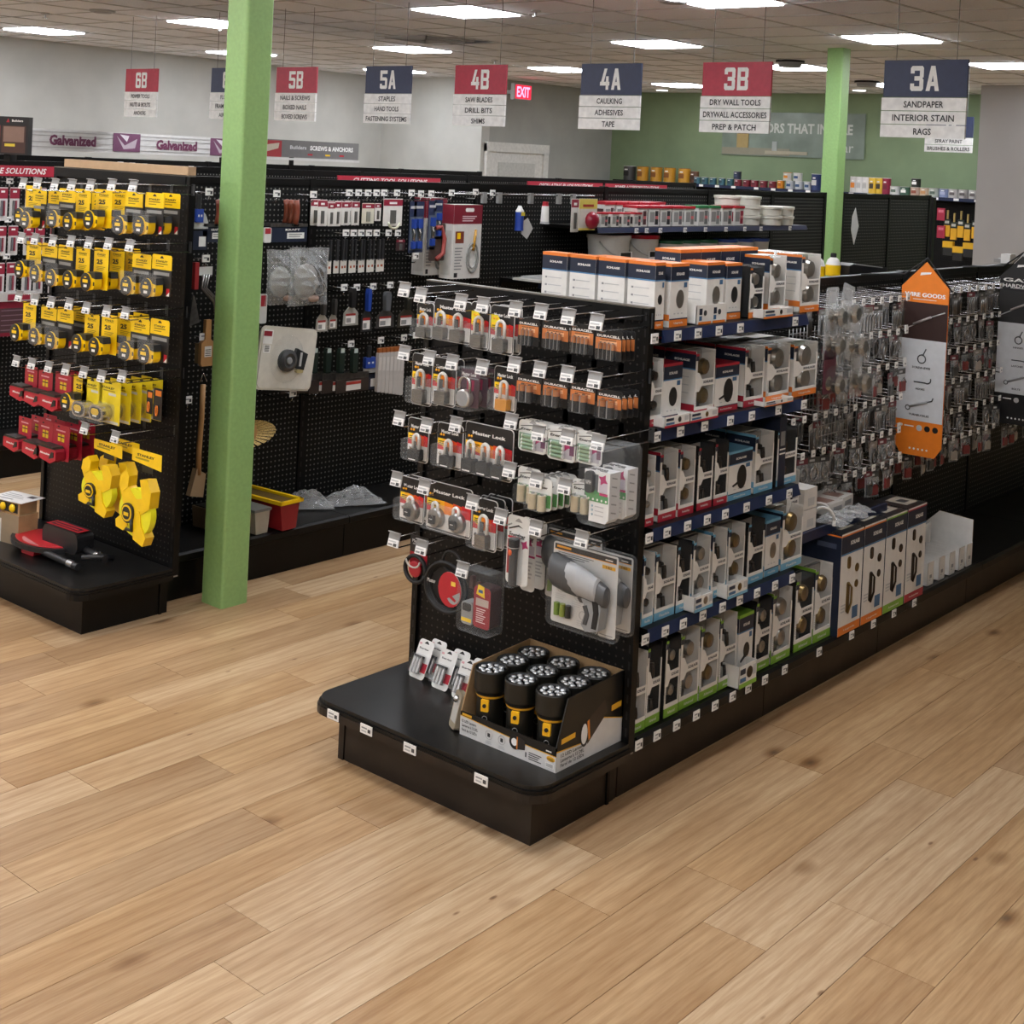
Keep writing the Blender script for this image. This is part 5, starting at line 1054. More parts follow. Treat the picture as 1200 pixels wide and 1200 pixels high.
flag(2.3, 'WIRE GOODS', '', '#e07b22', ('SCREW EYES', 'HOOKS', 'TURNBUCKLES'), 'tall orange and white panel sign reading WIRE GOODS')
flag(3.46, 'GATE|HARDWARE', '', '#1c1c1c', ('HINGES', 'LATCHES', 'BOLTS'), 'tall black and white panel sign for gate hardware at the right edge')
# two bottles and a dark pack just behind the top of the low run
for i, p in enumerate(((-0.620,2.342,1.451), (-0.620,2.496,1.446))):
    thing('squeeze_bottle', 'yellow bottle with black cap behind the low run, %s one' % ('left', 'right')[i], 'bottle', M().lathe([(.035, 0), (.035, .05), (.026, .075, WHITE), (.014, .085, WHITE), (.014, .1, RUBBER), (.012, .105, RUBBER)], YELLOW, n=14), (p[0]-.05, p[1], 1.462), group='two yellow bottles')
thing('dark_pack', 'long black pack lying along the top behind the wire goods', 'package', M().prismx([(0, 0), (.4, 0), (.42, .03), (.06, .06), (0, .05)], 0, .1, C('#1e1e20', .3)).prismx([(.05, .055), (.35, .03), (.35, .034), (.05, .06)], .1, .102, LGREY), (-.7, (-0.600,2.525,1.447)[1], 1.462))
shelf(G1, 1.3, 3.6, 1.41, -.02, -.42, [])

# ================================================================ LEFT END DISPLAY: TAPE MEASURES
TYW = C('#f3c90c', .38); TBK = C('#1a1a18', .45)
def tape_body(s, y0=-.06):
    """yellow tape measure: round black-ringed face at the left, barrel body going right"""
    m = M().prism(rr(.058*s, .052*s, .02*s, .008*s, 0), y0+.012, y0+.045, TYW, TYW)
    m.prism([(-.02*s, .022*s), (.0, .03*s), (.036*s, .03*s), (.04*s, .01*s), (.0, .016*s)][::-1], y0+.011, y0+.046, TBK)
    m.lathe([(.029*s, 0, TYW), (.029*s, .008, TYW), (.0265*s, .009, TBK), (.022*s, .0095, TBK)], TBK, (-.004*s, y0+.012, -.002*s), 18, 'y')
    m.r(-.018*s, .010*s, -.004*s, .006*s, y0+.0018, TYW).r(-.012*s, .006*s, -.018*s, -.010*s, y0+.0018, WHITE).r(-.01*s, .002*s, .011*s, .015*s, y0+.0018, TYW)
    m.r(.028*s, .036*s, -.012*s, .0, y0+.0116, TBK)
    return m
@memo
def tape_pack(w, h, kind):
    f = -.0012; P = []
    if kind == 'A':
        m = M().prism([(-w/2, -h), (w/2, -h), (w/2, -.004), (w/2-.006, 0), (-w/2, 0)], -.001, 0, TYW)
        slot(m, -.012, f, .024, INK); m.text('STANLEY', .0, -h*.15, w*.6, .008, f, INK, .04).r(-w*.25, w*.3, -h*.2, -h*.185, f, C('#b98f10'))
        m.text('25', -w*.1, -h*.33, w*.42, .02, f, INK, .05).lines(-w*.3, w*.3, -h*.44, 3, .006, f, C('#9b7a12'))
    else:
        m = M().prism(rr(w, h, .008, 0, -h/2), -.0008, -.0002, C('#2a2723', .5)).prism([(-w/2, -h*.36), (w/2, -h*.36), (w/2, -.006), (w/2-.006, 0), (-w/2+.006, 0), (-w/2, -.006)], -.0016, .0002, TYW); f = -.002
        slot(m, -.014, f, .026, INK); m.text('STANLEY', 0, -h*.16, w*.6, .008, f, INK, .04).r(-w*.3, w*.3, -h*.23, -h*.21, f, C('#5a4a10')).r(-w*.3, w*.1, -h*.29, -h*.27, f, C('#8a7010'))
        m.r(w*.28, w*.44, -h*.98, -h*.8, f, C('#b3202f')).add([(w*.28, f-.0003, -h*.98), (w*.44, f-.0003, -h*.98), (w*.44, f-.0003, -h*.88)], [(0, 1, 2)], WHITE).r(-w*.4, w*.4, -h*.5, -h*.42, f, C('#8f8d86'))
        P.append(('clear_blister', M().prism(rr(w*.86, h*.56, .01, 0, -h*.7), -.064, -.0635, CLEAR).mesh('blister')))
    t = tape_body(1.3)
    t.v = [(x-.016, y, z-h+.034) for x, y, z in t.v]
    P.insert(0, ('tape_measure', t.mesh('tape_measure')))
    return m.mesh('card'), P
@memo
def red_tape(w, h):
    m = M().prism(rr(w*.72, h*.95, .005, w*.12, -h*.475), -.001, 0, C('#a81c30')); f = -.0014
    slot(m, -.012, f, .02, INK); m.r(-w*.1, w*.3, -h*.18, -h*.14, f, C('#d99aa2')).r(-w*.02, w*.1, -h*.45, -h*.25, f, C('#d9b81c')).r(w*.14, w*.26, -h*.45, -h*.25, f, C('#d9b81c')).r(-w*.02, w*.26, -h*.34, -h*.31, f-.0003, INK)
    t = M().prism([(-w*.5, -h*.9), (w*.12, -h*1.0), (w*.36, -h*.88), (w*.36, -h*.66), (w*.26, -h*.57), (-w*.42, -h*.57), (-w*.5, -h*.64)], -.05, -.006, C('#b3182e', .4), C('#8c1426', .45))
    t.prism([(-w*.44, -h*.6), (w*.3, -h*.6), (w*.24, -h*.55), (-w*.36, -h*.54)], -.054, -.004, TBK).text('Milwaukee', -w*.1, -h*.76, w*.42, h*.06, -.0506, WHITE, .03, shear=.3)
    t.prism([(w*.08, -h*.88), (w*.28, -h*.82), (w*.28, -h*.68), (w*.18, -h*.68)], -.053, -.05, TBK)
    return m.mesh('card'), [('tape_measure', t.mesh('tape'))]
@memo
def silver_tape(w, h):
    m = M().prism(rr(w, h, .004, 0, -h/2), -.001, 0, C('#e8cf1c')); f = -.0014
    slot(m, -.012, f, .03, INK); m.text('STANLEY', -w*.08, -h*.17, w*.6, .009, f, INK, .04).r(-w*.3, w*.25, -h*.25, -h*.22, f, C('#a58f14')).r(-w*.05, w*.3, -h*.34, -h*.28, f, OFFW).r(-w*.45, w*.45, -h*.99, -h*.93, f, OFFW)
    t = M().prism(rr(w*.66, h*.36, w*.2, -w*.14, -h*.74), -.05, -.004, mat('tape_chrome', '#b9b7b0', .18, .9)).prism(rr(w*.46, h*.27, w*.14, -w*.14, -h*.74), -.053, -.05, INK).prism(rr(w*.36, h*.15, w*.1, -w*.14, -h*.71), -.0545, -.053, TYW).r(-w*.24, -w*.04, -h*.82, -h*.79, -.0548, WHITE)
    return m.mesh('card'), [('tape_measure', t.mesh('tape')), ('clear_blister', M().prism(rr(w*.8, h*.46, .012, -w*.06, -h*.74), -.06, -.0595, CLEAR).mesh('blister'))]
@memo
def open_reel(w, h):
    """open-frame long tape: three-legged yellow frame round a reel, on a header card"""
    m = M().prism([(-w*.4, -h*.14), (w*.45, -h*.18), (w*.45, -.0), (-w*.4, .0)], -.001, 0, TYW)
    m.text('STANLEY', 0, -h*.06, w*.5, .01, -.0014, INK, .04).r(-w*.3, w*.1, -h*.11, -h*.09, -.0014, C('#a58f14')).prism([(-w*.1, -h*.24), (w*.2, -h*.24), (w*.2, -h*.15), (-w*.1, -h*.15)], .0, .002, TBK)
    N = lambda *q: [((q[i]-630)/290*w, -(q[i+1]-215)/770*h) for i in range(0, len(q), 2)]
    def area(p): return sum(p[k][0]*p[(k+1) % len(p)][1]-p[(k+1) % len(p)][0]*p[k][1] for k in range(len(p)))
    fr = M()
    for y0, p in ((-.05, N(515,430,560,375,585,430,578,525,540,570,503,535)), (-.052, N(680,430,740,412,775,510,765,650,712,645,700,560)), (-.048, N(500,520,578,520,660,620,650,760,560,740)),
                  (-.049, N(600,620,705,585,766,650,700,720,610,730)), (-.051, N(600,700,685,700,700,820,742,905,720,985,640,950,630,850)), (-.05, N(485,830,545,755,590,850,552,905,490,890))):
        fr.prism(p if area(p) > 0 else p[::-1], y0, -.01, TYW, C('#d9ae08', .4))
    r = M().lathe([(h*.265, 0), (h*.265, .026)], C('#e6e01e', .4), (w*.03, -.02, -h*.66), 26, 'y')
    r.v = [((x-w*.04)*(w*.46)/(h*.265)+w*.04, y, z) for x, y, z in r.v]
    c = M().prism(rr(w*.34, h*.22, w*.16, -w*.12, -h*.68), -.058, -.05, TBK).prism(rr(w*.28, h*.18, w*.13, -w*.13, -h*.68), -.06, -.058, TYW).prism(rr(w*.22, h*.14, w*.1, -w*.13, -h*.68), -.061, -.06, TBK).r(-w*.2, -w*.06, -h*.71, -h*.67, -.0614, TYW).tube([(w*.0, -.056, -h*.74), (w*.02, -.056, -h*.86), (-w*.14, -.056, -h*.86)], .007, TBK, 6)
    return m.mesh('header'), [('frame', fr.mesh('frame')), ('tape_reel', r.mesh('reel')), ('winding_crank', c.mesh('crank'))]
E2Y = -.19
YG = 'yellow carded tape measures'
def yrow(rn, items):
    for i, (k, kind, n) in enumerate(items):
        pack(tape_pack, (kind,), k, E2Y, 'tape_measure_pack', '%s yellow tape measure from the left, %s row%s' % (ORD[i].capitalize(), rn, ', on a long yellow card' if kind == 'A' else ', short card header'), n=n, dy=.075, group=YG, behind='yellow tape pack %s, %s row,' % (ORD[i], rn))
yrow('top', [((-3.159,-3.037,1.555,1.721), 'A', 1), ((-3.102,-2.994,1.543,1.706), 'B', 2), ((-2.897,-2.774,1.562,1.722), 'B', 2), ((-2.768,-2.667,1.558,1.725), 'A', 2), ((-2.624,-2.509,1.576,1.732), 'A', 2), ((-2.419,-2.298,1.567,1.732), 'B', 1), ((-2.281,-2.158,1.574,1.736), 'B', 2)])
yrow('second', [((-3.134,-3.018,1.329,1.480), 'A', 1), ((-3.011,-2.892,1.322,1.482), 'B', 1), ((-2.884,-2.775,1.315,1.484), 'B', 1), ((-2.749,-2.649,1.320,1.484), 'A', 1), ((-2.618,-2.515,1.323,1.491), 'A', 3), ((-2.349,-2.224,1.334,1.491), 'B', 1), ((-2.218,-2.091,1.338,1.498), 'B', 1)])
yrow('third', [((-3.140,-3.038,1.055,1.216), 'A', 1), ((-2.996,-2.877,1.056,1.216), 'B', 1), ((-2.870,-2.748,1.054,1.222), 'B', 2), ((-2.665,-2.561,1.067,1.218), 'A', 1), ((-2.543,-2.435,1.069,1.228), 'A', 3), ((-2.341,-2.216,1.077,1.236), 'B', 1), ((-2.210,-2.089,1.081,1.247), 'B', 1)])
for i, (k, n) in enumerate((((-3.139,-3.003,0.798,0.944), 1), ((-3.035,-2.883,0.791,0.939), 1), ((-2.908,-2.740,0.791,0.949), 2))):
    pack(red_tape, (), k, E2Y, 'tape_measure_pack', '%s red tape measure from the left, fourth row' % ORD[i].capitalize(), n=n, dy=.07, group='red carded tape measures')
for i, (k, n) in enumerate((((-3.174,-3.030,0.574,0.718), 3), ((-3.021,-2.863,0.571,0.728), 2), ((-2.910,-2.736,0.575,0.730), 3))):
    pack(red_tape, (), k, E2Y, 'tape_measure_pack', '%s red tape measure from the left, fifth row' % ORD[i].capitalize(), n=n, dy=.06, group='red carded tape measures')
pack(tape_pack, ('A',), (-2.727,-2.628,0.816,0.955), E2Y, 'tape_measure_pack', 'small black and yellow tape beside the red ones, fourth row', group=YG)
pack(silver_tape, (), (-2.663,-2.517,0.788,0.957), E2Y, 'tape_measure_pack', 'chrome tape measure on yellow card, left one of the pair', n=1, group='chrome tape measures')
pack(silver_tape, (), (-2.540,-2.391,0.791,0.963), E2Y, 'tape_measure_pack', 'chrome tape measure on yellow card, right one of the pair', n=5, dy=.05, group='chrome tape measures', behind='yellow carded chrome tape,')
for i, k in enumerate(((-2.271,-2.232,0.859,0.953), (-2.225,-2.170,0.842,0.967))):
    m = M().prism(rr(k[1]-k[0], k[3]-k[2], .004, 0, -(k[3]-k[2])/2), -.001, 0, TBK).r(-.3*(k[1]-k[0]), .4*(k[1]-k[0]), -.03, -.008, -.0014, ORANGE)
    thing('carded_item', 'narrow black and orange carded tool at the right edge, %s one' % ('left', 'right')[i], 'package', m, ((k[0]+k[1])/2, -.15, k[3]), 0, 'black and orange carded tools', [('orange_tool', M().tube([(.006*math.cos(t), -.006, -(k[3]-k[2])*.7+.02*math.sin(t)) for t in [2*math.pi*q/10 for q in range(10)]], .003, ORANGE, 5, True))])
pack(open_reel, (), (-2.583,-2.351,0.430,0.715), E2Y, 'open_reel_tape', 'large yellow open-frame tape, left of the two on the lower hooks', n=2, dy=.08, behind='large yellow open-frame tape')
pack(open_reel, (), (-2.317,-2.089,0.372,0.724), E2Y, 'open_reel_tape', 'largest yellow open-frame tape, at the lower right')
HK2 = [('top', (-3.078,-2.964,-2.832,-2.705,-2.569,-2.420,-2.276,), (1.724,1.729,1.732,1.735,1.741,1.749,1.752,)),
       ('second', (-3.073,-2.965,-2.827,-2.693,-2.563,-2.426,-2.281,), (1.490,1.494,1.497,1.504,1.507,1.514,1.518,)),
       ('third', (-3.073,-2.944,-2.820,-2.686,-2.561,-2.417,-2.290,), (1.241,1.239,1.241,1.248,1.244,1.246,1.253,)),
       ('fourth', (-3.071,-2.949,-2.818,-2.690,-2.560,-2.433,-2.294,), (0.962,0.967,0.971,0.977,0.984,0.985,1.004,)),
       ('fifth', (-2.536,-2.322,), (0.760,0.761,))]
for rn, xs, zs in HK2:
    for i, (x, z) in enumerate(zip(xs, zs)):
        hook(x, -.25, z-.022, .28, '%s tagged hook from the left in the %s row of tape measures' % (ORD[i].capitalize(), rn), w=.05, h=.024)
a = (-3.200,0.020,1.776); b = (-2.293,0.020,1.790)
thing('tan_board', 'long thin tan board lying along the top of the tape display', 'board', M().box(0, b[0]-a[0], -.02, .02, 0, .035, C('#b79a78', .7)), (a[0], .035, 1.806))
# things on its base
z0 = .2005
p = (-2.885,-0.123,0.200)
st = M().box(0, .17, 0, .1, 0, .125, CARDB).box(-.002, .0, 0, .1, 0, .11, OFFW); st.r(.0, .17, 0, .125, -.0006, C('#8c7a62')).r(.0, .06, .0, .1, -.001, C('#d0cdc8')).lines(.006, .05, .08, 5, .012, -.0016, GREY)
PB = (-2.98, -.20)
thing('cardboard_box', 'brown cardboard box with white label at the left of the base', 'box', st, (-3.13, -.3, z0), .15)
thing('small_carton', 'small brown carton of yellow tapes on the cardboard box', 'box', M().box(0, .15, 0, .09, 0, .05, CARDB).r(.01, .14, .006, .045, -.0006, INK), (-3.12, -.29, z0+.126), .15, parts=[('yellow_tape', M().ball((.05, -.006, .026), .018, TYW, 10, sy=.5)), ('yellow_tape', M().ball((.11, -.006, .026), .018, TYW, 10, sy=.5)), ('silver_clip', M().cyl((.03, -.01, .01), (.05, -.02, .01), .006, CHROME, 6))])
thing('label_card', 'white printed card lying on top of the small carton', 'card', M().box(0, .2, 0, .13, 0, .003, WHITE).rt(.02, .12, .02, .03, .0035, GREY).rt(.02, .15, .05, .056, .0035, GREY).rt(.02, .13, .07, .076, .0035, GREY).rt(.14, .18, .08, .11, .0035, DGREY).rt(.02, .1, .09, .096, .0035, GREY), (-3.15, -.31, z0+.178), .2)
RD = C('#b8232b', .35); BK = C('#19191b', .4)
g = M()
n = 14; rim = [(.19*math.cos(t), .12*math.sin(t)) for t in [math.pi*(.75+1.15*i/n) for i in range(n+1)]]
g.prismz([(x, y) for x, y in rim], .03, .05, BK)
rd = M().prismz([(x*.88, y*.86) for x, y in rim], .05, .053, RD).prismz([(x*.6+.02, y*.5-.035) for x, y in rim[4:12]], .053, .054, C('#c98080'))
pad = M().prism(rr(.24, .09, .03, .13, .08), -.03, .05, BK).add([(.02, -.02, .1262), (.24, -.02, .1262), (.24, .035, .1262), (.02, .035, .1262)], [(0, 1, 2, 3)], RD).rt(.035, .225, -.008, .022, .1266, BK).rt(.05, .21, .0, .01, .127, RD)
sh1 = M().cyl((.1, -.08, .03), (.36, -.1, .03), .014, BK, 10).cyl((.29, -.095, .03), (.33, -.098, .03), .0155, CHROME, 12)
sh2 = M().cyl((.2, .02, .05), (.4, .0, .05), .016, BK, 10).cyl((.33, .007, .05), (.355, .0045, .05), .0175, CHROME, 12)
thing('trimmer_head', 'black and red tool with guard and two chrome-ringed shafts lying on the base', 'tool', g, (-2.83, -.22, z0), .05, parts=[('red_label', rd), ('red_slotted_grip', pad), ('shaft', sh1), ('shaft', sh2), ('red_foot', M().prism(rr(.09, .03, .01, 0, .016), -.09, -.03, RD)), ('strap', M().tube([(.33, -.06, .05), (.38, -.03, .06), (.4, .03, .05), (.36, .06, .03)], .012, BK, 6))])

# ================================================================ THE TALL RUN BEHIND THE NEAR GREEN POST
LEVY = -2.60                     # front of the hung goods on the aisle face
def hk2(u, label, L=.2, n=1):
    return thing('peg_hook', label, 'hook', small_hook2(L), (-2.796, u[1], u[2]), H90, 'tagged hooks on the tall run')
@memo
def small_hook2(L):
    return M().tube([(0, 0, 0), (0, -L, 0), (0, -L-.006, .015)], .0028, CHROME, 5).tube([(0, 0, .03), (0, -L, .032)], .0022, CHROME, 5).box(-.02, .02, -L-.008, -L-.004, .02, .052, WHITE).r(-.013, .006, .036, .042, -L-.0086, GREY).r(.004, .016, .026, .04, -L-.0086, DGREY).mesh('hook')
T2 = [('top', (0.354,0.737,0.961,1.191,1.253,1.317,1.375,1.429,1.519,1.623,1.693,1.769,1.925,2.114,2.255,), (1.728,1.725,1.724,1.735,1.736,1.736,1.737,1.738,1.739,1.740,1.737,1.738,1.744,1.751,1.748,)),
      ('second', (1.181,1.232,1.283,1.335,1.388,1.472,1.538,), (1.540,1.539,1.539,1.538,1.538,1.537,1.536,)),
      ('third', (0.352,1.186,1.271,1.382,1.501,1.676,), (1.435,1.274,1.271,1.271,1.274,1.417,)),
      ('fourth', (0.357,1.249,1.453,1.617,1.704,), (1.090,0.995,0.998,1.000,1.007,)),
      ('lowest', (0.290,0.890,1.034,), (0.818,0.788,0.790,))]
for rn, ys, zs in T2:
    for i, (y, z) in enumerate(zip(ys, zs)): hk2((0, y, z-.036), '%s white-tagged hook of the %s row on the tall pegboard run' % (ORD[i].capitalize(), rn))
def hang(name, label, cat, k, body, parts=(), x=LEVY, group=None, tilt=0):
    """body(w,h) builder for a thing hung facing the aisle; k = (y0,y1,zb,zt)"""
    w, h = round(k[1]-k[0], 3), round(k[3]-k[2], 3)
    me, P = body(w, h)
    o = thing(name, label, cat, me, (x, (k[0]+k[1])/2, k[3]), H90, group, P)
    if tilt: o.rotation_euler = (0, tilt, H90)
    return o
WOODH = C('#b98b58', .5); BROWNH = C('#7c3b26', .45)
def taping_knife(w, h, hc=None, lab=NV):
    m = M().box(-w/2, w/2, -.003, 0, -h, -h*.62, lab).box(-w/2, w/2, -.006, .002, -h*.64, -h*.57, STEEL).r(-w*.05, w*.42, -h*.92, -h*.78, -.0036, WHITE).lines(w*.0, w*.36, -h*.81, 2, h*.05, -.004, GREY).text('KRAFT', w*.1, -h*.71, w*.4, h*.05, -.0036, WHITE, .04)
    return m.mesh('blade'), [('handle', M().tube([(w*.12+.008*math.sin(a*3), -.012, -h*.58+h*.56*a) for a in (0, .25, .5, .75, 1)], .014, hc or BROWNH, 8).mesh('handle')), ('clip', M().box(w*.06, w*.2, -.02, .0, -h*.63, -h*.56, RUBBER).mesh('clip'))]
k = (0.715,0.938,1.500,1.698)
for j in range(3):
    hang('taping_knife', 'wide taping knife with rusty red handle, %s of three right of the post' % ('front', 'middle', 'rear')[j], 'knife', (k[0]-.0*j, k[1]-.0*j, k[2], k[3]), taping_knife, x=LEVY-.035*j, group='wide taping knives')
hang('taping_knife', 'taping knife with orange-brown handle left of the near green post', 'knife', (0.335,0.447,1.505,1.698), taping_knife)
def curved_blade(w, h):
    m = M().prism([(-w/2, -h*.4), (-w/2, -h*.62), (w/2, -h*.62), (w*.5, -h*.5), (w*.3, -h*.36), (0, -h*.28), (-w/2, -h*.26)], -.006, 0, C('#b9bab8', .3)).box(-w/2, w/2, -.003, 0, -h, -h*.66, NV).r(-w*.1, w*.4, -h*.94, -h*.76, -.0036, WHITE)
    return m.mesh('blade'), [('blue_cap', M().box(-w/2, w*.0, -.02, .004, -h*.5, -h*.26, BLUE).r(-w*.4, -w*.3, -h*.4, -h*.36, -.0206, WHITE).r(-w*.2, -w*.1, -h*.4, -h*.36, -.0206, WHITE).mesh('cap')), ('handle', M().cyl((-w*.3, -.01, -h*.26), (-w*.3, -.01, 0), .012, RUBBER, 8).mesh('handle'))]
hang('drywall_float', 'steel tool with blue cap and half-round blade beside the tape display', 'tool', (0.285,0.359,1.473,1.716), curved_blade)
def wires(w, h):
    m = M().box(-w*.4, w*.3, -.004, 0, -h*.22, 0, C('#d8d8d4'))
    for q in range(3): m.tube([(-w*.2+q*w*.14, -.01, -h*.2), (-w*.3+q*w*.12, -.012, -h*.55), (w*.1+q*w*.14, -.02, -h*.8), (w*.4, -.02, -h*.96-.02*q)], .005, STEEL, 6)
    return m.mesh('tag'), []
hang('wire_tool', 'bundle of bent steel wire tools with white labels beside the post', 'tool', (0.314,0.416,1.229,1.398), wires)
hang('red_handled_scraper', 'scraper with dark red handle hanging next to the tape display', 'tool', (0.284,0.344,1.140,1.419), lambda w, h: (M().prism([(-w/2, -h), (w*.4, -h*.95), (-w*.1, -h*.55), (-w*.3, -h*.5)], -.004, 0, STEEL).mesh('blade'), [('handle', M().box(-w*.4, -w*.05, -.02, .0, -h*.42, 0, C('#9c2b2e')).mesh('handle'))]))
def wbrush(w, h):
    m = M().prism([(-w*.5, -h*.94), (-w*.4, -h), (w*.4, -h), (w*.5, -h*.94), (w*.5, -h*.5), (w*.22, -h*.42), (w*.2, -h*.0), (-w*.2, -h*.0), (-w*.22, -h*.42), (-w*.5, -h*.5)], -.02, 0, WOODH); m.r(-w*.25, w*.3, -h*.8, -h*.57, -.0206, WHITE)
    for q in range(4): m.r(-w*.2, w*.25, -h*(.64+.04*q), -h*(.655+.04*q), -.021, INK)
    return m.mesh('wooden_body'), [('bristles', M().box(-w*.46, w*.46, .0, .03, -h*.95, -h*.52, C('#7d6a4a', .8)).mesh('bristles'))]
hang('block_brush', 'small wooden block brush with white barcode label beside the post', 'brush', (0.342,0.411,0.960,1.164), wbrush)
def longbrush(w, h):
    return M().tube([(0, -.01, -.01), (0, -.01, -h*.3), (-w*.08, -.012, -h*.6), (-w*.05, -.012, -h*.8)], .012, WOODH, 8).tube([(-w*.2, -.01, 0), (0, -.01, .04), (w*.2, -.01, 0)], .002, CHROME, 4).mesh('handle'), [('brush_block', M().prism([(-w*.5, -h*.97), (w*.2, -h), (w*.3, -h*.8), (-w*.2, -h*.74)], -.02, .01, C('#a58a68', .6)).mesh('block'))]
hang('long_brush', 'long wooden-handled brush hanging low between the displays', 'brush', (0.301,0.402,0.384,0.892), longbrush, x=-2.58)
def round_brush(w, h):
    m = M()
    for i in range(28):
        t = 2*math.pi*i/28; m.add([(.2*w*math.cos(t), -.02, -h/2+.2*h*math.sin(t)), (.5*w*math.cos(t+.0), -.05, -h/2+.5*h*math.sin(t)), (.5*w*math.cos(t+.17), -.045, -h/2+.5*h*math.sin(t+.17)), (.2*w*math.cos(t+.22), -.02, -h/2+.2*h*math.sin(t+.22))], [(0, 3, 2, 1)], mat('straw_bristle', '#c4a868', .8, noise=.3, scale=200))
    m.lathe([(.24*w, 0), (.24*w, .03)], WOODH, (0, -.0, -h/2), 16, 'y')
    return m.mesh('bristles'), []
hang('round_brush', 'round straw bristled brush half hidden behind the near green post', 'brush', (0.393,0.764,0.569,0.700), round_brush)
def red_clam2(w, h): return M().prism(rr(w, h, .008, 0, -h/2), -.01, 0, C('#d5d3cf')).r(-w*.4, w*.4, -h*.42, -h*.05, -.0105, C('#a8323a')).mesh('card'), []
hang('carded_item', 'narrow red and white carded item right of the post', 'package', (0.668,0.709,1.128,1.264), red_clam2)
hang('carded_item', 'narrow white card with red top beside the taping knives', 'package', (0.675,0.716,1.499,1.569), red_clam2)
def plastic_bag(w, h):
    r = random.Random(5); nx, ny = 12, 14; v = []
    for j in range(ny+1):
        for i in range(nx+1):
            u, t = i/nx, j/ny; e = math.sin(math.pi*min(max(u, .02), .98))*math.sin(math.pi*min(.98, max(t, .05)))
            v.append(((u-.5)*w*(1-.08*math.sin(t*3)), -.02-.05*e*(.6+.6*r.random()), -t*h+r.uniform(-.003, .003)))
    F_ = [(j*(nx+1)+i, (j+1)*(nx+1)+i, (j+1)*(nx+1)+i+1, j*(nx+1)+i+1) for j in range(ny) for i in range(nx)]
    return M().add(v, F_, FILM).mesh('bag'), [('mask_body', M().ball((0, -.0, -h*.6), w*.32, C('#8f8d88', .6), 12, sy=.25, sz=1.1).mesh('mask')), ('tan_insert', M().ball((w*.1, -.035, -h*.88), w*.14, C('#a98f80', .6), 10, sy=.3, sz=.5).mesh('insert')), ('ring_part', M().tube([(w*.22+.03*math.cos(t), -.04, -h*.72+.03*math.sin(t)) for t in [2*math.pi*i/12 for i in range(12)]], .004, C('#77756f'), 5, True).mesh('ring'))]
hang('plastic_bag', 'crinkled clear bag of masks, left of two overlapping bags', 'bag', (0.667,0.876,1.215,1.469), plastic_bag, x=-2.58)
hang('plastic_bag', 'crinkled clear bag of masks, front right bag with tan insert', 'bag', (0.759,1.006,1.210,1.481), plastic_bag, x=-2.53)
def respirator(w, h):
    m = M().prism(rr(w, h, .03, 0, -h/2), -.008, 0, C('#cfcabd', .35)).prism(rr(w*.94, h*.94, .028, 0, -h/2), -.012, -.008, C('#d8d4c8', .25))
    m.r(-w*.46, -w*.3, -h*.28, -h*.06, -.0125, WHITE).r(-w*.46, -w*.32, -h*.16, -h*.08, -.013, C('#8f2a36')).r(-w*.44, -w*.32, -h*.42, -h*.3, -.0125, WHITE)
    for i in range(5): m.r(-w*.42, -w*.34, -h*(.31+.02*i), -h*(.32+.02*i), -.013, INK)
    q = M().lathe([(w*.15, 0), (w*.15, .02), (w*.1, .028), (w*.05, .022), (w*.02, .026)], C('#3a3b3c', .4), (-w*.02, -.014, -h*.52), 20, 'y').lathe([(w*.05, 0), (w*.04, .006)], GREY, (-w*.02, -.038, -h*.52), 12, 'y')
    b = M().prism([(w*.05, -h*.62), (w*.28, -h*.66), (w*.32, -h*.4), (w*.12, -h*.32)], -.03, -.012, C('#2b2c2d', .4)).r(w*.18, w*.22, -h*.6, -h*.38, -.0305, LGREY).prism(rr(w*.12, h*.05, .006, w*.22, -h*.68), -.028, -.012, C('#b5a878', .4))
    return m.mesh('card'), [('filter_disc', q.mesh('filter')), ('mask_body', b.mesh('mask')), ('clear_dome', M().ball((0, -.012, -h*.5), w*.3, CLEAR, 14, sy=.2, sz=1.1).mesh('dome'))]
hang('respirator_pack', 'cream blister pack with black round filter, tilted, right of the post', 'package', (0.654,0.996,0.814,1.106), respirator, x=-2.56, tilt=.12)
# carded bits and small tools
def white_card(w, h, head='#8c1f35', body='#d9d6cf', tool='#5a5955'):
    return M().prism(rr(w, h, .004, 0, -h/2), -.002, 0, C(body)).r(-w/2, w/2, -h*.26, -.004, -.0024, C(head)).r(-w*.2, w*.2, -h*.2, -h*.12, -.0028, WHITE).mesh('card'), [('steel_piece', M().prism([(-w*.14, -h*.9), (w*.14, -h*.9), (w*.14, -h*.42), (-w*.14, -h*.42)], -.008, -.002, C(tool, .3)).mesh('piece'))]
for i, kk in enumerate(((1.000,1.060,1.573,1.699), (1.066,1.110,1.572,1.687), (1.110,1.149,1.572,1.692), (1.154,1.210,1.576,1.692), (1.222,1.273,1.576,1.693))):
    for b in range(2): hang('hanging_card', 'white card with crimson head, %s from the left, top row%s' % (ORD[i], ', rear card' if b else ''), 'package', kk, white_card, x=LEVY-.05*b, group='crimson-headed cards on the tall run')
hang('carded_item', 'cream card with square grey picture under a crimson head', 'package', (1.271,1.353,1.585,1.686), lambda w, h: white_card(w, h, body='#cfcbb8', tool='#8b8b80'), x=-2.58)
hang('carded_item', 'slim white card between the cream card and wide crimson card', 'package', (1.377,1.419,1.596,1.685), white_card)
hang('carded_item', 'wide card with large crimson head in the top row', 'package', (1.427,1.560,1.571,1.709), white_card, x=-2.59)
hang('carded_item', 'small crimson and black card under the wide crimson card', 'package', (1.538,1.599,1.444,1.504), lambda w, h: white_card(w, h, body='#3c2a2c'))
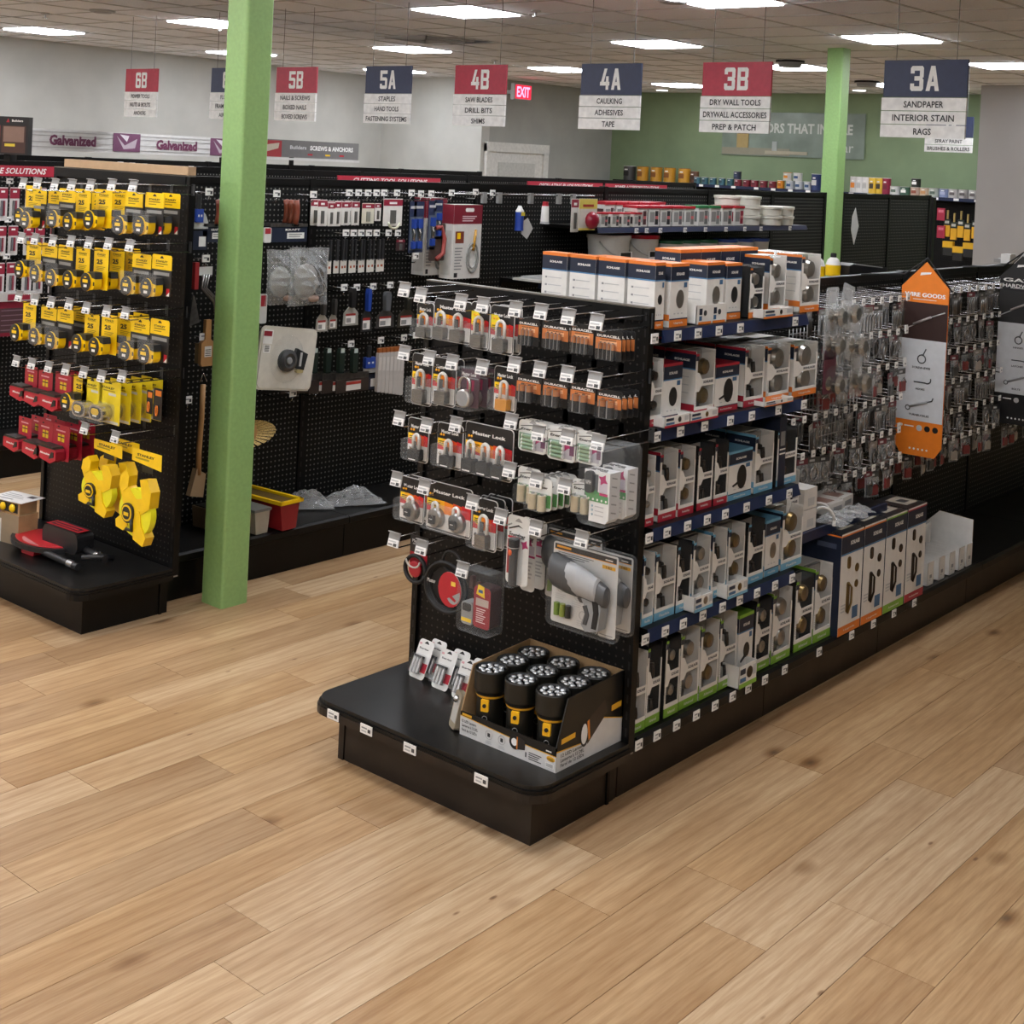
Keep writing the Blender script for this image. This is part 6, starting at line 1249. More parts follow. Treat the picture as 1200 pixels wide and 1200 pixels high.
hang('carded_item', 'pale crescent tool hanging from the wide crimson card row', 'tool', (1.429,1.526,1.525,1.619), lambda w, h: (M().tube([(w*.4*math.cos(t), -.01, -h*.3-w*.3*math.sin(t)) for t in [math.pi*i/8 for i in range(9)]], .006, C('#cfcfb8'), 6).mesh('c'), []), x=-2.57)
def blue_card(w, h): return M().prism(rr(w, h, .004, 0, -h/2), -.002, 0, C('#2a3350')).r(-w*.4, w*.4, -h*.14, -h*.09, -.0024, LGREY).r(-w*.4, w*.4, -h*.95, -h*.3, -.0024, C('#5b636c')).mesh('card'), [('blue_handle', M().box(-w*.2, w*.2, -.02, -.002, -h*.52, -h*.34, BLUE).box(-w*.06, w*.06, -.01, -.004, -h*.8, -h*.5, STEEL).box(-w*.2, w*.2, -.02, -.002, -h*.92, -h*.78, BLUE).mesh('handle')), ('steel_tool', M().tube([(-w*.1, -.012, -h*.52), (w*.1, -.014, -h*.64), (-w*.05, -.012, -h*.78)], .006, CHROME, 6).mesh('steel'))]
for i, kk in enumerate(((1.626,1.676,1.432,1.695), (1.656,1.731,1.433,1.696), (1.764,1.822,1.447,1.700), (1.806,1.871,1.501,1.706))):
    hang('carded_cutter', 'navy card with blue handled tool, %s from the left, top row' % ORD[i], 'package', kk, blue_card, group='navy carded cutters')
# row of small putty knives hanging with labels at their ends
def putty(w, h, lab='#d8d5cc'): return M().box(-w*.42, w*.42, -.003, 0, -h, -h*.62, C(lab)).r(-w*.2, w*.2, -h*.85, -h*.78, -.0036, C('#a8502c')).mesh('blade'), [('handle', M().box(-w*.18, w*.18, -.012, 0, -h*.6, 0, C('#2e2e30', .4)).mesh('handle')), ('ferrule', M().box(-w*.14, w*.14, -.008, -.001, -h*.64, -h*.56, STEEL).mesh('ferrule'))]
ya = (1.089,1.139,1.173,1.201,1.229,1.263,1.292,1.321,1.350,1.386,1.415,1.445,); 
zz_ = (1.078,1.111,1.342,1.506)
for i, y in enumerate(ya):
    hang('putty_knife', 'slim putty knife with white blade label, %s from the left in the second row' % ORD[i], 'knife', (y-.014, y+.014+(.012 if i in (1, 11) else 0), zz_[2], zz_[3]), putty, group='row of slim putty knives', x=LEVY-.012*(i % 2))
def scraper(w, h, hc='#232426', bc='#8e8d84', lab=True):
    m = M().prism([(-w*.5, -h), (w*.5, -h), (w*.46, -h*.66), (w*.14, -h*.5), (-w*.14, -h*.5), (-w*.46, -h*.66)], -.004, 0, C(bc, .35))
    if lab: m.r(-w*.34, w*.3, -h*.95, -h*.74, -.0046, WHITE).r(-w*.3, w*.0, -h*.92, -h*.8, -.005, GREY).r(-w*.34, w*.3, -h*.74, -h*.68, -.0046, C('#9c2f2a'))
    return m.mesh('blade'), [('handle', M().prism([(-w*.12, -h*.52), (w*.12, -h*.52), (w*.16, -h*.1), (w*.1, 0), (-w*.1, 0), (-w*.16, -h*.1)], -.022, .002, C(hc, .4)).mesh('handle'))]
for kk, hc, bc, l in (((1.001,1.077,1.070,1.238), '#3b3a38', '#9c988e', 'scraper with red and white label, leftmost of the scraper row'), ((1.082,1.138,1.077,1.223), '#3b3a38', '#8e8a80', 'small scraper right of the leftmost one'),
        ((1.175,1.277,1.088,1.271), '#1c1c1e', '#9a9990', 'plain grey putty knife with black handle and white label'), ((1.296,1.372,1.051,1.263), '#24439a', '#2c2c2c', 'narrow dark scraper with blue handle'),
        ((1.401,1.527,1.061,1.243), '#5a5d60', '#3d3b39', 'wide scraper with oval logo on a red and white label'), ((1.551,1.676,1.056,1.242), '#24241f', '#3b372e', 'wide dark scraper at the right end of the row')):
    hang('scraper', l, 'scraper', kk, lambda w, h, hc=hc, bc=bc: scraper(w, h, hc, bc), x=-2.58, group='scrapers on the tall run')
# taping knives with green handles and boxed floats
kk = (1.042,1.418,0.775,0.986)
for j in range(5):
    def knife5(w, h): return M().box(-w/2, w/2, -.004, 0, -h*.7, -h*.56, STEEL).box(-w/2, w/2, -.006, -.001, -h, -h*.7, C('#332a25')).r(-w*.2, w*.25, -h*.96, -h*.75, -.0065, C('#d8d4cc')).r(-w*.2, w*.25, -h*.83, -h*.76, -.007, C('#a8362c')).mesh('blade'), [('handle', M().prism([(-.014, -h*.56), (.014, -h*.56), (.018, -h*.1), (.012, 0), (-.012, 0), (-.018, -h*.1)], -.02, .004, C('#1f2b24', .4)).r(-.012, .012, -h*.1, 0, -.0206, C('#b7c4be')).mesh('handle'))]
    hang('taping_knife', 'wide knife with green-black handle, %s in the fan above the brown labels' % ORD[j], 'knife', (kk[0]-.055*(4-j)+.05, kk[1]-.055*(4-j)-.11, kk[2]-.0, kk[3]), knife5, x=-2.52-.035*(4-j), group='fan of wide knives')
hang('drywall_knife', 'wide steel knife with blue cap and dark label beside the fan', 'knife', (1.319,1.449,0.762,0.982), curved_blade, x=-2.57)
ys = (1.397,1.423,1.450,1.477,1.504,1.529,1.553,); kz = (1.371,1.430,0.751,0.968)
for i, y in enumerate(ys):
    hang('paint_stick', 'white wrapped stick with orange cap, %s of seven' % ORD[i], 'tool', (y-.014, y+.014, kz[2]-.005*i, kz[3]), lambda w, h: (M().prism(rr(w*.9, h*.9, .006, 0, -h*.55), -.02, 0, C('#bdb9b4')).r(-w*.3, w*.3, -h*.5, -h*.2, -.0206, C('#cfcbc6')).mesh('stick'), [('orange_cap', M().box(-w*.4, w*.4, -.018, -.002, -h*.1, 0, C('#9c5a2c')).mesh('cap'))]), x=-2.55, group='seven wrapped sticks')
# red saw, boxed sanding kit, tubes
hang('jab_saw', 'tool with curved red handle in a clear sleeve beside the boxed kit', 'tool', (1.781,1.899,1.386,1.581), lambda w, h: (M().prism(rr(w, h, .01, 0, -h/2), -.002, 0, C('#4b3f3a')).mesh('sleeve'), [('red_handle', M().tube([(-w*.1, -.012, -h*.95), (w*.3, -.014, -h*.8), (w*.35, -.014, -h*.4), (w*.1, -.014, -h*.08), (-w*.2, -.012, -h*.1)], .012, C('#a04a44', .45), 8).mesh('handle'))]))
def kit(w, h):
    m = M().box(-w/2, w/2, 0, .09, -h, 0, C('#d6d4cf')); f = -.0006
    m.r(-w/2, w/2, -h*.26, 0, f, C('#7a1f2e')).rs(0, .09, -h*.26, 0, -w/2-.0006, C('#7a1f2e')).rs(.01, .08, -h*.95, -h*.35, -w/2-.0006, C('#c4c2bc')).prism(rr(w*.3, h*.05, h*.02, w*.05, -h*.07), f-.0004, f, WHITE).lines(-w*.2, w*.3, -h*.15, 3, h*.03, f-.0004, C('#d9bcc0'))
    m.r(-w*.42, -w*.12, -h*.52, -h*.36, f, C('#7a3a2c')).r(-w*.36, -w*.24, -h*.46, -h*.38, f-.0004, YELLOW).lines(-w*.42, -w*.15, -h*.58, 8, h*.04, f, GREY).r(-w*.42, -w*.3, -h*.98, -h*.92, f, INK)
    q = M().tube([(w*.2+w*.2*math.cos(t), f-.002, -h*.72+h*.2*math.sin(t)) for t in [2*math.pi*i/18 for i in range(18)]], .006, C('#8a8b88'), 6, True).tube([(w*.2+w*.13*math.cos(t), f-.002, -h*.72+h*.14*math.sin(t)) for t in [2*math.pi*i/16 for i in range(16)]], .005, C('#a5a6a2'), 6, True).tube([(w*.28, f-.004, -h*.34), (w*.24, f-.004, -h*.5), (w*.2, f-.004, -h*.62)], .008, C('#b98a2c'), 6)
    return m.mesh('box'), [('printed_hose', q.mesh('hose'))]
hang('sanding_kit_box', 'tall white box with crimson top and coiled hose picture, front one', 'box', (1.930,2.154,1.289,1.682), kit, x=-2.57)
hang('sanding_kit_box', 'tall white box with crimson top behind and left of the front one', 'box', (1.833,1.992,1.302,1.711), kit, x=-2.68)
hang('caulk_tube', 'blue and white tube hanging on the bare pegboard', 'tube', (2.464,2.546,1.539,1.678), lambda w, h: (M().lathe([(w*.12, 0, WHITE), (w*.2, -h*.12, WHITE), (w*.3, -h*.2, WHITE), (w*.3, -h*.25, BLUE), (w*.3, -h*.85, BLUE), (w*.32, -h, WHITE)][::-1], C('#3264a8', .4), n=12).mesh('tube'), [('yellow_label', M().r(-w*.2, w*.2, -h*.4, -h*.25, -w*.31, C('#d8c23c')).mesh('label'))]))
hang('diamond_tag', 'white diamond-shaped tag below the blue tube', 'tag', (2.528,2.627,1.490,1.610), lambda w, h: (M().prism([(-w/2, -h*.75), (0, -h), (w/2, -h*.5), (0, 0), (-w/2, -h*.2)], -.002, 0, C('#c9c9c7')).mesh('tag'), []))
hang('small_tube', 'small white tube with red cap on the bare pegboard', 'tube', (2.697,2.767,1.576,1.703), lambda w, h: (M().lathe([(w*.25, 0, RED), (w*.25, -h*.14, RED), (w*.3, -h*.2, WHITE), (w*.36, -h*.9, LGREY), (w*.4, -h, LGREY)][::-1], C('#b9babb', .4), n=10).mesh('tube'), []))
def sander(w, h): return M().prism(rr(w, h, .004, 0, -h/2), -.003, 0, C('#cfcabf')).r(-w/2, w/2, -h*.32, -.002, -.0036, C('#e0cb62')).r(-w*.3, w*.3, -h*.26, -h*.18, -.004, C('#a8362c')).r(-w/2, w/2, -h, -h*.93, -.0036, C('#e0cb62')).mesh('card'), [('red_ball', M().ball((w*.12, -.02, -h*.68), w*.3, C('#8c1a30', .3), 14, sy=.7).mesh('ball'))]
hang('carded_ball_tool', 'yellow-topped card with dark red ball beside the tub shelf', 'package', (2.812,2.983,1.550,1.731), sander, x=-2.42)
hang('carded_item', 'crimson and white card seen edge-on behind the red ball card', 'package', (2.793,2.865,1.537,1.728), white_card, x=-2.46)
# long rail of hooks
thing('hook_rail', 'long chrome rail with clear hook ends along the bare pegboard', 'rail', M().tube([(0, (1.954,)[0], 0), (0, (3.224,)[0], 0)], .005, CHROME, 6), (-2.62, 0, (1.739,)[0]), parts=[('hook_end', M().box(-.01, .01, y-.015, y+.015, -.05, .01, C('#8a8a88', .3))) for y in (2.218,2.346,2.621,2.879,3.017,)])
# on the base deck of the tall run
p = (-2.724,1.142,0.200)
def open_box(L, W_, H_, m, inner):
    b = M().prismx([(-W_/2, 0), (W_/2, 0), (W_*.62, H_), (-W_*.62, H_)], -L/2, L/2, m)
    return b
def pan(L, wb, wt, H_, m): return M().prismx([(-wb, 0), (wb, 0), (wt, H_), (-wt, H_)], -L/2, L/2, m)
rim = M().box(-.185, .185, -.07, -.054, .12, .135, YELLOW).box(-.185, .185, .054, .07, .12, .135, YELLOW).box(-.185, -.17, -.07, .07, .12, .135, YELLOW).box(.17, .185, -.07, .07, .12, .135, YELLOW)
thing('mud_pan', 'dark red pan with thick yellow rim on the base behind the post', 'pan', pan(.34, .042, .06, .12, C('#8c1c24', .4)), (-2.585, .74, .206), .06, parts=[('yellow_rim', rim), ('inside', M().box(-.168, .168, -.053, .053, .118, .124, C('#5a4410', .6)))])
thing('wrapped_pan', 'tan pan-shaped box in clear wrap just left of the red pan', 'pan', pan(.32, .034, .045, .1, C('#a59c8c', .5)), (-2.6, .605, .206), .04, parts=[('grey_top', M().box(-.165, .165, -.05, .05, .1, .112, C('#6a6b68', .3)))])
thing('open_pan', 'brown open box half hidden by the post, beside the wrapped pan', 'pan', pan(.3, .034, .045, .095, C('#8a7254', .5)), (-2.59, .5, .206), .04, parts=[('dark_inside', M().box(-.14, .14, -.036, .036, .095, .099, C('#26241f')))])
fb = (-2.556,1.173,0.220)
for i, (dx, dy, a, w_) in enumerate(((-.08, -.03, .9, .26), (-.0, .18, 1.1, .34))):
    thing('film_bundle', 'crumpled clear film lying on the base, %s heap' % ('left', 'right')[i], 'bag', crumple(14, 10, w_, .15, .09, 31+i, FILM), (-2.6+dx, 1.12+dy, .206), a, 'crumpled clear film heaps')
# shelf of tubs farther along the tall run
ts = (3.270,5.483,)
zt = 1.565
shelf(G2, ts[0]-.075-.3, ts[1]-.075, zt, .02, .41, [y-.075 for y in (3.348,3.455,3.602,3.878,4.117,4.367,4.606,4.820,5.223,)], lip=.03)
shelf(G2, ts[0]-.075-.3, ts[1]-.075, 1.27, .02, .38, [], lip=.03)
TW_ = C('#d8d6d0', .4)
@memo
def tub(r, h, lid, lab):
    m = M().lathe([(r*.9, 0), (r, h*.86), (r*1.04, h*.87, C(lid, .35)), (r*1.04, h, C(lid, .35)), (r*.9, h, C(lid, .35))], TW_, n=14)
    m.r(-r*.55, r*.55, h*.15, h*.75, -r*1.0, WHITE).r(-r*.3, r*.3, h*.45, h*.68, -r*1.0-.0006, C(lab)).r(-r*.4, r*.4, h*.25, h*.32, -r*1.0-.0006, GREY)
    return m.mesh('tub')
@memo
def boxtub(w, d, h, lid, lab):
    m = M().box(-w/2, w/2, 0, d, 0, h*.88, TW_).box(-w*.52, w*.52, -.004, d+.004, h*.88, h, C(lid, .35)).r(-w*.4, w*.05, h*.2, h*.7, -.0006, C('#8f8d89')).r(w*.1, w*.42, h*.08, h*.75, -.0006, C(lab)).r(w*.12, w*.4, h*.35, h*.5, -.0012, C('#c96a6a')).rs(.01, d-.01, h*.2, h*.7, -w/2-.0006, C(lab))
    return m.mesh('tub')
yy = (3.062,3.173,3.285,3.400,)
for i, y in enumerate(yy): thing('spackle_tub', 'small white tub with red lid, %s from the left in the front row' % ORD[i], 'tub', boxtub(.075, .07, .085, '#b3202f', '#3a3234'), (-2.42, y, zt+.002), H90, 'small red-lidded tubs')
yy = (3.473,3.602,3.733,3.868,4.006,)
for i, y in enumerate(yy): thing('spackle_tub', 'medium red-lidded white tub, %s from the left behind the small ones' % ORD[i], 'tub', boxtub(.11, .1, .125, '#b3202f', ('#4a2a2c', '#1f1f22', '#1f1f22', '#6a6a68', '#7a7a76')[i]), (-2.44, y, zt+.002), H90, 'medium red-lidded tubs')
yy = (4.167,4.312,4.461,4.614,)
for i, y in enumerate(yy): thing('spackle_tub', 'white box tub with %s lid, %s in the right part of the upper shelf' % (('green', 'green', 'red', 'red')[i], ORD[i]), 'tub', boxtub(.12, .1, .13, ('#2f7a4a', '#2f7a4a', '#b3202f', '#b3202f')[i], ('#6d716e', '#8a8c88', '#5b5b5a', '#8c1f35')[i]), (-2.44, y, zt+.002), H90, 'right part tubs')
for r_ in range(2):
    for i in range(5): thing('spackle_tub', 'rear row red-lidded tub, %s from the left, %s' % (ORD[i], ('nearer', 'farther')[r_]), 'tub', boxtub(.1, .1, .14, '#b3202f', '#4a2a2c'), (-2.57-.1*r_*.9, yy[0]-.85+.12*i+.2*r_, zt+.002), H90, 'rear red-lidded tubs')
yy = (4.975,5.214,4.859,)
for i in range(2):
    for j in range(2): thing('round_tub', 'round cream tub, %s stack, %s' % (('left', 'right')[i], ('lower', 'upper')[j]), 'tub', M().lathe([(.085, 0), (.088, .045), (.094, .046), (.094, .062), (.08, .064)], C('#d8d5c8', .4), n=18), (-2.47, yy[0]+.17*i+.09, zt+.002+.066*j), 0, 'stacked round cream tubs')
for i in range(2): 
    for j in range(3): thing('round_tub', 'round cream tub of the taller rear stacks, %s stack, %s' % (('left', 'right')[i], ('bottom', 'middle', 'top')[j]), 'tub', M().lathe([(.085, 0), (.088, .045), (.094, .046), (.094, .062), (.08, .064)], C('#d8d5c8', .4), n=18), (-2.55+.03*i, yy[0]-.12-.22*(1-i), zt+.002+.066*j), 0, 'stacked round cream tubs')
def bucket(r, h, lid): 
    return M().lathe([(r*.86, 0), (r, h*.9), (r*1.05, h*.9, C(lid, .35)), (r*1.05, h, C(lid, .35)), (r*.9, h, C(lid, .35))], TW_, n=18).r(-r*.5, r*.5, h*.2, h*.6, -r*1.0, WHITE).r(-r*.4, r*.4, h*.45, h*.58, -r*1.0-.001, INK).r(r*.1, r*.45, h*.2, h*.4, -r*1.0-.001, C('#8c2f36'))
for i, y in enumerate((3.309,3.615,)):
    thing('bucket', 'large white bucket with wire handle on the lower tub shelf, %s one' % ('left', 'right')[i], 'bucket', bucket(.13, .24, ('#d8d6d0', '#b3202f')[i]), (-2.56, y, 1.272), H90, 'two large buckets', [('bail_handle', M().tube([(.135*math.cos(t), -.14*math.sin(t)*.6-.03, .2-.09*math.sin(t)) for t in [math.pi*i/10 for i in range(11)]], .005, C('#b9b8b2'), 6))])
for i, (y, c) in enumerate(zip((3.908,4.107,4.323,4.580,4.792,5.000,), ('#2f6a4a', '#2f6a4a', '#2f6a4a', '#34509c', '#34509c', '#34509c'))):
    thing('plaster_pail', 'white pail with %s lid on the lower tub shelf, %s in the row' % ('green' if i < 3 else 'blue', ORD[i]), 'bucket', bucket(.085, .2, c), (-2.52, y, 1.272), H90, 'white pails with coloured lids')
thing('tan_ledger', 'white folded sheets lying at the bottom of the bare pegboard', 'paper', M().box(-.1, .1, -.3, .3, 0, .012, OFFW).box(-.08, .09, -.25, .32, .013, .022, LGREY), (-2.55, (2.831,)[0], 1.258), parts=[])
shelf(G2, (2.589,)[0]-.075, (3.052,)[0]+.1, 1.256, .02, .3, [])

# ================================================================ FARTHER RUNS AND THE BACK WALL
# third run: red header strips, hung white and red packs at the left edge
for i, (y0, y1, t) in enumerate(((.2, 1.13, 'STORAGE SOLUTIONS'), (3.24, 4.3, 'CUTTING TOOL SOLUTIONS'), (5.36, 6.4, 'OSCILLATING BLADE SOLUTIONS'), (6.45, 7.42, 'POWER ACCESSORY SOLUTIONS'))):
    w = y1-y0
    m = M().box(-.006, .006, y0, y1, 1.705, 1.765, C('#a8283a', .4)).text(t, (y0+y1)/2 if i else .715, 1.735, w*.72 if i else .47, .034, .0066, WHITE, .02, face='+x', shear=.25)
    thing('header_strip', 'red header strip with white lettering on the third run, %s from the left' % ORD[i], 'sign', m, (-4.9, 0, 0), group='red header strips', parts=[('bracket', M().box(-.24, -.006, y0+.05, y0+.07, 1.73, 1.74, BLACK)), ('bracket', M().box(-.24, -.006, y1-.07, y1-.05, 1.73, 1.74, BLACK))])
def wr_pack(w, h): return M().prism(rr(w, h, .006, 0, -h/2), -.003, 0, C('#c9c7c4')).r(-w/2, w/2, -h*.34, -.006, -.0036, C('#8f2438')).r(-w*.2, w*.2, -h*.16, -h*.1, -.004, WHITE).mesh('card'), [('bit_set', M().box(-w*.2, -w*.05, -.012, -.003, -h*.85, -h*.4, C('#6a6a6c')).box(w*.05, w*.2, -.012, -.003, -h*.85, -h*.4, C('#8d3a48')).mesh('bit'))]
for r_, (zt_, h_) in enumerate(((1.64, .19), (1.42, .17), (1.21, .19))):
    for i in range(10):
        y = .36+.085*i
        hang('drill_bit_pack', 'white card with crimson head on the third run, %s row, %s from the left' % (ORD[r_], ORD[i]), 'package', (y-.03, y+.03, zt_-h_, zt_), wr_pack, x=-4.92-.02*(i % 2), group='crimson-headed packs on the third run')
        if i % 2 == 0: thing('peg_hook', 'tagged hook on the third run, %s row, %s from the left' % (ORD[r_], ORD[i//2]), 'hook', small_hook2(.22), (-5.146, y+.04, zt_+.0), H90, 'tagged hooks on the third run')
for i in range(2):
    thing('blade_case', 'large red and grey case on the third run, %s one' % ('left', 'right')[i], 'case', M().box(-.13, .13, -.04, 0, 0, .2, C('#7a1f30', .4)).r(-.1, .1, .02, .16, -.0406, C('#4a3034')).lines(-.09, .09, .15, 5, .028, -.041, C('#77606a'), .006).box(-.13, .13, -.05, .0, .2, .25, C('#b9b6b3')).r(-.06, .08, .205, .24, -.0506, C('#8f2438')), (-4.94, .52+.28*i, .79), H90, 'two red cases')
# poster box on top of the third run
pb = M().box(-.2, .14, -.02, .02, 0, .21, C('#1e1c1c')).r(-.18, -.035, .01, .16, -.0206, C('#8c2430')).r(-.17, -.05, .09, .155, -.021, C('#6a5650')).r(-.025, .125, .01, .16, -.0206, C('#4a3029')).r(-.015, .115, .07, .155, -.021, C('#8a6f62')).r(-.005, .06, .045, .06, -.0214, C('#d8c23c')).text('SOLUTIONS', -.12, .185, .1, .016, -.0206, WHITE, .03).text('Builders', .07, .188, .07, .012, -.0206, WHITE, .03).prism([(.0, .178), (.02, .178), (.012, .2)], -.021, -.0206, RED)
thing('picture_topper', 'dark picture board with two photos on top of the third run', 'sign', pb, (-4.75, .62, 1.83), .45, parts=[('stand', M().box(-.02, .02, .0, .06, -.04, .0, BLACK))])
# fourth run: long white header board with purple lettering, and a screws header
GX = -7.46
hb = M().box(-.01, .01, 1.9, 4.6, 1.835, 2.005, C('#c9c8c5', .4))
for z in (1.86, 1.9, 1.95, 1.98): hb.box(.01, .013, 1.9, 4.6, z, z+.006, C('#a5a4a1'))
lt1 = M()
lts = [('purple_lettering', M().text('Galvanized', y, 1.92, .42, .085, .0145, C('#6a3350'), .05, face='+x')) for y in (2.72, 3.72)]
pc = M()
for y in (3.22, 4.2): pc.box(.013, .015, y-.13, y+.13, 1.85, 2.0, C('#6f4460')).add([(.0156, y-.1, 1.98), (.0156, y-.02, 1.9), (.0156, y+.1, 1.96), (.0156, y+.08, 1.88), (.0156, y-.03, 1.87)], [(0, 1, 2, 3, 4)], C('#b9aab4')).add([(.016, y-.07, 1.99), (.016, y+.0, 1.93), (.016, y+.02, 1.98)], [(0, 1, 2)], C('#d8d0d6'))
thing('header_board', 'long white header board reading Galvanized twice in purple', 'sign', hb, (GX, 0, 0), parts=lts+[('picture_panel', pc), ('stand', M().box(-.02, -.01, 2.2, 2.25, 1.75, 1.95, BLACK).box(-.02, -.01, 4.2, 4.25, 1.75, 1.95, BLACK))])
hb2 = M().box(-.01, .01, 4.66, 5.85, 1.86, 2.02, C('#6f6d6b', .4)).box(.01, .03, 4.6, 5.85, 1.835, 1.855, C('#c9c8c5')).add([(.011, 4.66, 1.86), (.011, 4.88, 1.86), (.011, 4.88, 2.01), (.011, 4.66, 2.01)], [(0, 1, 2, 3)], C('#9c2f34')).add([(.012, 4.68, 1.9), (.012, 4.84, 1.94), (.012, 4.85, 1.99), (.012, 4.7, 1.97)], [(0, 1, 2, 3)], C('#b9ad9a'))
thing('header_board', 'grey header board reading SCREWS and ANCHORS right of the green post', 'sign', hb2, (GX, 0, 0), parts=[('white_lettering', M().text('SCREWS & ANCHORS', 5.5, 1.955, .55, .045, .0115, WHITE, .04, face='+x')), ('grey_lettering', M().text('Builders', 5.08, 1.955, .2, .035, .0115, C('#c9c9c9'), .03, face='+x')),
    ('coloured_bits', M().box(.01, .0112, 5.2, 5.26, 1.885, 1.9, RED).box(.01, .0112, 5.42, 5.48, 1.885, 1.9, YELLOW).box(.01, .0112, 5.6, 5.66, 1.885, 1.9, RED)), ('stand', M().box(-.02, -.01, 5.0, 5.05, 1.75, 1.95, BLACK))])
ys = (1.213,1.294,1.383,1.479,1.564,1.651,1.740,1.934,2.006,)
for i, y in enumerate(ys):
    thing('peg_hook', 'white-tagged hook above the tape display, on the top of the third run, %s' % ORD[i], 'hook', small_hook2(.2), (-5.146, y, (1.802,1.804,1.802,1.805,1.802,1.799,1.796,1.791,1.793,)[i]-.05), H90, 'tagged hooks at the top of the third run')
for i, (u0, y) in enumerate(zip(range(6), (3.769,3.930,4.797,4.952,5.111,5.329,))):
    thing('peg_hook', 'tagged hook under the red header strips, %s from the left' % ORD[i], 'hook', small_hook2(.2), (-5.146, y, 1.64), H90, 'tagged hooks under the header strips')
# back wall paint shelving
bx0, bx1, by = -8.65, -3.4, 11.75
bk = thing('paint_shelving', 'long black paint shelving along the green back wall', 'shelving', None, (bx0, by, 0))
L_ = bx1-bx0
for i in range(5):
    a = L_*i/5; b = L_*(i+1)/5
    ob('back_panel', M().box(a+.02, b-.02, .3, .33, .1, 1.74, PEGX), bk); ob('base_deck', M().box(a, b, -.12, .3, .12, .17, DECK), bk)
    s1 = ob('shelf', M().box(a, b, -.0, .3, 1.715, 1.74, BLACK), bk); ob('price_channel', M().box(a, b, -.012, .0, 1.705, 1.742, CHAN if i > 0 else BLACK), s1)
    for q in range(4 if i else 0): ob('price_tag', M().box(a+.12+.24*q-.03, a+.12+.24*q+.03, -.016, -.012, 1.71, 1.738, WHITE), s1)
for i in range(6): ob('upright', M().box(L_*i/5-.015, L_*i/5+.015, .0, .33, 0, 1.71, BLACK), bk)
ob('kick_plate', M().box(0, L_, -.1, -.08, 0, .12, KICK), bk)
@memo
def can(r, h, c, lab, lid):
    return M().lathe([(r, 0, CHROME), (r, .006), (r, h-.006), (r*1.03, h-.004, C(lid, .3)), (r*1.03, h, C(lid, .3)), (r*.85, h-.002, C(lid, .3))], C(c, .4), n=14).mesh('can'), [('label_print', M().r(-r*.5, r*.5, h*.3, h*.62, -r*1.01, C(lab)).r(-r*.3, r*.3, h*.7, h*.78, -r*1.01, WHITE).mesh('label'))]
CT = 1.742
def cans(lst, name, group, base=CT, yb=None):
    for i, (p, r, h, c, lab, lid, l, st) in enumerate(lst):
        me, P = can(r, h, c, lab, lid)
        thing('paint_can' if h > .11 else 'small_can', l, 'can', me, (p, (by+.11) if yb is None else yb, base+st), 0, group, P)
xs = (-8.461,-8.245,-8.024,-7.814,-7.581,-7.426,)
cans([(xs[0], .085, .19, '#3a3836', '#1c1b1a', '#c9c8c4', 'white-topped black quart can, leftmost on the back shelf', 0)]+[(xs[i], .08, .19, '#b98526', '#7a4a1c', '#8f5a24', '%s golden stain can from the left on the back shelf' % ORD[i-1].capitalize(), 0) for i in range(1, 5)]+[(xs[5], .06, .16, '#5a3a28', '#3a2418', '#8f7a64', 'small brown can after the golden cans', 0)], 'can', 'stain cans on the back shelf')
xs = (-7.340,-7.224,-7.102,-6.968,-6.842,)
cans([(x, .045, .09, '#38606c', '#2a4450', '#c9c8c4', 'small teal can on the back shelf, %s in its row' % ORD[i], 0) for i, x in enumerate(xs)], 'can', 'teal cans', yb=by+.05)
xs = (-6.728,-6.604,-6.488,-6.360,-6.234,)
cans([(x, .05, .085, '#7d2734', '#5a1c26', '#9c9b97', 'small dark red can on the back shelf, %s in its row' % ORD[i], 0) for i, x in enumerate(xs)], 'can', 'dark red cans', yb=by+.05)
xs = (-6.747,-6.119,-6.031,-5.988,-5.865,-5.738,-5.890,-5.638,)
cans([(xs[0], .05, .1, '#232c44', '#2f3b58', '#9c9b97', 'navy can standing on the first dark red can', .086), (xs[1], .045, .1, '#d98a1c', '#b86a14', '#d8d4cc', 'orange can after the dark red cans', 0), (xs[2], .055, .1, '#c9c6bf', '#d98a1c', '#d8852c', 'white and orange can on top of the orange can', .101),
    (xs[3], .055, .1, '#b9bec4', '#33507a', '#d8d8d6', 'white can with blue label beside the orange can, lower row, first', 0), (xs[4], .055, .1, '#b9bec4', '#33507a', '#d8d8d6', 'white can with blue label, lower row, second', 0), (xs[5], .055, .1, '#b9bec4', '#33507a', '#d8d8d6', 'white can with blue label, lower row, third', 0),
    (xs[6], .055, .1, '#c9cac8', '#33507a', '#d8d8d6', 'white can stacked on the blue-labelled cans', .101), (xs[7], .06, .2, '#2a3a6a', '#c9c9c9', '#d8d8d6', 'tall navy tub just left of the far green post', 0)], 'can', 'mixed cans', yb=by+.05)
xs = (-5.136,-5.059,-4.983,-4.896,-4.810,-4.725,)
cans([(x, .05, .19, ('#c9c8c6', '#d8d7d4', '#d8d7d4', '#d9b43a', '#d9b43a', '#8c2440')[i], ('#d9822c', '#b9b9b7', '#b9b9b7', '#3a3226', '#3a3226', '#6a1c30')[i], '#dcdbd8', '%s white-lidded tub right of the far green post' % ORD[i].capitalize(), 0) for i, x in enumerate(xs)], 'can', 'white-lidded tubs', yb=by+.05)
xs = (-4.614,-4.488,-4.363,-4.250,-4.138,-4.016,-3.906,-3.787,-3.669,)
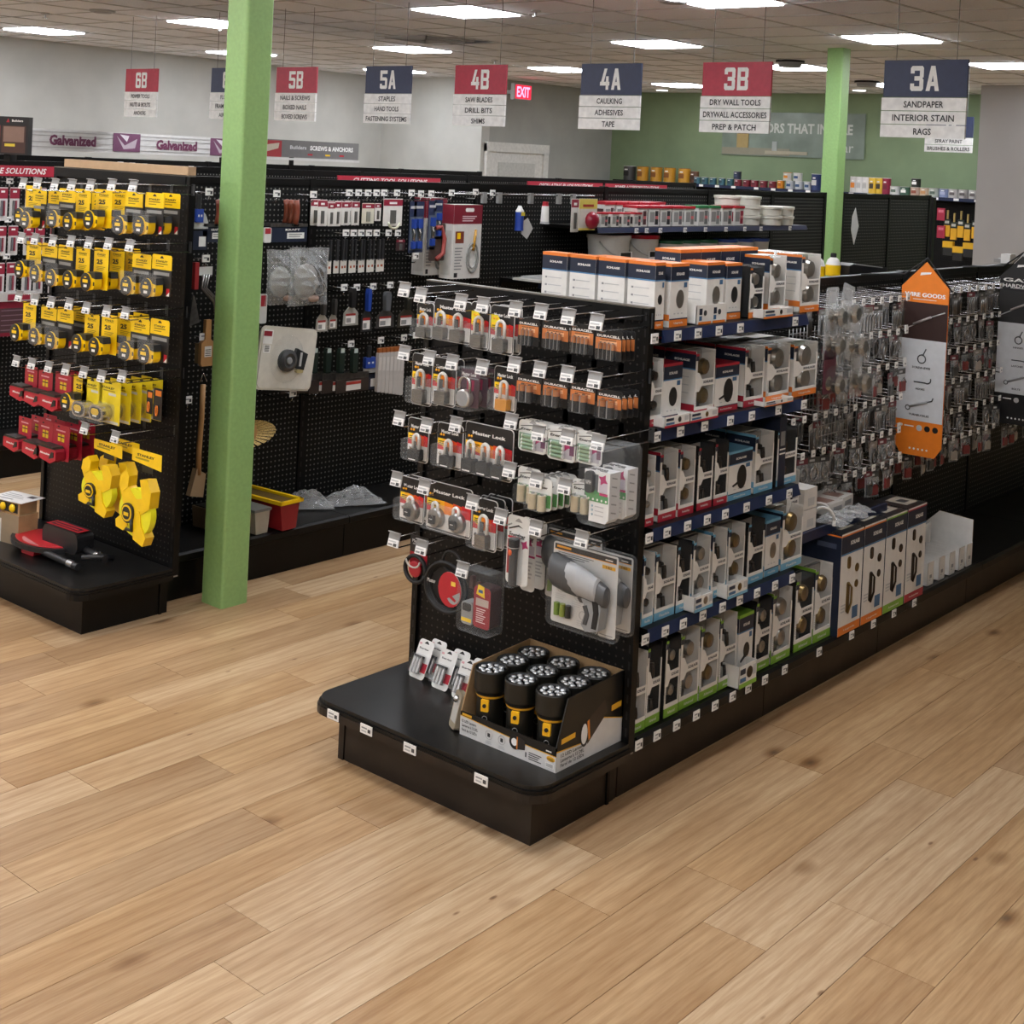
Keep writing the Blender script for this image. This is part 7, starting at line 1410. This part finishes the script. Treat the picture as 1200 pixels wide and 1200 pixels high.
cans([(x, .06, .1, ('#c9cbc8', '#3a5a48', '#b39a8a', '#b8a48c', '#a9b0a4', '#7a86a8', '#b0aeac', '#a9a6a4', '#b0aeac')[i], ('#5a6a5e', '#e0e0dc', '#8a4a3a', '#b98a5a', '#5a6a5e', '#9aa2c0', '#5a5454', '#5a5454', '#5a5454')[i], '#a8a6a2', '%s low can of the row left of the grey column' % ORD[i].capitalize(), 0) for i, x in enumerate(xs)]+[(xs[2], .055, .1, '#262824', '#e0e0dc', '#8a8884', 'black can with big white number, stacked on the low cans', .101)], 'can', 'low cans', yb=by+.05)
# paint brushes hung below the shelf, right of the slatted run
for i, y in enumerate((-3.931,-3.852,-3.773,-3.695,-3.608,-3.531,)):
    m = M().box(-.035, .035, -.012, .012, -.3, -.16, C('#d8a21c', .5)).box(-.036, .036, -.014, .014, -.17, -.1, C('#1f2a20'))
    thing('paint_brush', 'yellow carded paint brush hanging below the back shelf, %s from the left' % ORD[i], 'brush', m, (y, 11.72, 1.60-.03*(i % 2)), 0, 'yellow paint brushes', [('handle', M().cyl((0, 0, -.12), (0, 0, 0), .012, C('#b39a5a'), 8)), ('white_sleeve', M().r(-.025, .025, -.15, -.12, -.015, C('#b9b8ae')))])
for i, x in enumerate((-3.997,-3.988,)):
    thing('roller_pack', 'crimson pack beside the paint brushes, %s one' % ('upper', 'lower')[i], 'package', M().box(-.045, .045, -.02, 0, -.14, 0, C('#9c1f3a')).r(-.03, .03, -.05, -.02, -.0206, C('#c96a7c')), (x, 11.7, 1.62-.2*i), 0, 'crimson packs')
for i, x in enumerate((-3.887,-3.770,-3.652,-3.520,)):
    thing('sponge_pack', 'yellow and black pack in the lower row under the paint brushes, %s' % ORD[i], 'package', M().box(-.06, .06, -.05, 0, 0, .07, C('#d8a81c')).box(-.055, .055, -.045, -.005, -.09, 0, C('#1f1f1d')), (x, 11.7, 1.18-.05*(i % 2)), 0, 'yellow and black packs')
# black end panel and diamond tag on the far slatted run
ep = thing('end_panel', 'tall plain black panel closing the far slatted run', 'panel', M().box(-3.42, -2.98, 9.0, 9.04, 0, 1.765, BLACK), parts=[('edge_post', M().box(-2.98, -2.95, 8.99, 9.05, 0, 1.77, BLACK))])
p = (-2.750,6.944,1.527)
thing('diamond_tag', 'white diamond tag on the black slatted run right of the far post', 'tag', M().prism([(-.06, -.03), (0, -.15), (.07, 0), (0, .15), (-.05, .08)], -.004, 0, C('#c4c4c1')), (-2.74, p[1], p[2]), H90)
thing('white_box', 'small white box standing on the far end of the low run', 'box', M().box(-.04, .04, 0, .05, 0, .05, WHITE).box(-.035, .14, .05, .09, 0, .022, C('#8c8c8a')), (-.42, (4.118,)[0], 1.496), H90)
